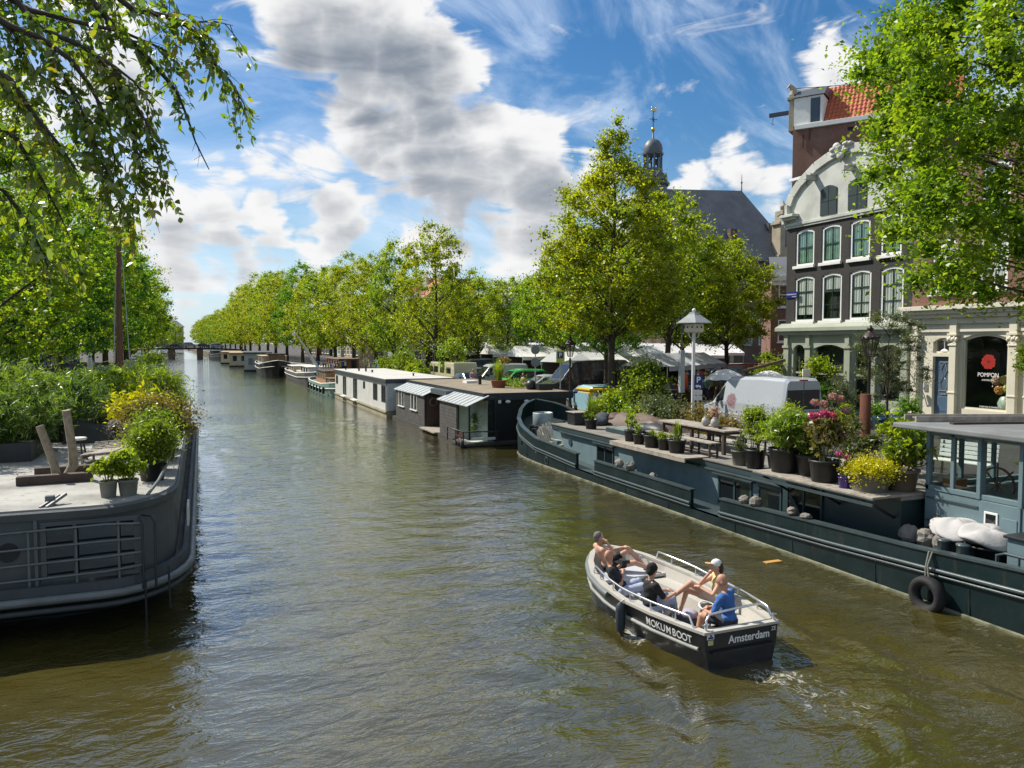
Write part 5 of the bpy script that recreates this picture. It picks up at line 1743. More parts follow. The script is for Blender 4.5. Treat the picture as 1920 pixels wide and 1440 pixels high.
planter('black pot of yellow conifer sprays behind dusky pink hydrangea', 'potted plant', (14.1, 16.0, Z1), .34, .5, [('bush', (0, .1, .4), (.45, .45, .4), 1100, .085, L_elm, .6), ('bush', (.05, .25, 1.05), (.25, .25, .45), 1500, .05, L_yellow and L_olive, .3), ('bush', (.05, .1, .85), (.3, .3, .3), 800, .06, L_bronze, .5), ('heads', ((-.28, -.1, .55), (-.05, -.3, .68), (.2, -.25, .5), (-.3, .2, .6)), .11, L_dusk)])
planter('large black tub of arching yellow green bamboo', 'potted plant', (13.2, 14.82, Z2), .38, .58, [('bamboo', (0, .05, .4), (.7, .7, .42), 5200, .15, L_bamboo), ('bamboo', (.2, .2, .65), (.5, .5, .35), 2600, .16, L_bamboo)])
planter('black tub of green bamboo leaves partly behind the bigger bamboo', 'potted plant', (14.0, 15.35, 1.602), .3, .45, [('bamboo', (.1, 0, .6), (.45, .45, .5), 2800, .15, L_bamboo)])
planter('black tub with low leafy shrub between bamboo and pink hydrangea', 'potted plant', (13.4, 14.2, Z2), .32, .5, [('bush', (0, 0, .22), (.38, .38, .3), 900, .08, L_elm, .55), ('heads', ((-.1, .1, .62),), .075, L_dusk)])
hy = [(-.18, .22, 1.0), (-.02, .05, 1.02), (.14, -.08, .98), (-.1, -.02, 1.06), (.25, .2, 1.25), (.05, .3, 1.28), (.3, .0, 1.42), (.38, -.12, 1.38), (-.22, -.1, .55), (.15, -.32, .6), (.42, -.25, 1.12), (0, .25, .8)]
planter('tall pink hydrangea in a black tub on the flower shelf', 'potted plant', (13.1, 13.42, Z2), .34, .5, [('bush', (.05, 0, .65), (.48, .5, .55), 1500, .105, L_bronze, .62), ('heads', hy[:4], .1, L_pink), ('heads', hy[4:], .09, L_dusk)])
planter('small purple pot of bronze leaves at the shelf edge', 'potted plant', (12.92, 12.66, Z2), .13, .24, [('bush', (0, 0, .16), (.22, .22, .18), 360, .05, L_bronze, .5), ('heads', ((-.02, .12, .5), (.03, -.02, .44)), .06, L_pink)], mat('purple glaze', (.05, .02, .2), .3, bump=0))
planter('low wide planter overflowing with bright yellow flowers', 'planter', (13.22, 12.26, Z2), .4, .36, [('bush', (-.05, 0, .1), (.62, .62, .24), 4200, .042, L_sedum, .9)], gp, sx=1.0, cone=.9)
planter('big round stoneware jar with broad light green leaves next to the wheelhouse', 'potted plant', (13.85, 12.0, Z2 - .03), .34, .5, [('bush', (.0, .1, .35), (.48, .48, .42), 520, .2, L_fresh, .36)], mat('brown jar', (.12, .09, .06), .5, dirt=.3), cone=.75)
planter('broad leaved green shrub behind the rusty funnel', 'potted plant', (15.7, 13.6, 1.802), .34, .45, [('bush', (0, 0, .5), (.75, .75, .5), 800, .17, L_elm, .4)])
planter('leafy green shrub before the rusty funnel with pale variegated leaves', 'potted plant', (14.3, 13.6, 1.802), .3, .4, [('bush', (0, 0, .55), (.55, .55, .5), 900, .12, L_grey, .4)])

# table, benches, chairs
tb = thing('garden_table', 'long dark wooden table on the barge roof with teapots on it', 'table', (15.0, 20.6, Z1))
for k in range(4):
    obj('table_board', MB().box(14.56 + k * .222, 14.775 + k * .222, 18.95, 22.6, 2.30, 2.345), M_['greywood'], tb, bev=.004)
obj('apron', MB().box(14.66, 15.34, 19.1, 22.45, 2.2, 2.3), M_['darkwood'], tb)
for x in (14.66, 15.34):
    for y in (19.1, 20.75, 22.4):
        obj('leg', MB().cb((x, y, 1.9), (.1, .1, .6)), M_['darkwood'], tb)
for i, (x, lab) in enumerate(((13.98, 'slatted wooden bench on the canal side of the long table'), (15.75, 'wooden bench behind the long table, mostly hidden'))):
    b = thing('garden_bench', lab, 'bench', (x, 20.4, Z1), 0, 'benches at the long table')
    for k in range(2):
        obj('seat_board', MB().box(x - .17 + k * .175, x - .005 + k * .175, 18.6, 22.2, 2.02, 2.06), M_['greywood'], b, bev=.004)
    for y in (18.7, 19.6, 20.9, 22.1):
        for s_ in (-.14, .14):
            obj('leg', MB().cb((x + s_, y, 1.81), (.05, .05, .42)), M_['darkwood'], b)
    obj('stretcher', MB().box(x - .015, x + .015, 18.7, 22.1, 1.72, 1.76).box(x - .14, x + .14, 18.68, 18.72, 1.72, 1.76), M_['darkwood'], b)
tp = mat('grey earthenware', (.4, .38, .34), .6, var=.3, bump=.2)
for i, (x, y, r, lab) in enumerate(((14.9, 20.35, .13, 'round ribbed grey vase, left of the two on the table'), (14.95, 19.95, .13, 'round ribbed grey vase, right of the two on the table'))):
    o = MB().lathe([(r * .5, 0), (r * .95, .07), (r * 1.05, .15), (r * .85, .24), (r * .4, .29), (r * .45, .32)], (x, y, 2.346), 16)
    obj('table_vase', o, tp, None, org=(x, y, 2.346), label=lab, cat='vase', group='vases on the table')
planter('dried dusky pink flowers in a brown vase on the long table', 'vase', (15.15, 20.2, 2.346), .07, .22, [('bush', (0, 0, .2), (.2, .2, .2), 420, .055, L_dusk, .7)], tp, name='flower_vase', group='vases on the table')
obj('table_bowl', MB().lathe([(.05, 0), (.06, .03), (.14, .09), (.13, .09), (.04, .04)], (14.85, 19.55, 2.346), 14), M_['darkwood'], None, org=(14.85, 19.55, 2.346), label='small dark bowl near the right end of the long table', cat='bowl')


def adirondack(label, loc, rz):
    c = thing('deck_chair', label, 'chair', loc, rz, 'whitish wooden deck chairs on the bow')
    m = mat('bleached wood', (.52, .48, .38), .8, var=.35, vs=4, bump=.25)
    for k in range(5):
        x = -.24 + k * .12
        obj('back_slat', MB().bar((x, -.28, .3), (x * 1.15, -.62, 1.0 - abs(k - 2) * .05), .1, .02), m, c, local=True)
    for k in range(4):
        y = .3 - k * .13
        obj('seat_slat', MB().bar((-.28, y, .36 - k * .04), (.28, y, .36 - k * .04), .11, .02), m, c, local=True)
    for s_ in (-1, 1):
        obj('arm', MB().bar((s_ * .34, .32, .52), (s_ * .34, -.48, .52), .12, .025), m, c, local=True)
        obj('leg', MB().bar((s_ * .3, .3, 0), (s_ * .3, .3, .52), .04, .08), m, c, local=True)
        obj('leg', MB().bar((s_ * .3, .3, .34), (s_ * .3, -.7, .03), .04, .1), m, c, local=True)
    return c


adirondack('bleached wooden deck chair nearest the bow tank on the barge', (13.9, 29.95, .55), rad(160))
adirondack('second bleached deck chair, lower down on the barge side deck', (13.35, 28.55, .45), rad(200))
# covered heaps, skylight, tub, rolled tarp
tarp = MB()
nu, nv = 22, 16
vs = []
for j in range(nv + 1):
    for i in range(nu + 1):
        x, y = 15.6 + 1.5 * i / nu, 24.2 + 4.4 * j / nv
        e = min(i, nu - i, 4) / 4 * min(j, nv - j, 3) / 3
        vs.append((x, y, Z1 + e ** .6 * (.42 + .07 * math.sin(i * .55 + j * .3) + .05 * math.sin(j * .9 - i * .4) + .03 * math.sin(i * 2.1 + j * 1.7)) + .012))
tarp.add(vs, [(j * (nu + 1) + i, j * (nu + 1) + i + 1, (j + 1) * (nu + 1) + i + 1, (j + 1) * (nu + 1) + i) for j in range(nv) for i in range(nu)], True)
obj('tarpaulin', tarp, mat('brown tarpaulin', (.12, .08, .06), .6, var=.3, bump=.3, bs=6), None, org=(16.3, 26, Z1), label='crumpled brown tarpaulin over a heap on the barge roof', cat='tarpaulin')
obj('cover_roll', MB().ball((15.35, 24.0, Z1 + .22), (.36, .7, .24), 16, 10).ball((15.35, 24.7, Z1 + .2), (.3, .5, .2), 16, 8), mat('dark grey cover', (.035, .045, .05), .5, bump=.2, bs=7), None, org=(15.35, 24, Z1), label='rolled dark grey cover lying before the brown tarpaulin', cat='cover')
for i, (x, y, z, r, m, lab) in enumerate(((15.6, 28.6, .2, 30, 'dark slate fabric', 'dark blue folded cloth bundle left of the brown tarpaulin'), (16.1, 28.1, .22, 75, 'brown leather', 'brown leather cushion tossed beside the tarpaulin'), (15.2, 28.0, .15, 10, 'dark slate fabric', 'small dark cushion at the near side of the bundles'))):
    mm = mat(m, (.035, .05, .065) if 'slate' in m else (.1, .06, .045), .7, bump=.3, bs=9)
    mb = MB().ball((0, 0, 0), (.42, .36, .17), 14, 8)
    mb.v = [(p[0], p[1], p[2] + .14 * math.exp(-((p[0] - .2) / .15) ** 2) * (p[2] > 0)) for p in mb.v]
    o = obj('cushion', mb, mm, None, label=lab, cat='cushion')
    o.location = (x, y, Z1 + z)
    o.rotation_euler = (.15 * i, .1, rad(r))
sk = thing('skylight', 'low glazed skylight box with pale green panes on the barge roof', 'skylight', (14.85, 25.0, Z1))
obj('skylight_box', MB().box(14.35, 15.2, 24.3, 25.9, Z1, Z1 + .16), M_['teal'], sk, bev=.01)
for k in range(3):
    obj('skylight_pane', MB().box(14.4, 15.15, 24.35 + k * .52, 24.82 + k * .52, Z1 + .161, Z1 + .175), mat('pale green glass', (.28, .38, .36), .15, bump=0), sk)
tub = thing('planter_tub', 'square black planter tub at the bow corner of the barge roof', 'tub', (14.5, 28.6, Z1))
obj('tub_body', MB().box(14.2, 14.85, 28.25, 28.95, Z1, Z1 + .5), M_['black'], tub, bev=.03)
obj('tub_lid', MB().box(14.15, 14.9, 28.2, 29.0, Z1 + .502, Z1 + .54), M_['greywood'], tub, bev=.01)
# white sacks in tubs by the wheelhouse
for i, (x, y, z, lab, lab2) in enumerate(((13.72, 10.55, .72, 'black plastic tub under the left white sack', 'crumpled white sack on the left black tub'), (13.62, 9.85, .72, 'black plastic tub with small white tag under the right sack', 'crumpled white sack on the right black tub'))):
    o = obj('plastic_tub', MB().lathe([(.28, 0), (.37, .45), (.4, .46), (.4, .5), (.36, .5), (.33, .3)], (x, y, z), 18), M_['pot'], None, org=(x, y, z), label=lab, cat='tub', group='tubs by the wheelhouse')
    sc_ = MB().ball((0, 0, 0), 1, 30, 20)
    q_ = []
    for x_, y_, z_ in sc_.v:
        th = math.atan2(y_, x_)
        k = 1 + .10 * abs(math.sin(2.5 * th + i + 2.2 * z_)) + .07 * math.sin(4 * th + 5 * z_ + i) + .03 * abs(math.sin(9 * th - 6 * z_))
        q_.append((x_ * .42 * k, y_ * .46 * k, (z_ * .17 if z_ > 0 else z_ * .13) * k + .07 * math.exp(-((x_ - .2) ** 2 + (y_ + .1) ** 2) / .1) - .05 * math.sin(x_ * 5 + i)))
    sc_.v = q_
    o = obj('sack', sc_, mat('white sack cloth', (.46, .45, .44), .9, var=.1, bump=.35, bs=14), None, label=lab2, cat='sack', group='white sacks by the wheelhouse')
    o.location = (x + .02, y, z + .62)
    o.rotation_euler = (.1, -.15, i)
lg = thing('firewood_stack', 'small stack of split firewood beside the white sacks', 'firewood', (13.85, 11.05, .72))
for k in range(7):
    a = RND.uniform(-.3, .3)
    obj('log', MB().tube([(13.7 + .09 * (k % 3), 10.95 + .12 * math.sin(k), 1.2 + .09 * (k // 3)), (14.0 + .04 * k % .1, 11.3 + .1 * a, 1.22 + .09 * (k // 3))], .05, 6), M_['log'], lg)
obj('log_tub', MB().lathe([(.26, 0), (.33, .42), (.35, .44), (.3, .44)], (13.85, 11.1, .74), 14), M_['pot'], lg)
gt = thing('grey_tank', 'pale blue grey steel deck tank at the right frame edge', 'tank', (13.9, 8.7, .7))
obj('tank_body', MB().box(13.35, 14.0, 7.6, 9.3, .7, 1.5), M_['ltblue'], gt, bev=.02)
obj('tank_lid', MB().box(13.3, 13.99, 7.55, 9.35, 1.502, 1.56), M_['black'], gt, bev=.015)
for i, (pts, lab) in enumerate((([(13.6, 31.0, 1.3), (16, 33.2, 1.25), (18.6, 34.6, 1.35)], 'mooring rope from the barge bow to the quay'), ([(16.9, 12.6, 1.1), (17.8, 13.2, 1.0), (18.7, 14.4, 1.35)], 'mooring rope amidships between barge and quay'), ([(11.9, 50.6, .5), (13.2, 50.3, .3), (14.0, 50.25, .6)], 'slack rope at the corner of the white houseboat'))):
    a, b, c = (Vector(p) for p in pts)
    obj('mooring_rope', MB().tube([(a * (1 - q) ** 2 + b * 2 * q * (1 - q) + c * q * q) for q in (0, .15, .3, .45, .6, .75, .9, 1)], .022, 6), mat('grey rope', (.14, .15, .12)), None, org=pts[0], label=lab, cat='rope')
# coil of rope and small deck clutter
rc = MB()
for k in range(3):
    rc.tube([(13.32 + (.13 + .012 * k) * math.cos(j * .4189), 9.0 + (.13 + .012 * k) * math.sin(j * .4189), .72 + .04 * k) for j in range(16)], .02, 5)
obj('rope_coil', rc, mat('grey rope', (.14, .15, .12)), None, org=(13.32, 9, .7), label='coil of grey rope on the side deck behind the mooring rail', cat='rope')
# ladder on the wheelhouse roof
ld = thing('ladder', 'wooden ladder lying on the pale wheelhouse roof', 'ladder', (15.3, 11.4, 3.31))
A, B, C2, D2 = on_z(1690, 788, 3.45), on_z(1840, 772, 3.45), on_z(1730, 795, 3.45), on_z(1845, 780, 3.45)
A, B = Vector((14.15, 11.95, 3.375)), Vector((16.9, 10.9, 3.375))
off = Vector((.16, .42, 0))
for s_ in (0, 1):
    obj('rail', MB().bar(A + off * s_, B + off * s_, .05, .12), M_['greywood'], ld)
for k in range(9):
    p = A.lerp(B, (k + .5) / 9)
    obj('rung', MB().bar(p, p + off, .045, .03), M_['greywood'], ld)
obj('spare_plank', MB().bar((14.4, 11.3, 3.335), (16.6, 10.65, 3.335), .12, .04), M_['darkwood'], None, org=(15.5, 11, 3.36), label='dark plank lying beside the ladder on the wheelhouse roof', cat='plank')
# slatted white garden bench beyond the barge, seen through the wheelhouse glass
def slat_bench(label, loc, rz, m):
    b = thing('garden_bench', label, 'bench', loc, rz)
    for k in range(4):
        obj('seat_slat', MB().box(-.8, .8, .02 + k * .12, .12 + k * .12, .42, .45), m, b, local=True, bev=.005)
    for k in range(4):
        obj('back_slat', MB().box(-.8, .8, -.06 - k * .02, -.035 - k * .02, .5 + k * .12, .6 + k * .12), m, b, local=True, bev=.005)
    for x in (-.7, .7):
        obj('leg', MB().bar((x, .45, 0), (x, .45, .42), .05).bar((x, 0, 0), (x, -.12, .95), .05).bar((x, 0, .42), (x, .48, .42), .05), M_['black'], b, local=True)


slat_bench('white slatted garden bench on the quay behind the flower shelf', (19.9, 15.1, GZ), rad(100), M_['white'])
# --- the grey houseboat at the left
lb = thing('grey_houseboat', 'dark slate grey houseboat at the left with rounded stern corner and garden roof', 'houseboat', (-3.4, 28, 0))
M_['slatepaint'] = mat('slate grey hull paint', (.065, .078, .084), .55, spec=.3, var=.35, vs=1.1, bump=.2, dirt=.35, col2=(.04, .048, .052))
M_['wallgrey'] = mat('grey cabin paint', (.09, .105, .11), .6, var=.3, vs=1.2, bump=.12, dirt=.2)
M_['trimgrey'] = mat('light worn rail', (.16, .18, .18), .45, var=.3, bump=.1, dirt=.2)


def stern_outline(grow, z, rake=0.0, y1=44.0, xl=-6.15):
    """plan of the boat: flat stern towards the bridge, rounded corner on the water side"""
    pts = []
    xr, ys, R_ = -.42 + grow, 14.75 - grow + rake, 1.35
    pts.append((xl, ys, z))
    for k in range(9):
        a = -math.pi / 2 + math.pi / 2 * k / 8
        pts.append((xr - R_ + R_ * math.cos(a), ys + R_ * 1.5 + R_ * 1.5 * math.sin(a), z))
    pts += [(xr, ys + (y1 - ys) * q, z) for q in (.3, .5, .7, .9)]
    pts += [(xr - .8, y1, z), (xl, y1, z)]
    return pts


hl = MB().loft([stern_outline(-.35, -.5, 1.0), stern_outline(-.3, .0, .95), stern_outline(-.02, .45, .25), stern_outline(.1, .62, .0), stern_outline(.12, .72, 0)], False, True, True)
obj('hull', hl, M_['slatepaint'], lb)
obj('rubbing_strake', MB().tube(stern_outline(.15, .70)[:-2], .075, 8), M_['trimgrey'], lb)
obj('rubbing_strake', MB().tube(stern_outline(.13, .52)[:-2], .05, 8), M_['slatepaint'], lb)
obj('bulwark', MB().loft([stern_outline(.1, .72), stern_outline(.08, .92), stern_outline(0, .92), stern_outline(0, .72)], False, True, False), M_['slatepaint'], lb)
obj('side_deck', MB().add(stern_outline(0, .74), [tuple(range(16))]), M_['deck'], lb)
cabin = []
for z, g in ((.7, -.14), (2.1, -.14)):
    cabin.append(stern_outline(g, z))
obj('cabin_wall', MB().loft(cabin, False, True, False), M_['wallgrey'], lb)
obj('roof_edge', MB().loft([stern_outline(-.08, 2.02), stern_outline(-.06, 2.14), stern_outline(-.1, 2.17)], False, True, True), M_['wallgrey'], lb)
obj('roof_deck', MB().loft([stern_outline(-.12, 2.172), stern_outline(-.12, 2.2)], False, True, True), mat('pale roof deck', (.40, .39, .355), .85, var=.6, vs=.9, bump=.3, dirt=.55), lb)
yf = 14.89
w = obj('cabin_window', MB().box(-2.58, -1.08, yf - .05, yf, 1.9, 1.97).box(-2.58, -1.08, yf - .05, yf, .95, 1.02).box(-2.58, -2.5, yf - .05, yf, 1.02, 1.9).box(-1.16, -1.08, yf - .05, yf, 1.02, 1.9).box(-2.1, -2.05, yf - .05, yf, 1.02, 1.9), M_['wallgrey'], lb)
obj('window_glass', MB().box(-2.5, -1.16, yf - .02, yf - .01, 1.02, 1.9), M_['dkglass'], w)
obj('porthole', MB().tube([(-3.06, yf + .01, 1.5), (-3.06, yf - .03, 1.5)], .16, 18), M_['black'], lb)
obj('wall_join', MB().box(-2.68, -2.63, yf - .04, yf, .75, 2.1), M_['trimgrey'], lb)
obj('hull_port', MB().box(-.35, -.31, 17.2, 18.0, 1.2, 1.6), M_['white'], lb)
rl = MB()
for i, z in enumerate((1.02, 1.28, 1.55, 1.84)):
    rl_ = MB().tube([(-6.1, 14.78, z - .05), (-3.2, 14.78, z), (-1.6, 14.74, z + .04), (-1.0, 14.78, z + .09 - .03 * i)], .02, 6)
    obj('stern_rail', rl_, M_['trimgrey'], lb)
for x in (-5.4, -4.1, -2.75, -2.05, -1.4):
    obj('rail_post', MB().tube([(x, 14.78, .75), (x, 14.78, 1.86 + .03 * (x + 3))], .022, 6), M_['trimgrey'], lb)
for x in (-1.02, -.82):
    obj('boarding_hoop', MB().tube([(x, 14.72, .7), (x, 14.72, 1.85), (x - .06, 14.85, 1.95), (x - .22, 14.95, 1.96)], .022, 6), M_['black'], lb)
obj('hull_chain', MB().tube([(-.98, 14.55, .9), (-.98, 14.55, -.12)], .02, 5).tube([(-.62, 14.75, 1.05), (-.6, 14.72, .3)], .02, 5), M_['black'], lb)
obj('mooring_bollard', MB().tube([(-1.85, 14.95, .74), (-1.85, 14.95, 1.0)], .09, 12).tube([(-2.0, 14.95, .86), (-1.7, 14.95, .86)], .03, 6), M_['trimgrey'], lb)
obj('roof_rail', MB().tube([(-.98, 15.5, 2.2), (-.8, 15.9, 2.4), (-.72, 16.8, 2.5), (-.68, 18.5, 2.52), (-.68, 22, 2.52)], .03, 6), M_['trimgrey'], lb)
obj('roof_vent', MB().box(-2.55, -2.42, 15.15, 15.28, 2.2, 2.36), M_['trimgrey'], lb)
obj('roof_gutter', MB().bar((-2.6, 14.98, 2.2), (-2.35, 15.3, 2.34), .04, .05).bar((-2.5, 14.98, 2.2), (-2.25, 15.3, 2.36), .04, .05), M_['trimgrey'], lb)
cr = thing('mast_crutch', 'two leaning pale timber posts forming a V on the left roof', 'mast crutch', (-2.85, 18.1, 2.2))
obj('post', MB().tube([(-2.78, 17.9, 2.2), (-2.84, 18.0, 2.5), (-3.08, 18.0, 3.32)], [.09, .08, .075], 8), M_['log'], cr)
obj('post', MB().tube([(-2.66, 18.0, 2.22), (-2.52, 18.15, 2.45), (-2.52, 18.1, 2.8), (-2.6, 18.0, 3.62)], [.07, .1, .085, .075], 8), M_['log'], cr)
for i, (y, x0, x1, lab) in enumerate(((17.5, -3.42, -2.1, 'nearer dark beam lying on the left roof'), (18.6, -3.3, -2.05, 'farther dark beam lying on the left roof'))):
    obj('beam', MB().bar((x0, y, 2.29), (x1, y + .1, 2.29), .2, .18), M_['darkwood'], None, org=(-2.7, y, 2.2), bev=.015, label=lab + ' under the timber posts', cat='beam', group='beams on the left roof')
stl = thing('stool', 'small round pale topped stool on the left roof', 'stool', (-2.77, 20.7, 2.2))
obj('stool_seat', MB().lathe([(.18, .5), (.2, .52), (.2, .55), (.17, .56)], n=16), M_['white'], stl, local=True)
for k in range(4):
    a = k * 1.57 + .6
    obj('leg', MB().tube([(.12 * math.cos(a), .12 * math.sin(a), .5), (.21 * math.cos(a), .21 * math.sin(a), 0)], .02, 6), M_['darkwood'], stl, local=True)
obj('leg_ring', MB().tube([(.17 * math.cos(k * .6283), .17 * math.sin(k * .6283), .22) for k in range(11)], .012, 5), M_['darkwood'], stl, local=True)
lo = thing('sun_lounger', 'low weathered wooden sun lounger on the left roof', 'lounger', (-2.2, 20.5, 2.2))
for k in range(6):
    obj('slat', MB().bar((-2.62 + k * .03, 20.0 + k * .14, 2.42), (-1.95 + k * .03, 20.05 + k * .14, 2.46), .12, .025), M_['greywood'], lo)
for x in (-2.62, -1.95):
    obj('frame_rail', MB().bar((x, 19.97, 2.36), (x + .16, 20.82, 2.36), .05, .1), M_['greywood'], lo)
for p in ((-2.6, 20.0), (-1.93, 20.05), (-2.45, 20.75), (-1.82, 20.8)):
    obj('leg', MB().cb((p[0], p[1], 2.27), (.05, .05, .14)), M_['greywood'], lo)
dt = thing('folding_table', 'collapsed dark slatted table behind the stool on the left roof', 'table', (-2.2, 22, 2.2))
for k in range(5):
    obj('slat', MB().bar((-2.6, 21.6 + k * .17, 2.36 + .02 * k), (-1.85, 21.7 + k * .17, 2.38 + .02 * k), .09, .02), M_['greywood'], dt)
for p in ((-2.55, 21.65), (-1.9, 21.7), (-2.5, 22.3), (-1.9, 22.35)):
    obj('leg', MB().bar((p[0], p[1], 2.2), (p[0] + .12, p[1], 2.36), .03), M_['darkwood'], dt)
sm = obj('dark_tarpaulin', MB().add([(-3.6 + 2.3 * i / 10, 24.2 + 1.6 * j / 6, 2.21 + (.5 + .12 * math.sin(i * 1.2) + .1 * math.sin(i * .7 + j)) * min(1, min(j, 6 - j) / 1.5 + .02)) for j in range(7) for i in range(11)], [(j * 11 + i, j * 11 + i + 1, j * 11 + i + 12, j * 11 + i + 11) for j in range(6) for i in range(10)], True), mat('khaki cover', (.03, .03, .024), .75, bump=.4, bs=5), None, org=(-2.4, 25, 2.2), label='sagging dark cover under the bamboo on the left roof', cat='tarpaulin')
clay = mat('greyish clay pot', (.2, .2, .17), .8, var=.4, dirt=.3)
planter('left of two clay pots with round leafy shrub at the left roof edge', 'potted plant', (-1.62, 15.6, 2.2), .15, .3, [('bush', (0, 0, .3), (.38, .38, .28), 1100, .085, L_fresh, .55)], clay, 'potted plants on the left roof')
planter('right of two clay pots with round leafy shrub at the left roof edge', 'potted plant', (-1.3, 15.65, 2.2), .17, .3, [('bush', (0, 0, .28), (.38, .38, .28), 1100, .085, L_elm, .5)], clay, 'potted plants on the left roof')
planter('dark pot with big light green herb plant behind the two clay pots', 'potted plant', (-.98, 17.2, 2.2), .26, .4, [('bush', (0, 0, .4), (.52, .6, .55), 3200, .075, L_fresh, .42), ('blade', 40, .7, .8, L_fresh, .03)], None, 'potted plants on the left roof')
planter('tall light green leafy shrub leaning over the roof rail at left', 'potted plant', (-1.0, 18.6, 2.2), .26, .4, [('bush', (-.02, 0, .5), (.6, .6, .62), 3600, .075, L_fresh, .45)], None, 'potted plants on the left roof')
planter('round bronze green shrub overhanging the water at left', 'potted plant', (-.95, 20.3, 2.2), .35, .5, [('bush', (.12, 0, .45), (.8, 1.1, .7), 8500, .055, L_bronze, .6)], None, 'potted plants on the left roof')
planter('golden yellow leaved plant at the top of the left garden', 'potted plant', (-1.5, 22.3, 2.2), .3, .5, [('bush', (.0, 0, .62), (.95, .6, .34), 2600, .18, L_yellow, .35)], None, 'potted plants on the left roof')


def bamboo(label, c, r, n, L, lm, canes=40, lumps=90):
    t = thing('bamboo', label, 'bamboo', (c[0], c[1], 2.2), 0, 'bamboo clumps on the left roof')
    d = NR.normal(size=(lumps, 3))
    d /= np.linalg.norm(d, axis=1)[:, None]
    cc = np.array((0, 0, c[2] - 2.2)) + d * np.array(r) * NR.uniform(.35, 1.0, (lumps, 1))
    cc[:, 2] += NR.normal(0, .1, lumps)
    P = clumps(cc, NR.uniform(.25, .5, lumps), n // lumps)
    obj('leaves', quads_mesh('leaves', blades(P, L, .25, .15, .03, droop=.75), lm), None, t)
    st = MB()
    for k in range(canes):
        p = cc[k % lumps]
        st.tube([(p[0] * .6, p[1] * .8, 0), (p[0] * .7, p[1] * .85, p[2] * .6), tuple(p)], [.016, .012, .004], 4)
    obj('canes', st, mat('bamboo cane', (.16, .17, .05), .6), t, local=True)
    obj('planter_box', MB().box(-r[0] * .6, r[0] * .6, -r[1] * .6, r[1] * .6, 0, .45), M_['black'], t, local=True)


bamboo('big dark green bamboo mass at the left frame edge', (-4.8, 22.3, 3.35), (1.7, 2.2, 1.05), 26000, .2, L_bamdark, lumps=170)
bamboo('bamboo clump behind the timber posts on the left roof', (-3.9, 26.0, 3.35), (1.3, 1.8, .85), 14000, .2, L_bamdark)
bamboo('bamboo clump in the middle of the left roof hedge', (-3.0, 29.0, 3.25), (1.5, 1.5, .9), 16000, .2, L_bamboo)
bamboo('bright yellow green bamboo clump at the water side of the left roof', (-1.7, 29.0, 3.2), (1.05, 1.7, .95), 24000, .2, L_bamboo, lumps=110)
bamboo('low bamboo sprays at the far end of the left roof over the water', (-1.2, 33.5, 2.9), (.6, 2.2, .6), 5000, .2, L_bamboo)


# --- generic canal boats further off
def canal_boat(name, label, loc, L, B, hullm, sheer, bow_up, parts, capm=None, rz=0.0):
    t = thing(name, label, 'boat', loc, rz, 'boats moored along the canal')
    b = B / 2
    H_ = Hull(0, [(0, b * .35), (.04 * L, b * .72), (.12 * L, b * .95), (.3 * L, b), (.75 * L, b), (.88 * L, b * .8), (.96 * L, b * .4), (L, .05)], [(0, sheer + bow_up * .6), (.2 * L, sheer), (.7 * L, sheer), (.9 * L, sheer + bow_up * .55), (L, sheer + bow_up)], [(0, sheer + bow_up * .6 - .3), (.2 * L, sheer - .3), (.7 * L, sheer - .3), (.9 * L, sheer + bow_up * .55 - .3), (L, sheer + bow_up - .35)], .9)
    obj('hull', H_.lower(0, L, 24), hullm, t, local=True)
    for s_ in (-1, 1):
        obj('bulwark', H_.bulwark(s_, 0, L, .08, 24), hullm, t, local=True)
        obj('rail_cap', H_.strake(s_, 0, L, lambda y: lerp_tab(H_.sheer, y), .06, -.04, 24), capm or M_['trimgrey'], t, local=True)
        obj('rubbing_strake', H_.strake(s_, .03 * L, L * .98, lambda y: lerp_tab(H_.low, y) * .75, .05, .0, 24), capm or M_['trimgrey'], t, local=True)
    obj('boat_deck', H_.deck(0.01 * L, L * .98, lambda y: lerp_tab(H_.low, y) + .05), M_['deck'], t, local=True)
    for p in parts:
        nm, x0, x1, y0, y1, z0, z1, m = p[:8]
        o = obj(nm, MB().box(x0, x1, y0, y1, z0, z1), m, t, local=True, bev=.04)
        if len(p) > 8:                        # windows along both sides and the end, roof
            n, wm = p[8], p[9]
            for k in range(n):
                yc = y0 + (y1 - y0) * (k + .5) / n
                hw = (y1 - y0) / n * .3
                for xs in (x0 - .015, x1 + .015):
                    obj('window', MB().box(xs - .012, xs + .012, yc - hw, yc + hw, z0 + (z1 - z0) * .45, z1 - .12), M_['dkglass'], o, local=True)
            m2 = max(1, int((x1 - x0) / 1.1))
            for k in range(m2):
                xc = x0 + (x1 - x0) * (k + .5) / m2
                obj('window', MB().box(xc - .3, xc + .3, y0 - .027, y0 - .003, z0 + (z1 - z0) * .45, z1 - .12), M_['dkglass'], o, local=True)
            if wm:
                obj('cabin_roof', MB().box(x0 - .12, x1 + .12, y0 - .15, y1 + .15, z1 + .001, z1 + .09), wm, o, local=True, bev=.03)
    return t


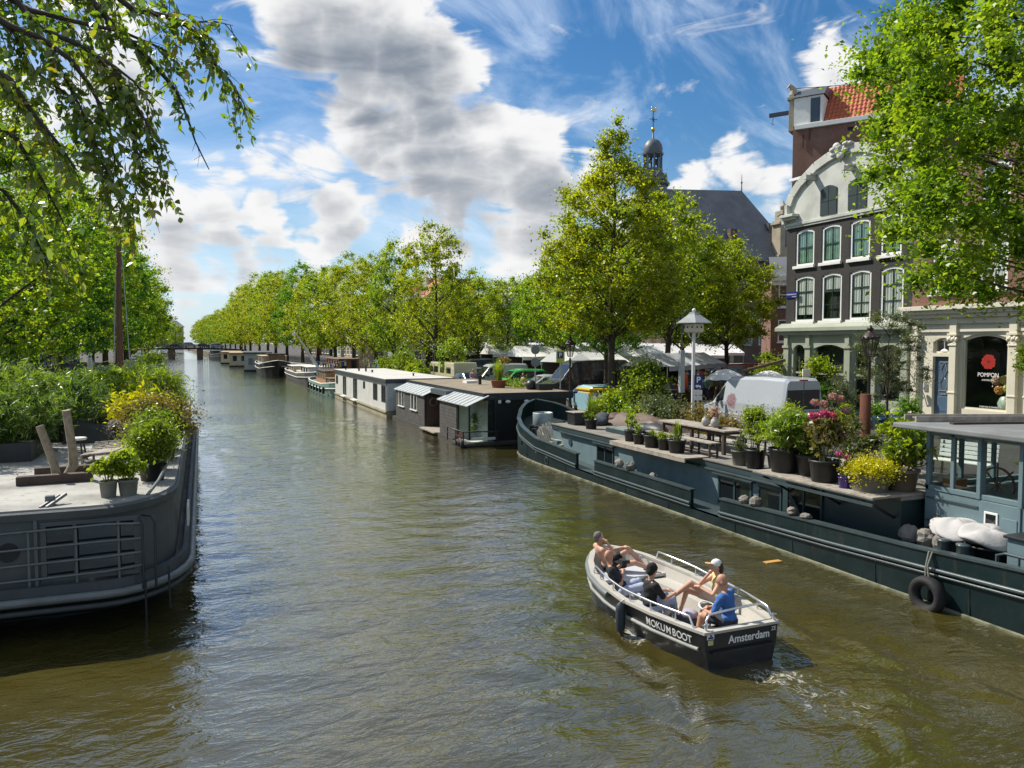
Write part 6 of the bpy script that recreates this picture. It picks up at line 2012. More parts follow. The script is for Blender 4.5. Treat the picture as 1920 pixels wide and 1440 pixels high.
paleteal = mat('pale teal paint', (.2, .34, .31), .5, var=.3, dirt=.2)
canary = mat('tan timber', (.5, .27, .12), .5, var=.3)
beige = mat('beige cabin', (.6, .53, .4), .6, var=.2, dirt=.12)
t = canal_boat('teal_boat', 'small pale teal boat with varnished wooden wheelhouse, next to the white houseboat', (12.5, 89, 0), 17, 3.4, paleteal, 1.0, .35, [('wheelhouse', -1.05, 1.05, 4.2, 11, .75, 2.1, canary, 6, M_['darkwood']), ('fore_cabin', -.95, .95, 11.4, 14, .75, 1.5, canary, 2, M_['wood'])], M_['white'], math.pi)
for k in range(6):
    obj('fender', MB().tube([(1.72, 3 + k * 2.2, .75), (1.72, 3 + k * 2.2, .12)], .12, 8), M_['rubber'], t, local=True)
canal_boat('grey_tug', 'dark grey tug with white deck house and small cream cabin', (13.4, 120.5, 0), 27, 4.4, mat('tug grey', (.12, .12, .12), .5, var=.3, dirt=.3), 1.15, .4, [('deck_house', -1.5, 1.5, 2.5, 9, .8, 1.7, beige, 3, M_['white']), ('fore_cabin', -1.4, 1.4, 17, 24.5, .8, 2.0, mat('white cabin', (.7, .7, .66), .5, dirt=.08), 3, M_['white']), ('hatch', -1.2, 1.2, 10, 16, .8, 1.25, beige)], M_['white'], math.pi)
canal_boat('wooden_cabin_boat', 'boat with brown wooden cabin lying behind the grey tug', (16.6, 92, 0), 16, 3.2, M_['darkwood'], 1.3, .3, [('cabin', -1.2, 1.2, 2, 12, .9, 3.0, mat('red brown timber', (.2, .075, .04), .5, var=.3), 5, M_['wood'])])
canal_boat('black_barge', 'black hulled boat with cream upper band and tan deckhouse', (10.6, 140, 0), 21, 4.6, M_['black'], 1.7, .7, [('deck_house', -1.8, 1.8, 3, 15, 1.3, 2.9, beige, 4, mat('tan canvas', (.5, .36, .22), .8)), ('wheelhouse', -1.2, 1.2, 15.5, 18.5, 1.3, 3.3, M_['wood'], 2, M_['darkwood'])], M_['white'], math.pi)
for nm, lab, x0, x1, y0, y1, z0, z1, m, rm in (('houseboat', 'pale blue white houseboat with grey blue roof in the far row', 7.6, 12, 142, 166, .2, 3.1, mat('blue white siding', (.5, .58, .6), .6, var=.15), M_['lead']),
                                            ('houseboat', 'cream houseboat with flat tan roof beyond the pale blue one', 6.0, 10.2, 170, 192, .2, 2.7, beige, mat('tan roof', (.4, .3, .18), .8)),
                                            ('houseboat', 'second cream houseboat, farther and slightly yellower', 5.0, 9.2, 196, 222, .2, 2.6, M_['cream'], mat('tan roof', (.4, .3, .18), .8))):
    t = thing(nm, lab, 'houseboat', ((x0 + x1) / 2, (y0 + y1) / 2, 0), -rad(3.3), 'far houseboats')
    hw, hl_ = (x1 - x0) / 2, (y1 - y0) / 2
    obj('pontoon', MB().box(-hw - .1, hw + .1, -hl_ - .2, hl_ + .2, -.5, z0 + .1), M_['black'], t, local=True)
    o = obj('wall', MB().box(-hw, hw, -hl_, hl_, z0 + .1, z1), m, t, local=True)
    obj('roof', MB().box(-hw - .25, hw + .25, -hl_ - .3, hl_ + .3, z1, z1 + .28), rm, t, local=True, bev=.03)
    for k in range(5):
        y = -hl_ + (k + .5) * hl_ * .4
        obj('window', MB().box(-hw - .04, -hw - .01, y - .6, y + .6, 1.2, 2.3), M_['dkglass'], o, local=True)
    for x in (-hw * .5, hw * .3):
        obj('window', MB().box(x - .4, x + .4, -hl_ - .04, -hl_ - .01, 1.2, 2.3), M_['dkglass'], o, local=True)
canal_boat('dark_barge', 'dark low barge farthest along the right row by the bridge', (3.9, 262, 0), 30, 4.4, M_['black'], 1.6, .5, [('deck_house', -1.7, 1.7, 5, 20, 1.2, 2.7, M_['slatepaint'], 5, M_['lead'])], None, math.pi + .05)
for y, xr, L, lab, m in ((52, -3.95, 26, 'dark boat just beyond the bamboo on the left bank', M_['black']), (84, -4.3, 30, 'second dark moored boat along the left bank', M_['slatepaint']), (128, -6.0, 28, 'dark flat decked boat whose stern juts out far along the left bank', M_['black'])):
    canal_boat('dark_barge', lab, (xr - 2.1, y + L, 0), L, 4.2, m, 1.5, .4, [('deck_house', -1.5, 1.5, 5, L - 8, 1.1, 2.2, M_['slatepaint'], 5, M_['deck'])], None, math.pi)
ms = thing('tall_mast', 'tall reddish brown wooden mast with stay wires at the left', 'mast', (-3.98, 45, 1.0))
obj('mast_pole', MB().tube([(-3.98, 45, 1.0), (-3.95, 45, 6), (-3.87, 45, 11.2)], [.17, .15, .1], 10), mat('brown mast varnish', (.17, .075, .04), .5, var=.3, vs=2), ms)
obj('stay_wire', MB().tube([(-4.35, 45.2, 2.2), (-3.95, 45, 10.9)], .03, 5), M_['steel'], ms)
obj('stay_wire', MB().tube([(-3.45, 45.2, 2.2), (-3.8, 45, 10.9)], .03, 5), M_['steel'], ms)
obj('mast_step', MB().box(-4.6, -3.4, 44.5, 45.5, .6, 1.0), M_['darkwood'], ms)
obj('furled_parasol', MB().lathe([(.03, 0), (.03, .9), (.2, 1.0), (.12, 1.9), (.02, 2.35)], (-6.9, 58, GZ + .9), 10), M_['white_canvas'], None, org=(-6.9, 58, GZ), label='furled white parasol under the left bank trees', cat='parasol')
sm_ = thing('slanting_mast', 'white slanting mast boom rising between the right boats', 'mast', (13.4, 96, 1.8))
obj('mast_pole', MB().tube([(13.5, 96, 1.6), (12.4, 96, 3.2), (11.6, 96, 4.6), (10.35, 96, 6.5)], [.2, .17, .13, .07], 8), M_['white'], sm_)
obj('mast_fitting', MB().box(10.25, 10.55, 95.8, 96.2, 5.9, 6.2), M_['white'], sm_)
fl = thing('flag_string', 'string of small coloured prayer flags over the boats', 'flags', (11.8, 84, 2.9))
obj('cord', MB().tube([(11.4, 84, 3.0), (13, 84.3, 2.75), (14.6, 84.6, 3.05)], .012, 4), M_['white'], fl)
fc = [(.03, .12, .5), (.75, .75, .7), (.55, .04, .04), (.05, .3, .1), (.75, .5, .05)]
for k in range(12):
    x = 11.5 + k * .26
    z = 3.0 - .25 * math.sin((x - 11.4) / 3.2 * math.pi)
    obj('flag', MB().quad((x, 84.1, z - .42), (x + .2, 84.12, z - .4), (x + .2, 84.1, z), (x, 84.1, z)), mat('flag cloth %d' % (k % 5), fc[k % 5], .8, bump=0), fl)


# --- white houseboat
wb = thing('white_houseboat', 'white boarded houseboat with dark fascia and flat pale roof', 'houseboat', (13.5, 61.5, 0))
X0, X1, YA, YB = 11.45, 16.0, 50.7, 72.1
obj('pontoon', MB().box(X0 - .05, X1, YA, YB, -.5, .42).box(X0 - .12, X0 - .05, YA, YB, .3, .42), mat('stained concrete', (.36, .33, .23), .9, var=.4, vs=.8, dirt=.4), wb)
wbl = MB()
wwin = [(70.5, 71.7, 1.25, 2.05), (66.2, 68.0, .5, 2.1), (61.25, 63.1, .5, 2.13), (58.05, 58.9, 1.5, 2.08), (53.65, 55.2, .9, 2.1), (51.1, 52.45, .93, 2.1)]
v0 = len(wbl.v)
wall_holes(wbl, YA, YB, .44, 2.3, wwin, .1, X0)
obj('wall', wbl, mat('houseboat white', (.68, .68, .65), .5, var=.2, vs=.9, bump=.08, dirt=.16), wb)
obj('end_wall', MB().box(X0 + .002, X1, YA - .02, YA + .05, .44, 2.3).box(X0 + .6, X1, YA + .1, YB, .44, 2.3), M_['white'], wb)
bd = MB()
for k in range(9):
    z = .5 + k * .2
    b_ = MB().box(X0 + .004, X1, YA - .042, YA - .021, z, z + .185)
    obj('siding_board', b_, mat('white siding tinted shadow blue', (.66, .7, .73), .55, bump=.05), wb)  # white boards; the end wall's bluish shadow is put into their colour
for a, b, c, d in wwin:
    w = obj('window', MB().box(X0 + .02, X0 + .07, a, a + .08, c, d).box(X0 + .02, X0 + .07, b - .08, b, c, d).box(X0 + .02, X0 + .07, a + .08, b - .08, d - .08, d).box(X0 + .02, X0 + .07, a + .08, b - .08, c, c + .08).box(X0 + .02, X0 + .07, (a + b) / 2 - .04, (a + b) / 2 + .04, c + .08, d - .08), M_['black'], wb)
    obj('pane', MB().box(X0 + .04, X0 + .05, a + .08, b - .08, c + .08, d - .08), M_['dkglass'], w)
    if c < .6:
        obj('door_step', MB().box(X0 - .25, X0, a, b, .36, .44), M_['white'], w)
obj('fascia', MB().box(X0 - .12, X1 + .1, YA - .14, YB + .1, 2.3, 2.56), mat('dark slate fascia', (.045, .06, .075), .5), wb, bev=.01)
obj('roof', MB().box(X0 - .12, X1 + .1, YA - .14, YB + .1, 2.561, 2.6), mat('pale grey roof', (.55, .54, .5), .85, var=.25, vs=.7), wb)
obj('downpipe', MB().tube([(X0 - .05, YA + .05, .45), (X0 - .05, YA + .05, 2.3)], .04, 6), M_['steel'], wb)
for x, y, r, h in ((12.8, 64.5, .13, .55), (12.5, 66, .12, .2), (12.9, 62.4, .12, .2), (14.3, 54.6, .1, .2), (11.9, 69, .1, .15)):
    obj('roof_vent', MB().lathe([(r * .6, 0), (r * .6, h * .8), (r, h * .82), (r, h)], (x, y, 2.6), 10), M_['black'], wb)

# --- grey boarded houseboat with two bays
gbt = thing('boarded_houseboat', 'black and grey boarded houseboat with two metal roofed bays and big corner window', 'houseboat', (14.4, 42.5, 0))
obj('pontoon', MB().box(11.7, 17.4, 34.7, 50.2, -.5, .18).box(11.45, 17.4, 34.6, 36.5, .05, .16), mat('black concrete', (.05, .05, .045), .85, dirt=.3), gbt)
obj('wall', MB().box(12.9, 17.2, 35.3, 50, .18, 2.2).box(13.28, 17.2, 35.2, 35.3, .18, 2.2), M_['black'], gbt)
obj('roof', MB().box(12.7, 17.45, 35.05, 50.3, 2.48, 2.53), mat('gravel roof', (.27, .225, .16), .95, var=.4, vs=1, bump=.6, bs=30, dirt=.1), gbt)
obj('fascia', MB().box(12.65, 17.5, 35.0, 35.05, 2.2, 2.55).box(17.45, 17.5, 35.05, 50.3, 2.2, 2.55).box(12.65, 12.7, 35.05, 50.3, 2.3, 2.55), mat('black zinc', (.03, .04, .05), .45, .3), gbt)
gw = mat('grey stained board', (.085, .08, .075), .75, dirt=.3, var=.5, vs=3, bump=.3, bs=16)
for a, b, wins in ((42.75, 49.7, ((47.4, 48.9), (44.3, 45.8))), (36.75, 39.68, ())):
    nb = 10
    for k in range(nb):
        z0 = .2 + k * .172
        cuts = [a] + [q for wn in sorted(wins) for q in wn] + [b]
        segs = [(a, b)] if not (1.0 < z0 + .08 < 1.85 and wins) else [(cuts[i], cuts[i + 1]) for i in range(0, len(cuts), 2)]
        for p, q in segs:
            obj('board', MB().box(11.83, 11.87 + .006 * (k % 2), p, q, z0, z0 + .162), gw, gbt)
    obj('bay_core', MB().box(11.89, 12.9, a + .02, b - .02, .19, 1.93), M_['black'], gbt)
    for p, q in wins:
        w = obj('window', MB().box(11.8, 11.9, p, p + .07, .98, 1.9).box(11.8, 11.9, q - .07, q, .98, 1.9).box(11.8, 11.9, (p + q) / 2 - .05, (p + q) / 2 + .05, 1.05, 1.9).box(11.74, 11.9, p - .05, q + .05, .93, .98), M_['white'], gbt)
        obj('pane', MB().box(11.88, 11.888, p + .07, q - .07, .98, 1.9), M_['dkglass'], w)
zinc = mat('zinc roof sheet', (.5, .53, .54), .42, .35, var=.45, vs=1.2, bump=.08, col2=(.36, .38, .34), dirt=.08)
for a, b, n in ((42.65, 49.85, 9), (34.75, 39.85, 8)):
    o = None
    for k in range(n):
        y0 = a + (b - a) * k / n
        y1 = a + (b - a) * (k + 1) / n - .025
        obj('roof_sheet', MB().add([(11.72, y0, 1.98), (12.85, y0, 2.46), (12.85, y1, 2.46), (11.72, y1, 1.98), (11.72, y0, 1.94), (12.85, y0, 2.42), (12.85, y1, 2.42), (11.72, y1, 1.94)], [(0, 1, 2, 3), (7, 6, 5, 4), (0, 3, 7, 4), (1, 5, 6, 2), (0, 4, 5, 1), (3, 2, 6, 7)]), zinc, gbt)
        obj('standing_seam', MB().bar((11.72, y1 + .012, 1.985), (12.85, y1 + .012, 2.465), .025, .04), zinc, gbt)
    if a > 40:
        obj('bay_cheek', MB().prism([(11.84, .2), (12.88, .2), (12.88, 2.41), (11.84, 1.93)], 'y', a + .08, a + .1 if a > 40 else a + .0801), M_['black'], gbt)
# recess between the bays: door, wreath, plant
obj('recess_floor', MB().box(11.5, 12.9, 39.7, 42.7, .12, .185), M_['greywood'], gbt)
d = obj('door', MB().box(12.86, 12.9, 39.9, 41.0, .2, 2.1), M_['dkglass'], gbt)
obj('door_frame', MB().box(12.8, 12.86, 39.82, 39.9, .2, 2.1).box(12.8, 12.86, 41.0, 41.08, .2, 2.1), M_['palegreen'], d)
obj('side_door', MB().box(11.95, 12.85, 42.68, 42.74, .2, 1.95), M_['darkwood'], gbt)
obj('lintel', MB().box(12.2, 12.9, 39.7, 42.74, 2.12, 2.4), M_['lead'], gbt)
obj('wreath', MB().tube([(12.35 + .22 * math.cos(k * .5236), 42.64, 1.6 + .22 * math.sin(k * .5236)) for k in range(13)], .05, 6), M_['wood'], gbt)
# corner window
cf = MB().box(11.86, 11.94, 36.62, 36.74, .3, 1.95).box(11.86, 11.94, 34.9, 35.02, .3, 2.0).box(11.86, 11.94, 35.02, 36.62, .3, .36)
cf.box(11.94, 13.25, 34.9, 34.96, .3, .42).box(13.2, 13.28, 34.9, 35.0, .3, 2.25)
c_ = obj('corner_frame', cf, M_['black'], gbt)
obj('pane', MB().box(11.88, 11.89, 35.02, 36.62, .36, 1.93), M_['glass'], c_)
obj('pane', MB().prism([(11.94, .42), (13.2, .42), (13.2, 2.4), (12.85, 2.4), (11.94, 2.02)], 'y', 34.92, 34.93), M_['glass'], c_)
obj('window_sill', MB().box(11.95, 13.2, 34.82, 34.9, .3, .42), M_['white'], c_)
obj('corner_room', MB().box(12.895, 12.9, 35.1, 39.7, .2, 2.2).box(11.9, 13.2, 36.74, 36.76, .2, 1.9).box(11.9, 13.2, 35.0, 39.7, .19, .2), mat('pale sitting room', (.72, .74, .68), .9), gbt)
obj('indoor_plant', quads_mesh('indoor_plant', foliage((12.3 - 14.4, 35.5 - 42.5, 1.2), (.25, .3, .7), 300, .16, .4, .35), L_fresh), None, gbt)
obj('deck_rail', MB().tube([(11.5, 37.2, .75), (11.5, 34.65, .75), (13.3, 34.6, .72)], .03, 6).tube([(11.5, 37.2, .5), (11.5, 34.65, .5)], .025, 6).tube([(11.5, 34.65, .1), (11.5, 34.65, .78)], .03, 6).tube([(11.5, 37.2, .1), (11.5, 37.2, .78)], .03, 6).tube([(13.2, 34.6, .1), (13.2, 34.6, .75)], .03, 6).tube([(11.5, 35.9, .1), (11.5, 35.9, .78)], .025, 6), M_['black'], gbt)
for x, y in ((15.35, 49.1), (16.2, 48.6)):
    obj('roof_vent', MB().lathe([(.1, 0), (.1, .4), (.14, .42), (.14, .55)], (x, y - 6, 2.53), 10), M_['black'], gbt)
obj('roof_hatch', MB().box(15.0, 15.7, 44.5, 45.3, 2.53, 2.68), M_['white'], gbt)
obj('roof_box', MB().box(16.3, 17.1, 36.6, 37.2, 2.53, 2.85).ball((16.2, 37.4, 2.75), .3, 10, 7), M_['black'], gbt)
obj('wall_box', MB().box(13.4, 13.55, 34.96, 35.0, 2.05, 2.2), M_['white'], gbt)
for x in (13.9, 14.9):
    obj('security_lamp', MB().ball((x, 34.93, 2.12), (.15, .12, .08), 8, 6), M_['white'], gbt)
for i, y in enumerate((35.15, 34.75)):
    ring = []
    for k in range(19):
        a = 6.2832 * k / 18
        ring.append([(11.4 + .1 * math.cos(b), y + (.2 + .09 * math.sin(b)) * math.cos(a), .1 + (.2 + .09 * math.sin(b)) * math.sin(a)) for b in (0, 1.05, 2.1, 3.14, 4.2, 5.2)])
    tt = thing('tyre_fender', ('left' if i == 0 else 'right') + ' of two small tyres hanging at the boarded houseboat corner', 'tyre', (11.4, y, .1), 0, 'tyres on the boarded houseboat')
    obj('tyre', MB().loft(ring, True, True, False), M_['rubber'], tt)
    obj('rope', MB().tube([(11.4, y, .35), (11.5, y + .05, .72)], .02, 5), M_['red'], tt)
planter('terracotta pot of dry ornamental grass on the boarded houseboat roof', 'potted plant', (15.2, 39.6, 2.53), .42, .42, [('blade', 160, 1.5, .45, L_olive, .014), ('bush', (.3, .2, 1.1), (.4, .4, .3), 300, .1, leaf_mat('dry seed heads', [(.22, .16, .08), (.32, .24, .13)], .3), .4)], mat('terracotta', (.26, .09, .05), .8, var=.3), 'roof plants')
bush('sedum_patch', 'low green plants along the quay side of the boarded houseboat roof', 'roof plants', (16.5, 40.5, 2.62), (.6, 2.2, .2), 1800, .1, L_fresh, lumps=24)
# ------------------------------------------------------------------ people
def solid(name, segs, balls, m, parent, voxel, wob=0.0, smooth=3):
    """one closed skin round tapered limbs and rounded masses (world coordinates)"""
    mb = MB()
    for p, q, r0, r1 in segs:
        p, q = Vector(p), Vector(q)
        mb.tube([p, p.lerp(q, .5), q], [r0, (r0 + r1) / 2, r1], 12)
        mb.ball(p, r0, 12, 8)
        mb.ball(q, r1, 12, 8)
    for b in balls:
        mb.ball(b[0], b[1], 16, 12, b[2] if len(b) > 2 else None)
    me = mesh_from(name, mb, m)
    o = bpy.data.objects.new('tmp', me)
    COL.objects.link(o)
    r = o.modifiers.new('r', 'REMESH')
    r.mode = 'VOXEL'
    r.voxel_size = voxel
    r.use_smooth_shade = True
    s_ = o.modifiers.new('s', 'SMOOTH')
    s_.iterations = smooth
    s_.factor = .5
    me2 = bpy.data.meshes.new_from_object(o.evaluated_get(bpy.context.evaluated_depsgraph_get()))
    bpy.data.objects.remove(o)
    me2.name = name
    I = BASE[parent].inverted()
    co = np.empty(len(me2.vertices) * 3, dtype=np.float32)
    me2.vertices.foreach_get('co', co)
    co = co.reshape(-1, 3)
    if wob:
        co[:, 2] += wob * np.sin(co[:, 0] * 40 + co[:, 2] * 55)
        co[:, 0] += wob * np.sin(co[:, 2] * 48 + co[:, 1] * 35)
    A = np.array(I)
    co = co @ A[:3, :3].T + A[:3, 3]
    me2.vertices.foreach_set('co', co.astype(np.float32).ravel())
    me2.update()
    me2.materials.clear()
    me2.materials.append(m)
    n = bpy.data.objects.new(name, me2)
    COL.objects.link(n)
    n.parent = parent
    BASE[n] = BASE[parent]
    return n


def person(label, J, face, skin, shirt=None, trousers=None, hair=None, shoes=None, fine=.011, female=False, sleeves=.75, legs=1.0, group=None, extra=None, cat='person'):
    """J: joints in place coordinates; face: where the head looks"""
    V = {k: Vector(v) for k, v in J.items()}
    t = thing('person', label, cat, tuple(V['P']), 0, group)
    f = Vector(face).normalized()
    up = (V['H'] - V['N']).normalized() * .35 + Vector((0, 0, .65))
    rt = f.cross(up).normalized()
    up = rt.cross(f).normalized()
    HM = Matrix((rt, f, up)).transposed()
    H = V['H']
    k = .9 if female else 1.0
    sh = (V['SR'] - V['SL'])
    mid = V['P'].lerp(V['N'], .5)
    ch = V['P'].lerp(V['N'], .74)
    bx = sh.normalized()
    bz = (V['N'] - V['P']).normalized()
    by = bz.cross(bx).normalized()
    BM = Matrix((bx, by, bz)).transposed()
    torso = [(ch, (.165 * k, .105, .15), BM), (mid, (.135 * k, .095, .16), BM), (V['P'] + bz * .03, (.155, .11, .11), BM)]
    segs = [(V['N'] - bz * .06, H - up * .05, .055 * k, .052 * k), (V['SL'], V['N'] - bz * .03, .06 * k, .055), (V['SR'], V['N'] - bz * .03, .06 * k, .055)]
    arms, legsg = [], []
    for s_ in 'LR':
        arms.append((V['S' + s_], V['E' + s_], .052 * k, .040 * k))
        segs.append((V['E' + s_], V['W' + s_], .040 * k, .027 * k))
        hip = V['P'] + bx * (.09 if s_ == 'R' else -.09)
        legsg.append((hip, V['K' + s_], .085, .058))
        legsg.append((V['K' + s_], V['A' + s_], .055, .036))
    segs += arms + legsg
    balls = [(H + up * .012, (.073, .092, .105), HM), (H + f * .022 - up * .055, (.05, .062, .055), HM), (H + f * .092 - up * .01, (.014, .018, .024), HM)]
    balls += [(H + rt * .074 * s_ - up * .012, (.012, .022, .032), HM) for s_ in (-1, 1)]
    fingers = fine < .02
    for s_ in 'LR':
        d = (V['W' + s_] - V['E' + s_]).normalized()
        c = V['W' + s_] + d * .05
        side = d.cross(Vector((0, 0, 1)))
        side = side.normalized() if side.length > .1 else Vector((1, 0, 0))
        balls.append((c, (.036, .036, .036)))
        if fingers:
            dn = side.cross(d).normalized() * (-1 if side.cross(d).z > 0 else 1)
            for q, ln in ((-1.5, .058), (-.5, .07), (.5, .066), (1.5, .05)):
                b0 = c + side * q * .019 + d * .022
                b1 = b0 + d * ln * .55 + dn * .008
                segs.append((b0, b1, .0105, .0095))
                segs.append((b1, b1 + d * ln * .35 + dn * ln * .4, .0095, .0085))
            b0 = c + side * (.03 if s_ == 'L' else -.03) - d * .015
            segs.append((b0, b0 + side * (.025 if s_ == 'L' else -.025) + d * .045, .012, .0095))
        a = V['A' + s_]
        toe = (V['A' + s_] - V['K' + s_])
        fd = Vector((f.x, f.y, 0)) * .5 + Vector((toe.x, toe.y, 0))
        kn = (V['K' + s_] - V['P'])
        fd = Vector((kn.x, kn.y, 0)).normalized() if Vector((kn.x, kn.y, 0)).length > .1 else Vector((f.x, f.y, 0)).normalized()
        V['T' + s_] = a + fd * .15 - Vector((0, 0, .06))
        segs.append((a - Vector((0, 0, .04)), V['T' + s_], .038, .028))
    solid('body', segs, balls + torso, skin, t, fine, 0, 2)
    if shirt:
        sg = [(V['SL'], V['N'] - bz * .05, .072 * k, .062), (V['SR'], V['N'] - bz * .05, .072 * k, .062)]
        for a in arms:
            if sleeves > 0:
                sg.append((a[0], a[0].lerp(a[1], sleeves), .068 * k, .058 * k))
        tb_ = [(ch, (.178 * k, .118, .155), BM), (mid, (.152 * k, .112, .17), BM), (V['P'] + bz * .07, (.165, .122, .10), BM)]
        solid('shirt', sg, tb_, shirt, t, max(.012, fine), .0035)
    if trousers:
        sg = []
        for i, a in enumerate(legsg):
            if i % 2 == 0:
                e = a[0].lerp(a[1], min(1, legs * 2))
                sg.append((a[0], e, .1, .078 if legs < .5 else .07))
            elif legs > .5:
                sg.append((a[0], a[0].lerp(a[1], (legs - .5) * 2), .07, .058))
        solid('trousers', sg, [(V['P'] + bz * .0, (.172, .128, .115), BM)], trousers, t, max(.012, fine), .0035)
    if shoes:
        sg = []
        for s_ in 'LR':
            sg.append((V['A' + s_] - Vector((0, 0, .045)), V['T' + s_], .05, .04))
        solid('shoes', sg, [], shoes, t, max(.012, fine))
    if hair:
        hm, style = hair
        hb = [(H + up * .03 - f * .012, (.08, .096, .095), HM)]
        if style == 'short':
            hb = [(H + up * .035 - f * .02, (.079, .092, .092), HM), (H - f * .045 - up * .01, (.07, .06, .075), HM)]
        elif style == 'thick':
            hb = [(H + up * .045 - f * .02, (.092, .105, .098), HM), (H - f * .05, (.08, .07, .085), HM)]
        elif style == 'tail':
            hb = [(H + up * .03 - f * .022, (.08, .09, .095), HM), (H - f * .11 - up * .05, (.035, .04, .09), HM), (H - f * .12 - up * .14, (.028, .03, .08), HM)]
        solid('hair', [], hb, hm, t, max(.012, fine), .003 if fingers else 0, 1)
    if fingers:
        ey = MB()
        for s_ in (-1, 1):
            ey.ball(H + f * .083 + rt * .031 * s_ + up * .012, (.010, .008, .006), 8, 6, HM)
        obj('eyes', ey, M_['dark'], t)
        obj('mouth', MB().ball(H + f * .083 - up * .055, (.02, .008, .005), 8, 6, HM), mat('lips', (.35, .13, .1), .5, bump=0), t)
    if extra:
        extra(t, V, HM, H, f, rt, up)
    return t


# ------------------------------------------------------------------ the open sloop with its five people
sl = thing('motor_sloop', 'black open motor sloop with white lettering and steel rails carrying five people', 'motorboat', (7.68, 11.6, 0))
sH = Hull(7.68, [(9.5, .70), (9.9, .80), (10.6, .94), (11.4, 1.01), (12.1, 1.0), (12.8, .88), (13.3, .68), (13.7, .42), (13.95, .12)],
          [(9.5, .60), (11.5, .55), (12.8, .62), (13.95, .78)], [(9.5, .60), (11.5, .55), (12.8, .62), (13.95, .78)], .86)
hullb = mat('sloop black', (.012, .013, .015), .3, var=.15, bump=.03, dirt=.06)
obj('hull', sH.lower(9.5, 13.95, 40), hullb, sl)
wi = mat('sloop inside', (.47, .45, .40), .6, var=.15, vs=2, bump=.1, dirt=.1)
ins = MB()
secs = []
for y in sH.ys(9.58, 13.8, 30):
    w, z = sH.b(y), lerp_tab(sH.sheer, y)
    secs.append([(7.68 - max(.02, w - .1), y, z - .01), (7.68 - max(.02, w * .84 - .1), y, .12), (7.68 + max(.02, w * .84 - .1), y, .12), (7.68 + max(.02, w - .1), y, z - .01)][::-1])
ins.loft(secs, False, False, True)
obj('inner_skin', ins, wi, sl)
for s_ in (-1, 1):
    g = MB()
    secs = []
    for y in sH.ys(9.48, 13.95, 40):
        w, z = sH.b(y), lerp_tab(sH.sheer, y)
        secs.append([(7.68 + s_ * (w + .012), y, z - .03), (7.68 + s_ * (w + .012), y, z + .015), (7.68 + s_ * max(0, w - .115), y, z + .015), (7.68 + s_ * max(0, w - .115), y, z - .03)][::-s_])
    g.loft(secs, False)
    obj('gunwale', g, wi, sl)
    obj('rub_strip', MB().tube([(7.68 + s_ * (sH.b(y) * .955 + .02), y, lerp_tab(sH.sheer, y) * .52) for y in sH.ys(9.62, 13.9, 30)], .034, 6), mat('grey rubber strip', (.3, .31, .29), .6, var=.3), sl)
obj('stern_gunwale', MB().box(6.99, 8.37, 9.47, 9.6, .575, .617), wi, sl)
obj('transom_step', MB().box(7.1, 8.26, 9.44, 9.499, .27, .30), M_['black'], sl)
obj('stern_deck', MB().box(7.05, 8.31, 9.6, 10.1, .36, .42), wi, sl)
obj('seat_cushion', MB().box(7.15, 7.85, 9.63, 10.05, .421, .46), M_['blackm'], sl, bev=.015)
obj('port_bench', MB().loft([[(7.68 - sH.b(y) * .86 + .1, y, .12), (7.68 - sH.b(y) * .93 + .1, y, .38), (7.68 - sH.b(y) * .93 + .46, y, .38), (7.68 - sH.b(y) * .86 + .44, y, .12)] for y in (10.1, 11, 12, 12.7)], False), wi, sl)
obj('starboard_bench', MB().loft([[(7.68 + sH.b(y) * .86 - .1, y, .12), (7.68 + sH.b(y) * .86 - .44, y, .12), (7.68 + sH.b(y) * .93 - .46, y, .38), (7.68 + sH.b(y) * .93 - .1, y, .38)] for y in (10.1, 11, 12, 12.7)], False), wi, sl)
obj('bow_deck', MB().loft([[(7.68 - sH.b(y) + .13, y, .46), (7.68 + sH.b(y) - .13, y, .46), (7.68 + sH.b(y) - .13, y, .40), (7.68 - sH.b(y) + .13, y, .40)] for y in (12.75, 13.1, 13.4)], False), mat('grey deck', (.5, .52, .55), .6, var=.1), sl)
obj('engine_hatch', MB().box(7.45, 7.95, 11.7, 12.5, .12, .34), mat('grey deck', (.5, .52, .55)), sl, bev=.03)
for s_, ya, yb in ((-1, 12.7, 9.85), (1, 13.0, 9.75)):
    yy = [ya - (ya - yb) * k / 10 for k in range(11)]
    P_ = [(7.68 + s_ * (sH.b(y) - .06), y, lerp_tab(sH.sheer, y) + .17) for y in yy]
    P_ = [(P_[0][0], P_[0][1] + .08, P_[0][2] - .16)] + P_ + [(P_[-1][0], P_[-1][1] - .13, P_[-1][2] - .16)]
    r_ = obj('hand_rail', MB().tube(P_, .018, 7), M_['rail'], sl)
    for k in (1, 3, 5, 7, 9):
        y = yy[k]
        x = 7.68 + s_ * (sH.b(y) - .06)
        obj('rail_post', MB().tube([(x, y, lerp_tab(sH.sheer, y)), (x, y, lerp_tab(sH.sheer, y) + .17)], .014, 6), M_['rail'], r_)
obj('stern_rail', MB().tube([(7.12, 9.62, .6), (7.13, 9.66, .72), (7.22, 9.7, .79), (7.7, 9.72, .82), (8.22, 9.74, .83), (8.3, 9.68, .78), (8.36, 9.58, .6)], .02, 8), M_['rail'], sl)
for x, y in ((7.05, 9.56), (8.33, 9.55), (8.18, 13.25)):
    obj('cleat', MB().tube([(x, y, .6), (x, y, .72)], .022, 8).tube([(x - .06, y, .7), (x + .06, y, .7)], .014, 6), M_['rail'], sl)
obj('bow_fender', MB().tube([(7.68 - sH.b(y) - .02, y, lerp_tab(sH.sheer, y) - .07) for y in frange(11.9, 13.9, 14)], .055, 8), M_['trimgrey'], sl)
fe = thing('boat_fender', 'dark blue grey fender hanging on the port side of the sloop', 'fender', (6.62, 11.35, .1))
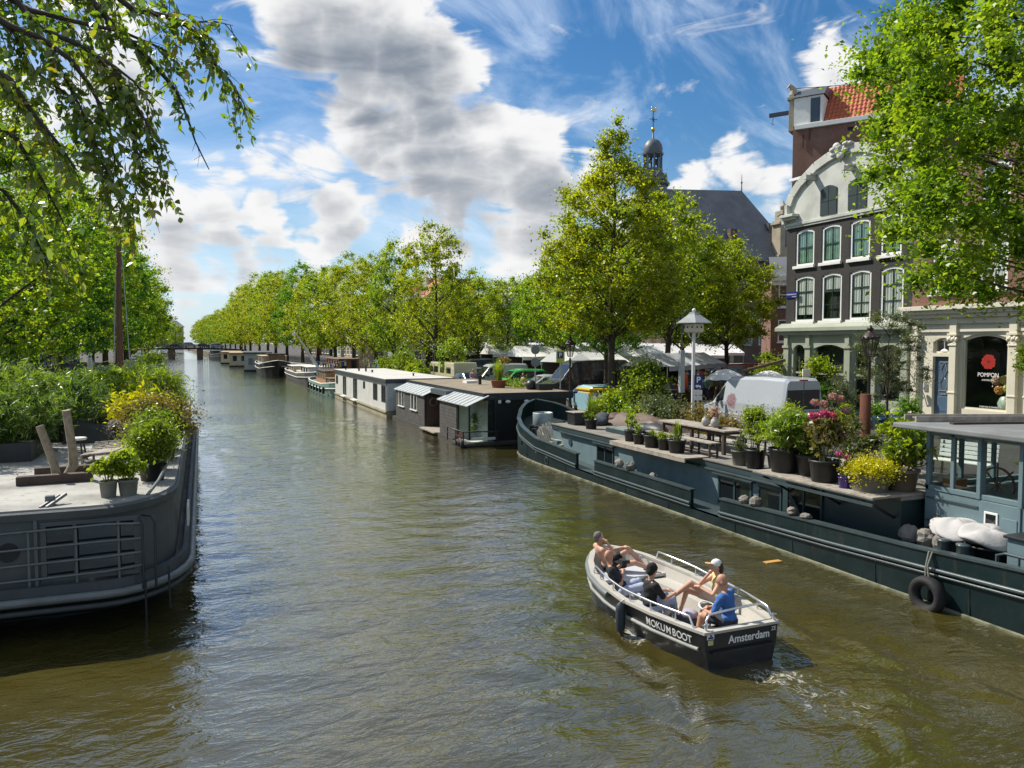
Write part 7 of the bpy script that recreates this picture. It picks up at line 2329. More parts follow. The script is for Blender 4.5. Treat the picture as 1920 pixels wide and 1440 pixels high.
obj('fender_body', MB().lathe([(.02, 0), (.075, .06), (.085, .12), (.085, .42), (.07, .5), (.02, .55)], (6.6, 11.35, .0), 14), mat('fender rubber', (.025, .04, .05), .5), fe)
obj('fender_rope', MB().tube([(6.6, 11.35, .55), (6.68, 11.36, .58)], .012, 5), M_['white'], fe)
# lettering
def hull_frame(y, z, back):
    w, zs = sH.b(y), lerp_tab(sH.sheer, y)
    x = 7.68 - w * (1 - .07 * (1 - z / zs)) - .014
    y2 = y - .1
    x2 = 7.68 - sH.b(y2) * (1 - .07 * (1 - z / zs)) - .014
    d = Vector((x2 - x, y2 - y, 0)).normalized()
    u = Vector((-.15, -.04, 1))
    u = (u - d * u.dot(d)).normalized()
    return d, u, Vector((x, y, z))


word = 'MOKUMBOOT'
adv = {'M': .142, 'O': .115, 'K': .112, 'U': .112, 'B': .112, 'T': .095}
y = 10.72
for c in word:
    d, u, p = hull_frame(y, .43, 0)
    q = p + d * adv[c] / 2
    w_ = (7.68 - sH.b(q.y) * (1 - .07 * (1 - .43 / lerp_tab(sH.sheer, q.y))) - .012) - q.x
    text_obj('letter', c, .17, M_['letter'], sl, frame_mat(q + Vector((w_ - .022, 0, 0)), d, u), .002, .88, .0018)
    y += d.y * adv[c] * .97
text_obj('lettering', 'Amsterdam', .175, M_['letter'], sl, frame_mat((7.82, 9.492, .435), (1, 0, 0), (0, 0, 1)), .003, .95, .003)
text_obj('lettering', 'ZE', .09, M_['letter'], sl, frame_mat((8.29, 9.492, .5), (1, 0, 0), (0, 0, 1)), .003, .9, 0)
stc = obj('sticker', MB().box(7.03, 7.16, 9.493, 9.499, .49, .57), M_['letter'], sl)
obj('sticker_stripe', MB().box(7.05, 7.145, 9.4905, 9.493, .50, .53).box(7.08, 7.12, 9.4905, 9.493, .535, .56), M_['sign_blue'], stc)
obj('sticker', MB().box(7.05, 7.145, 9.493, 9.499, .40, .475), mat('yellow sticker', (.6, .6, .3), .5, bump=0), sl)
bag = thing('backpack', 'grey backpack with pale top leaning beside the blue shirted man', 'backpack', (7.5, 10.75, .12))
obj('bag_body', MB().ball((7.52, 10.72, .3), (.17, .2, .2), 14, 10), mat('grey bag cloth', (.07, .075, .08), .8, bump=.3), bag)
obj('bag_flap', MB().ball((7.54, 10.68, .44), (.15, .16, .08), 12, 8), mat('lilac cloth', (.4, .36, .42), .8, bump=.3), bag)
whl = thing('steering_wheel', 'small white ringed steering wheel on a black column beside the blue shirted man', 'wheel', (7.8, 10.55, .12))
obj('column', MB().tube([(7.85, 10.6, .12), (7.78, 10.5, .56)], .06, 8), M_['blackm'], whl)
obj('rim', MB().tube([(7.76 + .14 * math.cos(k * .4189), 10.48 + .14 * math.sin(k * .4189), .6 + .04 * math.sin(k * .4189)) for k in range(16)], .014, 6), M_['white'], whl)

cl = {n: mat(n, c, .85, var=.25, vs=9, bump=.25, bs=30) for n, c in dict(blue_shirt=(.05, .15, .42), black_shirt=(.012, .012, .014), navy_shirt=(.016, .017, .022), pale_jeans=(.38, .43, .56), light_jeans=(.42, .47, .6), dark_shorts=(.035, .035, .04), black_shorts=(.012, .012, .012), yellow_top=(.62, .52, .24), floral=(.62, .5, .42), grey_hair=(.16, .15, .14), dark_hair=(.01, .009, .008), brown_hair=(.06, .035, .02), cap_white=(.74, .74, .72), peach=(.65, .36, .16), leather=(.04, .018, .012)).items()}
person('bald man in a blue shirt sitting at the stern, back to the camera',
       dict(P=(7.76, 9.90, .54), N=(7.70, 9.93, 1.02), H=(7.66, 9.97, 1.19), SL=(7.54, 9.84, .97), SR=(7.86, 10.02, .97), EL=(7.45, 9.92, .70), ER=(7.90, 10.18, .70), WL=(7.5, 10.14, .66), WR=(7.68, 10.3, .66), KL=(7.44, 10.2, .58), KR=(7.66, 10.32, .58), AL=(7.36, 10.24, .19), AR=(7.6, 10.44, .19)),
       (-.75, .6, -.1), M_['skin2'], cl['blue_shirt'], cl['dark_shorts'], None, cl['leather'], legs=.36, sleeves=.8, group='people in the sloop')


def capx(t, V, HM, H, f, rt, up):
    solid('cap', [], [(H + up * .04 - f * .008, (.084, .1, .088), HM)], cl['cap_white'], t, .012)
    obj('cap_brim', MB().ball(H + up * .035 + f * .12, (.066, .085, .012), 14, 6, HM), cl['peach'], t)


person('woman in white cap and yellow top, legs crossed, on the far bench',
       dict(P=(8.34, 11.0, .47), N=(8.36, 10.96, .92), H=(8.30, 10.99, 1.09), SL=(8.28, 10.81, .88), SR=(8.38, 11.12, .88), EL=(8.06, 10.74, .68), ER=(8.12, 11.2, .72), WL=(7.98, 10.96, .74), WR=(8.18, 11.02, .96), KL=(7.9, 11.16, .78), KR=(7.92, 11.3, .62), AL=(7.72, 11.46, .46), AR=(7.86, 11.42, .2)),
       (-.92, .25, .12), M_['skin'], cl['yellow_top'], cl['floral'], (cl['brown_hair'], 'tail'), cl['leather'], female=True, legs=.27, sleeves=0, group='people in the sloop', extra=capx)
person('dark haired person in black shirt and pale jeans on the near bench',
       dict(P=(7.02, 11.08, .5), N=(7.0, 11.03, .97), H=(7.02, 11.02, 1.14), SL=(7.02, 11.2, .92), SR=(6.99, 10.86, .92), EL=(7.2, 11.26, .7), ER=(7.16, 10.84, .68), WL=(7.42, 11.2, .7), WR=(7.4, 10.96, .7), KL=(7.44, 11.28, .6), KR=(7.46, 11.06, .58), AL=(7.52, 11.36, .19), AR=(7.58, 11.12, .19)),
       (.9, .3, -.25), M_['skin'], cl['black_shirt'], cl['pale_jeans'], (cl['dark_hair'], 'thick'), cl['black_shirt'], legs=.97, group='people in the sloop')


def camx(t, V, HM, H, f, rt, up):
    obj('camera_held', MB().box(7.22, 7.32, 12.36, 12.5, .84, .93).tube([(7.3, 12.43, .885), (7.4, 12.4, .885)], .035, 10), M_['blackm'], t)


person('bald man in a dark shirt lounging at the port bow with a camera',
       dict(P=(7.08, 12.1, .48), N=(6.93, 12.32, .88), H=(6.93, 12.36, 1.05), SL=(7.02, 12.48, .84), SR=(6.88, 12.16, .84), EL=(7.2, 12.6, .7), ER=(6.98, 12.0, .62), WL=(7.26, 12.48, .82), WR=(7.2, 12.3, .74), KL=(7.44, 12.16, .58), KR=(7.42, 11.9, .57), AL=(7.6, 12.1, .2), AR=(7.56, 11.82, .19)),
       (.9, .25, .05), M_['skin2'], cl['navy_shirt'], cl['light_jeans'], (cl['grey_hair'], 'none') and None, cl['black_shirt'], legs=.97, group='people in the sloop', extra=camx)
person('shirtless grey haired man at the bow, hand on his cheek, legs stretched out',
       dict(P=(7.42, 13.28, .58), N=(7.2, 13.26, 1.0), H=(7.2, 13.24, 1.17), SL=(7.24, 13.44, .95), SR=(7.2, 13.08, .95), EL=(7.5, 13.4, .84), ER=(7.4, 12.98, .9), WL=(7.74, 13.22, .92), WR=(7.3, 13.06, 1.08), KL=(7.84, 13.16, .88), KR=(7.86, 12.98, .66), AL=(8.1, 12.98, .55), AR=(8.2, 12.86, .52)),
       (.85, -.1, .1), M_['skin'], None, cl['black_shorts'], (cl['grey_hair'], 'short'), None, legs=.3, group='people in the sloop')
obj('floating_board', MB().box(11.76, 12.2, 13.72, 13.86, -.01, .03), mat('yellow board', (.55, .3, .08), .6), None, org=(12, 13.8, 0), label='small orange yellow plank floating on the water beside the barge', cat='plank')
# ------------------------------------------------------------------ vehicles
TYRE = MB()
TYRE.loft([[(.0 + w, r * math.cos(a), r * math.sin(a)) for (w, r) in ((-.1, .2), (-.1, .3), (-.07, .33), (.07, .33), (.1, .3), (.1, .2))] for a in [k * math.pi / 9 for k in range(19)]], True, True, False)
TYRE_ME = mesh_from('tyre', TYRE, M_['rubber'])
RIM_ME = mesh_from('rim', MB().tube([(-.08, 0, 0), (.085, 0, 0)], .205, 14), mat('alloy', (.4, .41, .42), .35, .7, bump=0))
lampm = mat('headlamp', (.7, .72, .74), .1, bump=0)
tailm = mat('tail lamp', (.4, .015, .01), .2, bump=0)
plate = mat('number plate', (.6, .45, .03), .5, bump=0)
#        y fraction, half width fraction, belt, roof
CAR = [(0, .80, .62, .62), (.04, .94, .74, .74), (.25, 1, .88, .9), (.42, 1, .93, 1.38), (.55, 1, .94, 1.45), (.8, 1, .95, 1.4), (.96, .95, .95, 1.0), (1, .86, .85, .86)]
VAN = [(0, .84, .8, .8), (.03, .94, 1.0, 1.0), (.16, 1, 1.2, 1.25), (.30, 1, 1.25, 2.2), (.36, 1, 1.27, 2.36), (.7, 1, 1.27, 2.42), (.97, 1, 1.27, 2.4), (1, .97, 1.27, 2.3)]
MPV = [(0, .82, .7, .7), (.04, .95, .85, .85), (.2, 1, 1.0, 1.03), (.36, 1, 1.05, 1.66), (.5, 1, 1.06, 1.78), (.9, 1, 1.06, 1.74), (.98, .96, 1.05, 1.5), (1, .93, .95, .96)]
TRUCK = [(0, .92, .95, .95), (.015, .96, 1.1, 1.15), (.06, 1, 1.3, 2.1), (.1, 1, 1.3, 2.2), (.26, 1, 1.3, 2.2), (.265, 1, 1.3, 2.2)]


def vehicle(label, cat, loc, rz, prof, L, Wd, paint, name, hs=1.0, sidewin=None, rearglass=True, extra=None, group='parked vehicles'):
    """nose at local y = 0 pointing to -y"""
    t = thing(name, label, cat, loc, rz, group)
    b = MB()
    secs = []
    for q, w, belt, roof in prof:
        w *= Wd / 2
        y = q * L
        belt, roof = belt * hs, roof * hs
        up_ = roof - belt > .15
        wr = w * (.84 if up_ else .93)
        zb = .28 if .02 < q < .99 else .4
        secs.append([(-w * .94, y, zb), (-w, y, .5), (-w, y, belt), (-wr, y, roof - (.1 if up_ else .0)), (-wr * .86, y, roof), (wr * .86, y, roof), (wr, y, roof - (.1 if up_ else .0)), (w, y, belt), (w, y, .5), (w * .94, y, zb)])
    b.loft(secs, False)
    body = obj('body', b, paint, t, local=True, bev=.035)
    n = len(secs)

    def pt(i, j0, j1, f, q, out):
        a, c = Vector(secs[i][j0]), Vector(secs[i][j1])
        a2, c2 = Vector(secs[i + 1][j0]), Vector(secs[i + 1][j1])
        p = a.lerp(c, f).lerp(a2.lerp(c2, f), q)
        p.x += out
        return p
    for i in range(n - 1):
        r0, r1 = prof[i][3] - prof[i][2], prof[i + 1][3] - prof[i + 1][2]
        if r0 < .15 and r1 > .15:               # windscreen
            w = MB()
            P_ = [Vector(secs[i][4]), Vector(secs[i][5]), Vector(secs[i + 1][5]), Vector(secs[i + 1][4])]
            nrm = (P_[1] - P_[0]).cross(P_[3] - P_[0]).normalized() * .012
            lo, hi = .12, .93
            w.quad(P_[0].lerp(P_[3], lo) + nrm, P_[1].lerp(P_[2], lo) + nrm, P_[1].lerp(P_[2], hi) + nrm, P_[0].lerp(P_[3], hi) + nrm)
            obj('windscreen', w, M_['dkglass'], body, local=True)
        if r1 < .16 and r0 > .3 and rearglass:
            w = MB()
            P_ = [Vector(secs[i][4]), Vector(secs[i][5]), Vector(secs[i + 1][5]), Vector(secs[i + 1][4])]
            nrm = (P_[1] - P_[0]).cross(P_[3] - P_[0]).normalized() * .012
            w.quad(P_[0].lerp(P_[3], .1) + nrm, P_[1].lerp(P_[2], .1) + nrm, P_[1].lerp(P_[2], .85) + nrm, P_[0].lerp(P_[3], .85) + nrm)
            obj('rear_window', w, M_['dkglass'], body, local=True)
        if (sidewin is None and r1 > .15 or sidewin and i in sidewin):
            for s_ in (0, 1):
                j0, j1 = (2, 3) if s_ == 0 else (7, 6)
                o_ = -.012 if s_ == 0 else .012
                a, c = (.45, .97) if r0 < .15 else (.03, .97)
                fa = .06 if r0 > .15 else 0
                q = [pt(i, j0, j1, .1, a if r0 > .15 else .25, o_), pt(i, j0, j1, .1, c, o_), pt(i, j0, j1, .88, c, o_), pt(i, j0, j1, .88, a if r0 > .15 else .8, o_)]
                w = MB().add(q if s_ else q[::-1], [(0, 1, 2, 3)])
                obj('side_window', w, M_['dkglass'], body, local=True)
    w = Wd / 2
    for s_ in (-1, 1):
        for y in (L * .17, L * .8):
            wh_ = obj('wheel', TYRE_ME, None, t)
            wh_.location = (s_ * (w - .09), y, .33)
            obj('rim', RIM_ME, None, wh_)
        hz = prof[1][2] * hs
        obj('headlight', MB().ball((s_ * w * .68, L * .022, hz - .16), (w * .2, .1, .09), 10, 6), lampm, t, local=True)
        obj('tail_light', MB().box(s_ * w * .86 - .07, s_ * w * .86 + .07, L - .03, L + .012, .75 * hs, 1.05 * hs), tailm, t, local=True, bev=.01)
        obj('mirror', MB().ball((s_ * (w + .1), prof[3][0] * L * .86, prof[3][2] * hs + .1), (.1, .06, .09 if prof is not VAN else .17), 8, 6), M_['blackm'], t, local=True)
    obj('front_plate', MB().box(-.26, .26, -.02, .01, .42, .52), plate, t, local=True)
    obj('rear_plate', MB().box(-.26, .26, L - .005, L + .02, .5, .61), plate, t, local=True)
    obj('bumper', MB().box(-w * .84, w * .84, -.03, .1, .36, .56), M_['blackm'], t, local=True, bev=.03)
    obj('grille', MB().box(-w * .45, w * .45, -.015, .05, .58, prof[1][2] * hs - .14), M_['blackm'], t, local=True, bev=.02)
    if extra:
        extra(t, L, w, body)
    return t


pw = {n: mat('car paint ' + n, c, .28, .0, var=.04, bump=0, coat=.6) for n, c in dict(white=(.40, .43, .46), black=(.018, .021, .027), green=(.03, .36, .06), silver=(.45, .47, .48), blue=(.03, .1, .22), navy=(.02, .035, .07), red=(.4, .03, .03), teal=(.06, .14, .15), pale=(.3, .5, .56), cream=(.6, .55, .36), grey=(.2, .22, .24)).items()}


def vanx(t, L, w, body):
    obj('rear_window', MB().box(-w * .82, -.02, L - .012, L + .006, 1.15, 1.92).box(.02, w * .82, L - .012, L + .006, 1.15, 1.92), M_['dkglass'], t, local=True, bev=.01)
    obj('door_seam', MB().box(-.008, .008, L - .006, L + .009, .5, 2.3).box(-w * .86, w * .86, L - .004, L + .008, 1.06, 1.075), M_['blackm'], t, local=True)
    obj('door_handle', MB().box(-.1, .1, L + .005, L + .03, .98, 1.04), M_['blackm'], t, local=True)
    for s_ in (-1, 1):
        obj('side_moulding', MB().box(s_ * w - .012, s_ * w + .012, L * .1, L * .97, .72, .8), M_['grey_canvas'], t, local=True)
        obj('side_panel_line', MB().box(s_ * (w + .001) - .004, s_ * (w + .001) + .004, L * .42, L * .425, .8, 1.25).box(s_ * (w + .001) - .004, s_ * (w + .001) + .004, L * .7, L * .705, .8, 1.25), M_['grey_canvas'], t, local=True)
    obj('brake_lamp', MB().box(-.2, .2, L - .06, L + .0, 2.27, 2.32), tailm, t, local=True)
    lg_ = MB()
    for k in range(46):                       # round blossom emblem printed on the van side
        a, q = k * 2.39996, .3 * math.sqrt(k / 46)
        y, z = L * .40 + q * math.cos(a), 1.32 + q * math.sin(a)
        x = w * (1 - .16 * max(0, (z - 1.27)) / 1.05) + .012
        for j in range(6):
            b0, b1 = j * 1.0472, (j + 1) * 1.0472
            lg_.bar((x, y + .05 * math.cos(b0), z + .05 * math.sin(b0)), (x, y + .05 * math.cos(b1), z + .05 * math.sin(b1)), .009, .004)
    obj('blossom_emblem', lg_, mat('pink print', (.6, .22, .25), .5, bump=0), t, local=True)


vehicle('tall white panel van with a pink blossom emblem, parked behind the barge', 'van', (21.75, 28.75, GZ), math.pi, VAN, 5.3, 1.95, pw['white'], 'panel_van', .985, {2}, False, vanx)
vehicle('large black van with sloping windscreen beside the yellow parking sign', 'van', (20.2, 44.9, GZ), -math.pi / 2, VAN, 5.9, 2.0, pw['black'], 'delivery_van', 1.1, {2})
vehicle('light grey car between the green and the black van', 'car', (20.4, 49.6, GZ), -math.pi / 2, CAR, 4.3, 1.75, pw['silver'], 'parked_car', 1.05)
vehicle('bright green small van on the quay', 'van', (20.3, 54.2, GZ), -math.pi / 2, MPV, 4.4, 1.8, pw['green'], 'parked_van')
vehicle('pale silver van left of the green one', 'van', (20.2, 59.2, GZ), -math.pi / 2, VAN, 4.8, 1.9, pw['silver'], 'parked_van', .85, {2, 3})
vehicle('white hatchback at the left end of the parked vans', 'car', (19.9, 63.8, GZ), -math.pi / 2, MPV, 4.2, 1.75, pw['white'], 'parked_car', .92)
vehicle('dark van behind the silver van under the small tree', 'van', (21.5, 68, GZ), -math.pi / 2, VAN, 5.0, 1.9, pw['navy'], 'parked_van', .95, {2})
vehicle('dark car whose roof shows behind the boarded houseboat', 'car', (19.7, 55.6, GZ), 0, CAR, 4.2, 1.75, pw['black'], 'parked_car')
vehicle('pale blue car with tree reflections behind the black houseboat', 'car', (19.9, 39.6, GZ), math.pi, CAR, 4.1, 1.75, pw['pale'], 'parked_car', 1.02)


def truckx(t, L, w, body):
    obj('cargo_box', MB().box(-w - .05, w + .05, L * .27, L, .75, 2.75), pw['white'], t, local=True, bev=.03)


vehicle('white box truck facing the camera under the quay trees', 'truck', (21.2, 82.5, GZ), 0, TRUCK, 6.0, 2.0, pw['white'], 'box_truck', .98, {2, 3}, False, truckx)
vehicle('blue car left of the white truck', 'car', (19.8, 88, GZ), 0, MPV, 4.1, 1.75, pw['blue'], 'parked_car')
vehicle('dark grey car in front of the white truck', 'car', (20.0, 76, GZ), 0, CAR, 4.2, 1.75, pw['grey'], 'parked_car')
cv = thing('camper', 'cream camper with dark windows standing on the quay beyond the boarded houseboat', 'camper', (19.9, 62, GZ))
obj('body', MB().prism([(66.8, .4), (67, 1.1), (66.7, 1.7), (66.2, 2.1), (59.4, 2.15), (59.2, .4)], 'x', 18.9, 20.9), pw['cream'], cv, bev=.08)
for y in (60.2, 62, 63.8, 65.4):
    obj('side_window', MB().box(18.88, 18.9, y, y + 1.2, 1.25 + GZ * 0, 1.75), M_['dkglass'], cv)
for o in cv.children:
    o.location.z += GZ
for i, (x, y, p, lab, pr_, rz) in enumerate(((32.9, 45.5, 'teal', 'dark teal car nearest the dovecote pole', CAR, -2.2), (36.8, 50.6, 'red', 'dark red van beyond the dovecote', VAN, -2.2), (34.8, 48.8, 'blue', 'blue topped car between teal car and red van', MPV, -2.2), (41.5, 54, 'teal', 'dark green car by the church side street', CAR, -2.3), (43.4, 55.5, 'cream', 'cream car in the church side street', MPV, -2.3), (41.6, 49.2, 'white', 'white car rear seen beside the climbing plant', MPV, .9), (37.5, 43.5, 'teal', 'dark car partly behind the round hedge by the black house', CAR, -2.2))):
    vehicle(lab, 'car' if pr_ is not VAN else 'van', (x, y, GZ), rz, pr_, 4.2 if pr_ is not VAN else 5, 1.75, pw[p], 'parked_car' if pr_ is not VAN else 'parked_van', .9 if pr_ is VAN else 1)
for i in range(14):
    s_ = i % 2
    y = 70 + i * 9
    vehicle(ORD[i] + ' parked car from the near end under the left bank trees', 'car', (-8.2 + bend(y) + .4, y, GZ), RND.choice((0, math.pi)), (CAR, MPV)[i % 2], 4.2, 1.75, pw[('black', 'grey', 'navy', 'silver')[i % 4]], 'parked_car', group='cars along the left quay')
yc_ = thing('yellow_container', 'yellow waste container with pale blue front on the quay behind the boarded houseboat', 'container', (19.3, 36.6, GZ))
obj('container_body', MB().box(18.95, 20.4, 35.9, 37.4, GZ + .05, GZ + 1.2), mat('container yellow', (.68, .42, .02), .45, var=.1, dirt=.06), yc_, bev=.09)
obj('container_lid', MB().box(18.9, 20.45, 35.85, 37.45, GZ + 1.2, GZ + 1.34), mat('container yellow', (.68, .42, .02)), yc_, bev=.05)
obj('front_panel', MB().box(18.9, 18.949, 36.0, 37.3, GZ + .15, GZ + 1.1), pw['pale'], yc_, bev=.01)

# ------------------------------------------------------------------ market stalls
def stall(label, x, y, w, d, m, rz=0.0, eave=2.35, rise=.75, goods=True):
    t = thing('market_stall', label, 'market stall', (x, y, GZ), rz, 'market stalls with canopies')
    c = MB()
    n = 6
    for sgn in (0, 1):
        vs = []
        for i in range(n + 1):
            for j in range(4):
                q = j / 3
                vs.append((-w / 2 + w * i / n, (-d / 2 - .15) * (1 - q) * (1 if sgn == 0 else -1), eave + rise * q - .07 * math.sin(math.pi * q) - .03 * (i % 2)))
        c.add(vs, [(i * 4 + j, (i + 1) * 4 + j, (i + 1) * 4 + j + 1, i * 4 + j + 1) if sgn == 0 else (i * 4 + j + 1, (i + 1) * 4 + j + 1, (i + 1) * 4 + j, i * 4 + j) for i in range(n) for j in range(3)])
    for s_ in (-1, 1):
        c.quad((-w / 2, s_ * (d / 2 + .15), eave - .3), (w / 2, s_ * (d / 2 + .15), eave - .3), (w / 2, s_ * (d / 2 + .15), eave - .03), (-w / 2, s_ * (d / 2 + .15), eave - .03))
        c.add([(s_ * w / 2, -d / 2 - .15, eave - .03), (s_ * w / 2, d / 2 + .15, eave - .03), (s_ * w / 2, 0, eave + rise - .03)], [(0, 1, 2)])
    obj('canopy', c, m, t, local=True)
    for sx in (-1, 1):
        for sy in (-1, 1):
            obj('post', MB().tube([(sx * (w / 2 - .06), sy * (d / 2), 0), (sx * (w / 2 - .06), sy * (d / 2), eave)], .03, 6), M_['steel'], t, local=True)
    obj('counter', MB().box(-w / 2 + .2, w / 2 - .2, -d / 2 + .1, -d / 2 + .9, .7, .78).box(-w / 2 + .2, w / 2 - .2, -d / 2 + .12, -d / 2 + .16, 0, .7), M_['darkwood'], t, local=True)
    if goods:
        cols = [(.4, .06, .04), (.5, .4, .1), (.12, .2, .06), (.5, .5, .46), (.08, .1, .3), (.3, .16, .07)]
        for k in range(int(w / .55)):
            xx = -w / 2 + .35 + k * .52
            obj('goods_crate', MB().box(xx, xx + .42, -d / 2 + .15, -d / 2 + .75, .785, .95 + RND.random() * .3), mat('goods %d' % (k % 6), cols[(k + int(x)) % 6], .8), t, local=True)
        obj('back_cloth', MB().box(-w / 2 + .1, w / 2 - .1, d / 2 - .1, d / 2 - .08, .2, eave - .1), mat('stall backcloth', (.1, .08, .07), .9), t, local=True)
    return t


stall('grey canopied stall nearest the leafy quay bushes, brown wares inside', 27.2, 41.8, 4.6, 3, M_['grey_canvas'], rad(30))
stall('grey canopied stall right behind the nearest one', 31.2, 44.4, 4.4, 3, M_['grey_canvas'], rad(30))
stall('cream canopied stall between the two quay tree trunks', 25.2, 46.6, 3.6, 3, M_['white_canvas'], rad(20))
stall('white canopied stall behind the black van', 26.6, 52.6, 4.6, 3, M_['white_canvas'], rad(10))
wide = 0
for j, (y, xa, xb) in enumerate(((61, 25, 46), (70, 25.5, 52), (80, 26, 56), (92, 26, 58))):
    x = xa
    k = 0
    while x < xb:
        w = RND.choice((4.2, 5.0, 5.8))
        stall(ORD[k] + ' white canopy from the left, row ' + ('nearest the parked vans', 'second from the vans', 'third from the vans', 'farthest from the vans')[j], x + w / 2, y + RND.uniform(-.6, .6), w, 3.4, M_['white_canvas'], 0, 2.6 + .1 * j, .9)
        x += w + .12
        k += 1

# ------------------------------------------------------------------ lamps, signs, street furniture
def lamp_post(label, x, y, h):
    t = thing('street_lamp', label, 'street lamp', (x, y, GZ), 0, 'old style street lamps')
    obj('post', MB().lathe([(.15, 0), (.15, .25), (.1, .32), (.085, .8), (.1, .85), (.06, .95), (.05, h - 1.35), (.075, h - 1.3), (.05, h - 1.22), (.04, h - 1.15)], n=12), mat('dark brown iron', (.035, .02, .018), .5, bump=.1), t, local=True)
    z = h - 1.15
    f = MB()
    for k in range(6):
        a = k * math.pi / 3
        f.bar((.13 * math.cos(a), .13 * math.sin(a), z + .05), (.3 * math.cos(a), .3 * math.sin(a), z + .68), .028)
    for (r, zz, th) in ((.13, z + .05, .03), (.3, z + .68, .035)):
        for k in range(6):
            a, b = k * math.pi / 3, (k + 1) * math.pi / 3
            f.bar((r * math.cos(a), r * math.sin(a), zz), (r * math.cos(b), r * math.sin(b), zz), th)
    for k in range(12):
        a = k * math.pi / 6
        f.ball((.33 * math.cos(a), .33 * math.sin(a), z + .76), (.03, .03, .045), 6, 5)
    ln = obj('lantern_frame', f, mat('dark brown iron', (.035, .02, .018)), t, local=True)
    obj('lantern_roof', MB().lathe([(.33, z + .7), (.33, z + .74), (.27, z + .8), (.15, z + .93), (.09, z + .96), (.09, z + 1.02), (.13, z + 1.06), (.06, z + 1.12), (.03, z + 1.2)], n=12), mat('dark brown iron', (.035, .02, .018)), ln, local=True)
    g = MB()
    g.lathe([(.128, z + .06), (.296, z + .675)], n=6, smooth=False)
    g.f = g.f[:-2]
    g.s = g.s[:-2]
    obj('lantern_glass', g, glass_mat('lantern glass', (.8, .8, .76), .6), ln, local=True)
    return t


lamp_post('old style lantern lamp post near the black van and yellow parking sign', 18.85, 38.1, 4.1)
lamp_post('old style lantern lamp post before the shop fronts, beside the rusty funnel', 22.6, 21.1, 4.35)


def sign_pole(name, label, x, y, h, parts):
    t = thing(name, label, 'sign', (x, y, GZ))
    obj('pole', MB().tube([(0, 0, 0), (0, 0, h)], .035, 8), M_['steel'], t, local=True)
    for p in parts:
        p(t)
    return t


CD = Vector((-.42, -.9, 0)).normalized()
CT = Vector((.9, -.42, 0))


def plate_at(t, c, w, h, m, nm='plate', th=.012):
    M = frame_mat(c, CT, (0, 0, 1))
    return obj(nm, MB().box(-w / 2, w / 2, -h / 2, h / 2, -th, 0, M), m, t, local=True, bev=.004)


def disc(z):
    def f(t):
        M = frame_mat((0, 0, z), CT, (0, 0, 1))
        d = MB().tube([(0, 0, .04), (0, 0, .052)], .27, 24)
        d.v = [tuple(M @ Vector(p)) for p in d.v]
        obj('sign_disc', d, mat('sign back grey', (.22, .25, .26), .6, .2), t, local=True)
    return f


sign_pole('road_sign', 'pole with two round grey sign backs, one above the other', 19.0, 43.2, 3.6, [disc(3.32), disc(2.55)])


def psign(t):
    o = plate_at(t, CD * .06 + Vector((0, 0, 2.95)), .5, .72, mat('yellow sign sheet', (.55, .6, .08), .5, bump=0), 'yellow_board')
    plate_at(t, CD * .066 + Vector((0, 0, 3.03)), .34, .38, M_['sign_blue'], 'blue_panel')
    text_obj('letter', 'P', .36, M_['letter'], o, BASE[t] @ frame_mat(CD * .069 + Vector((0, 0, 3.03)), CT, (0, 0, 1)), .001, 1, .008)


sign_pole('parking_sign', 'yellow board with a blue P panel on a pole beside the black van', 19.6, 40.9, 3.3, [psign])
dv = thing('dovecote', 'white dovecote with grey six sided roof on a tall pale pole', 'dovecote', (20.1, 28.4, GZ))
obj('pole', MB().tube([(0, 0, 0), (0, 0, 4.2)], .075, 10), M_['white'], dv, local=True)
obj('roof', MB().lathe([(.84, 4.6), (.84, 4.63), (.3, 4.98), (.28, 5.02), (.22, 5.04), (.2, 5.1), (.02, 5.12)], n=6, smooth=False), mat('grey roof sheet', (.3, .33, .33), .5, .2, var=.3), dv, local=True)
obj('finial', MB().ball((0, 0, 5.18), .09, 10, 8), M_['white'], dv, local=True)
bx_ = obj('box', MB().lathe([(.36, 4.2), (.46, 4.25), (.46, 4.58), (.3, 4.6)], n=6, smooth=False), M_['cream'], dv, local=True)
hl_ = MB()
for k in range(12):
    a = k * math.pi / 6 + .26
    hl_.ball((.42 * math.cos(a), .42 * math.sin(a), 4.44), (.035, .035, .045), 8, 6)
obj('entrance_holes', hl_, M_['dark'], bx_, local=True)
bk = MB()
for k in range(6):
    a = k * math.pi / 3
    bk.tube([(.06 * math.cos(a), .06 * math.sin(a), 3.95), (.2 * math.cos(a), .2 * math.sin(a), 4.0), (.28 * math.cos(a), .28 * math.sin(a), 4.22)], .02, 5)
obj('scroll_brackets', bk, M_['white'], dv, local=True)


def psign2(t):
    o = plate_at(t, CD * .09 + Vector((0, 0, 2.05)), .36, .62, M_['sign_blue'], 'blue_board')
    text_obj('letter', 'P', .36, M_['letter'], o, BASE[t] @ frame_mat(CD * .095 + Vector((0, 0, 2.14)), CT, (0, 0, 1)), .001, 1, .008)
    M = frame_mat(CD * .095 + Vector((0, 0, 1.86)), CT, (0, 0, 1))
    obj('truck_symbol', MB().box(-.12, .03, -.02, .07, 0, .003, M).box(.035, .11, -.02, .045, 0, .003, M).tube([M @ Vector((-.06, -.035, 0)), M @ Vector((-.06, -.035, .004))], .024, 8).tube([M @ Vector((.07, -.035, 0)), M @ Vector((.07, -.035, .004))], .024, 8), M_['letter'], o, local=True)
    w = plate_at(t, CD * .09 + Vector((0, 0, 1.6)), .34, .22, M_['white'], 'white_plate')
    plate_at(t, CD * .09 + Vector((0, 0, 1.36)), .34, .2, M_['white'], 'white_plate')


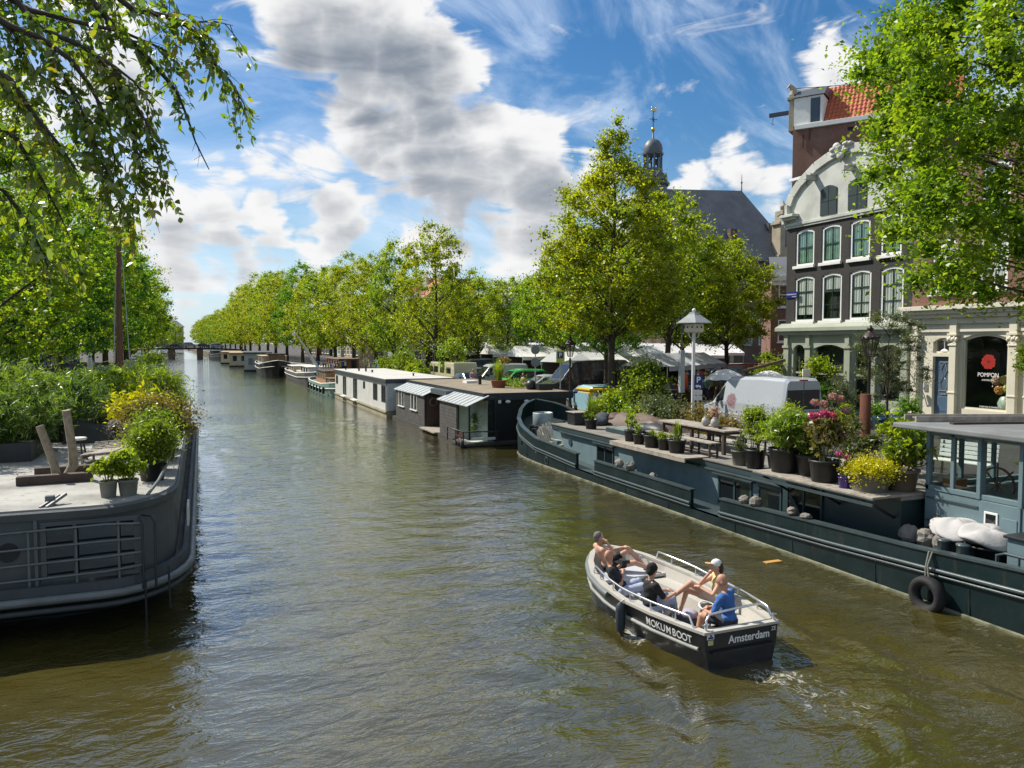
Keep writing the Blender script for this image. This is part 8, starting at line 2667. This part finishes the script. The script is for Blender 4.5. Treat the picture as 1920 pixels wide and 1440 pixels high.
sign_pole('parking_sign', 'blue P sign with truck symbol and white plates under the dovecote', 20.0, 27.9, 2.4, [psign2])
cu = thing('curly_lamp', 'tall thin lamp post ending in a curled hook behind the dovecote', 'street lamp', (21.0, 30.6, GZ))
obj('post', MB().tube([(0, 0, 0), (0, 0, 4.9)] + [(.36 - .36 * math.cos(k * .25) if k < 12 else .72 - .12 * (k - 11) * .5, 0, 4.9 + .42 * math.sin(k * .25)) for k in range(1, 16)], .03, 6), M_['lead'], cu, local=True)
obj('junction_box', MB().box(-.12, .12, -.1, .1, 1.4, 3.4), mat('grey kiosk', (.4, .42, .42), .6), cu, local=True, bev=.02)
obj('hanging_jacket', MB().ball((0, 0, 0), (.2, .14, .5), 12, 8), mat('orange red cloth', (.7, .1, .03), .8), None, org=(0, 0, 0), label='orange red jacket hanging by the market stalls', cat='jacket').location = (25.2, 36.4, GZ + 1.6)
bm = thing('timber_boom', 'slanting brown timber boom on trestles above the parasols', 'boom', (29.5, 37, GZ))
obj('boom_pole', MB().bar((27.4, 37.0, GZ + 1.6), (31.4, 35.4, GZ + 2.75), .16), M_['wood'], bm)
for x, y, h in ((27.8, 36.8, 1.7), (29.3, 36.2, 2.1)):
    obj('trestle', MB().bar((x - .4, y, GZ), (x, y, GZ + h), .1).bar((x + .4, y, GZ), (x, y, GZ + h), .1).bar((x - .25, y, GZ + .7), (x + .25, y, GZ + .7), .08), M_['wood'], bm)
for x, y, r, lab in ((27.3, 35.5, 1.15, 'left of two open white parasols over the quay terrace'), (28.1, 32.9, 1.15, 'right of two open white parasols, partly behind the white van')):
    t = thing('parasol', lab, 'parasol', (x, y, GZ), 0, 'white terrace parasols')
    c = MB()
    n = 8
    rings = []
    for (rr_, z) in ((r, 1.72), (r * .7, 2.0), (r * .35, 2.2), (.04, 2.28)):
        rings.append([(rr_ * math.cos(k * math.pi / n), rr_ * math.sin(k * math.pi / n), z - (.05 if k % 2 and rr_ > .1 else 0)) for k in range(2 * n)])
    c.loft(rings, False, True, False)
    obj('canopy', c, M_['white_canvas'], t, local=True)
    obj('pole', MB().tube([(0, 0, 0), (0, 0, 2.35)], .025, 8), M_['wood'], t, local=True)
    for k in range(8):
        a = k * math.pi / 4
        obj('rib', MB().tube([(r * .97 * math.cos(a), r * .97 * math.sin(a), 1.7), (0, 0, 2.24)], .01, 4), M_['wood'], t, local=True)

# bicycles
def bicycle(label, loc, rz, m):
    t = thing('bicycle', label, 'bicycle', loc, rz, 'bicycles on the quay')
    for y in (-.55, .55):
        w = obj('wheel', MB().tube([(0, y + .33 * math.cos(k * .3491), .34 + .33 * math.sin(k * .3491)) for k in range(19)], .018, 6), M_['rubber'], t, local=True)
        sp = MB()
        for k in range(8):
            a = k * .785
            sp.bar((0, y, .34), (0, y + .32 * math.cos(a), .34 + .32 * math.sin(a)), .006)
        obj('spokes', sp, M_['steel'], w, local=True)
    f = MB()
    for p, q in (((0, -.55, .34), (0, -.2, .86)), ((0, -.2, .86), (0, .32, .82)), ((0, .32, .82), (0, .0, .3)), ((0, .0, .3), (0, -.2, .92)), ((0, 0, .3), (0, -.55, .34)), ((0, .38, 1.0), (0, .3, .8)), ((0, .31, .82), (0, .55, .34))):
        f.tube([p, q], .018, 6)
    obj('frame', f, m, t, local=True)
    obj('handlebar', MB().tube([(-.28, .22, 1.05), (-.2, .36, 1.06), (0, .4, 1.02), (.2, .36, 1.06), (.28, .22, 1.05)], .014, 6), M_['steel'], t, local=True)
    obj('saddle', MB().ball((0, -.24, .96), (.08, .14, .05), 10, 6), M_['blackm'], t, local=True)
    return t


bicycle('dark bicycle standing on the quay between funnel and wheelhouse', (19.6, 17.0, GZ), rad(70), M_['black'])
for k, (x, y, r) in enumerate(((19.3, 42.0, 100), (19.35, 41.2, 95), (19.3, 40.4, 108), (19.5, 42.8, 80))):
    bicycle(('first', 'second', 'third', 'last')[k] + ' of the bicycles parked in front of the black van', (x, y, GZ), rad(r), (M_['black'], pw['red'], M_['black'], pw['navy'])[k])
for i, (x, y, w, h, m, lab) in enumerate(((20.2, 39.3, .9, .95, M_['cream'], 'cream electric cabinet beside the lamp post'), (22.2, 40.6, 1.2, .6, M_['darkwood'], 'dark wooden crate stack at the foot of the tall tree'), (23.4, 37.6, .9, .45, M_['white'], 'white plastic crate by the market stall edge'), (26.0, 35.4, .7, .5, M_['white'], 'pale box with yellow front near the stall'), (24.4, 36.8, .5, 1.1, M_['dark'], 'black standing bin next to the stall'))):
    t = thing('crate', lab, 'crate', (x, y, GZ), rad(20 * i))
    obj('crate_body', MB().box(-w / 2, w / 2, -.3, .3, 0, h), m, t, local=True, bev=.02)
    obj('crate_lid', MB().box(-w / 2 - .02, w / 2 + .02, -.32, .32, h + .001, h + .04), M_['greywood'], t, local=True)
nb = thing('name_board', 'cream letter board on a thin pole before the black house', 'sign', (22.9, 24.6, GZ))
obj('pole', MB().tube([(0, 0, 0), (0, 0, 2.5)], .04, 8), M_['steel'], nb, local=True)
obj('board', MB().box(-.2, .2, -.06, .0, 2.38, 2.68), M_['cream'], nb, local=True, bev=.01)

# ------------------------------------------------------------------ plants on the quay
place_tree(tO, 'olive_tree', 'silvery olive tree in the blue glazed pot by the shop fronts', (26.3, 23.6, GZ + .62), 1.0, 1.02)
obj('glazed_pot', MB().lathe([(.34, 0), (.5, .25), (.55, .6), (.58, .7), (.5, .7), (.46, .55)], (26.3, 23.6, GZ), 20), mat('blue glaze', (.012, .05, .1), .15, var=.3, bump=0), None, org=(26.3, 23.6, GZ), label='dark blue glazed pot holding the olive tree', cat='pot')
B_ = [('climbing_plant', 'yellow green climber at the left corner of the black house', 'climber', (31.2, 36.4, 3.0), (.9, 1.1, 1.7), 3000, .16, L_olive),
      ('climbing_plant', 'yellow green climber before the black house shopfront', 'climber', (30.6, 32.0, 3.5), (.9, 1.2, .75), 1800, .15, L_olive),
      ('climbing_plant', 'dark climber stem mass below the yellow green climber', 'climber', (30.8, 31.6, 2.2), (.6, .8, 1.1), 1500, .13, L_deep),
      ('climbing_plant', 'light green creeper hanging at the right edge of the shop', 'climber', (31.5, 21.15, 4.4), (.35, .6, 1.3), 1500, .15, L_fresh),
      ('hedge', 'loose hedge with mixed leaves in front of the white van nose', 'hedge', (19.3, 29.5, 1.9), (.9, 2.6, .7), 4200, .12, L_grey),
      ('hedge', 'flowering hedge left of the blue P sign along the quay edge', 'hedge', (19.2, 26.0, 1.75), (.75, 2.4, .65), 3600, .11, L_bronze),
      ('shrub', 'tall bright green leafy shrub on the quay before the grey canopied stalls', 'shrub', (20.2, 32.4, 3.0), (1.1, 1.2, 1.3), 4200, .17, L_fresh),
      ('shrub', 'dark green leafy shrub under the bright tall one', 'shrub', (19.6, 33.6, 2.0), (1.1, 1.6, .9), 3000, .16, L_elm),
      ('shrub', 'yellow flowering shrub right of the yellow container', 'shrub', (19.1, 34.9, 1.9), (.6, .8, .6), 1400, .1, L_olive),
      ('shrub', 'low leafy plants beneath the tarpaulin edge at the quay', 'shrub', (18.9, 31.2, 1.6), (.6, 2.0, .5), 2000, .12, L_elm),
      ('shrub', 'dark clipped shrub beside the shop door', 'shrub', (29.6, 25.4, 1.85), (.8, .8, .75), 2600, .09, L_deep),
      ('shrub', 'dark green bush at the foot of the olive tree', 'shrub', (27.8, 25.6, 1.7), (.9, .7, .6), 1800, .1, L_deep),
      ('shrub', 'leafy bush left of the blue pot by the name board', 'shrub', (24.6, 24.2, 1.9), (.6, .6, .8), 1800, .1, L_elm),
      ('shrub', 'grey green bush behind the white van', 'shrub', (26.4, 26.2, 2.4), (.9, .9, 1.2), 2600, .09, L_grey),
      ('shrub', 'yellow green shrub on the quay seen through the wheelhouse windows', 'shrub', (20.0, 12.0, 2.2), (.9, 1.4, .9), 2200, .15, L_fresh),
      ('shrub', 'dark shrub behind the wheelhouse door window', 'shrub', (20.6, 9.6, 2.3), (.9, 1.0, 1.1), 1800, .14, L_deep),
      ('shrub', 'low flowers along the plinth of the cream shop', 'shrub', (31.2, 22.6, 1.5), (.25, 1.4, .25), 700, .1, L_bronze),
      ('shrub', 'green ivy shrub on the quay behind the boats with flags', 'shrub', (18.6, 74, 2.9), (1.4, 3.2, 1.8), 4000, .22, L_fresh),
      ('shrub', 'yellow green shrub along the roof line of the white houseboat', 'shrub', (18.2, 67.5, 2.4), (1.1, 2.6, 1.0), 2600, .2, L_olive),
      ('shrub', 'small green shrub beside the teal boat', 'shrub', (18.2, 80.5, 2.6), (1.2, 2.6, 1.3), 2200, .22, L_fresh),
      ('shrub', 'yellow green shrub hanging over the left bank wall far away', 'shrub', (-7.2, 66, 2.2), (1.0, 3, .8), 1500, .22, L_fresh),
      ('shrub', 'potted evergreens at the dark boat roof on the left bank', 'shrub', (-5.6, 110, 3.0), (.8, 8, .5), 1800, .25, L_fresh)]
for nm, lab, cat, c, r, n, s_, lm in B_:
    bush(nm, lab, cat, c, r, int(n * 1.6), s_, lm, lumps=max(10, n // 150), asp=.5)
dp = thing('wall_pot', 'narrow stone trough with plants along the barge side of the quay', 'trough', (19.2, 22, GZ))
obj('trough', MB().box(18.7, 19.3, 19.5, 23.6, GZ + .05, GZ + .5), M_['cope'], dp)
obj('leaves', quads_mesh('leaves', foliage((-.2, -.6, .75), (.45, 2.1, .45), 2200, .12, .4, .5, lumps=20), L_elm), None, dp)

# ------------------------------------------------------------------ people on the quay
SH = [mat('cloth %d' % k, c, .85) for k, c in enumerate(((.5, .48, .45), (.35, .05, .05), (.04, .06, .14), (.02, .02, .02), (.4, .3, .2), (.5, .3, .32), (.1, .2, .16)))]
TR = [mat('trouser %d' % k, c, .85) for k, c in enumerate(((.04, .05, .09), (.02, .02, .02), (.2, .17, .12)))]


def stander(label, x, y, ang, k, sit=False):
    f = Vector((math.cos(ang), math.sin(ang), 0))
    r = Vector((f.y, -f.x, 0))
    b = Vector((x, y, GZ))

    def p(u, v, z):
        return tuple(b + f * u + r * v + Vector((0, 0, z)))
    z = .5 if sit else .93
    J = dict(P=p(0, 0, z), N=p(.02, 0, z + .52), H=p(.05, 0, z + .70), SL=p(0, -.18, z + .46), SR=p(0, .18, z + .46), EL=p(.04, -.24, z + .18), ER=p(.06, .24, z + .18), WL=p(.2, -.2, z + .02), WR=p(.26, .16, z + .1))
    if sit:
        J.update(KL=p(.42, -.12, .52), KR=p(.42, .12, .52), AL=p(.42, -.12, .1), AR=p(.45, .12, .1))
    else:
        J.update(KL=p(.06, -.1, .5), KR=p(-.02, .1, .5), AL=p(.0, -.11, .1), AR=p(-.08, .11, .1))
    person(label, J, f, (M_['skin'], M_['skin2'])[k % 2], SH[k % 7], TR[k % 3], (cl[('dark_hair', 'brown_hair', 'grey_hair')[k % 3]], 'short'), cl['leather'], fine=.028, group='people on the quay')


for k, (x, y, a, s_, lab) in enumerate(((25.3, 32.8, 2.6, False, 'blond person in a pale vest seen above the quay hedge'), (26.6, 34.3, 3.6, False, 'person in a dark red shirt under the left parasol'), (27.6, 34.9, 4.2, True, 'person seated at the terrace under the left parasol'), (28.6, 34.2, 2.0, True, 'second seated guest between the two parasols'),
                                          (20.0, 47.4, 3.5, False, 'person beside the grey car near the sign discs'), (19.6, 56.6, 4.4, False, 'person in dark clothes standing near the silver van'), (29.0, 39.6, 3.9, False, 'market visitor at the nearest grey stall'), (30.4, 59, 4.0, False, 'market visitor before the white canopies'), (24.2, 51.2, 4.4, False, 'market visitor behind the black van'))):
    stander(lab, x, y, a, k, s_)
tt = thing('cafe_table', 'small round terrace table under the white parasols', 'table', (28.0, 34.0, GZ))
obj('table_top', MB().lathe([(.4, .7), (.42, .72), (.4, .74)], n=18), M_['white'], tt, local=True)
obj('table_leg', MB().tube([(0, 0, 0), (0, 0, .7)], .035, 8), M_['black'], tt, local=True)

# ------------------------------------------------------------------ the far bridge
bg_ = thing('canal_bridge', 'low dark iron bridge across the canal in the distance', 'bridge', (-3, 270, 0))
obj('deck', MB().add([(-20, 268, 2.6), (-9, 268, 3.0), (3, 268, 2.9), (14, 268, 2.3), (14, 276, 2.3), (3, 276, 2.9), (-9, 276, 3.0), (-20, 276, 2.6), (-20, 268, 3.1), (-9, 268, 3.6), (3, 268, 3.5), (14, 268, 2.8), (14, 276, 2.8), (3, 276, 3.5), (-9, 276, 3.6), (-20, 276, 3.1)], [(0, 8, 9, 1)[::-1], (1, 9, 10, 2)[::-1], (2, 10, 11, 3)[::-1], (8, 15, 14, 9)[::-1], (9, 14, 13, 10)[::-1], (10, 13, 12, 11)[::-1], (0, 1, 6, 7)[::-1], (1, 2, 5, 6)[::-1], (2, 3, 4, 5)[::-1]]), mat('dark bridge iron', (.035, .035, .045), .6), bg_)
for x in (-9.9, -1.4):
    obj('pier', MB().box(x, x + 1.9, 268.2, 275.8, -1, 3.0), M_['quaywall'], bg_)
for x0, x1, z0, z1 in ((-20, -9, 3.1, 3.6), (-9, 3, 3.6, 3.5), (3, 14, 3.5, 2.8)):
    rl = obj('railing', MB().bar((x0, 268.1, z0 + 1), (x1, 268.1, z1 + 1), .09).bar((x0, 268.1, z0 + .5), (x1, 268.1, z1 + .5), .06), M_['black'], bg_)
    for k in range(8):
        q = (k + .5) / 8
        x, z = x0 + (x1 - x0) * q, z0 + (z1 - z0) * q
        obj('baluster', MB().bar((x, 268.1, z), (x, 268.1, z + 1), .06), M_['black'], rl)
for k in range(6):
    x = -14 + k * 4.2
    vehicle(ORD[k] + ' small car from the left on the far bridge', 'car', (x, 271 + k % 2, 3.5 - (.25 if k in (0, 5) else 0)), rad(90), (CAR, MPV)[k % 2], 4, 1.7, pw[('black', 'grey', 'navy', 'silver', 'black', 'white')[k]], 'parked_car', group='cars on the far bridge')
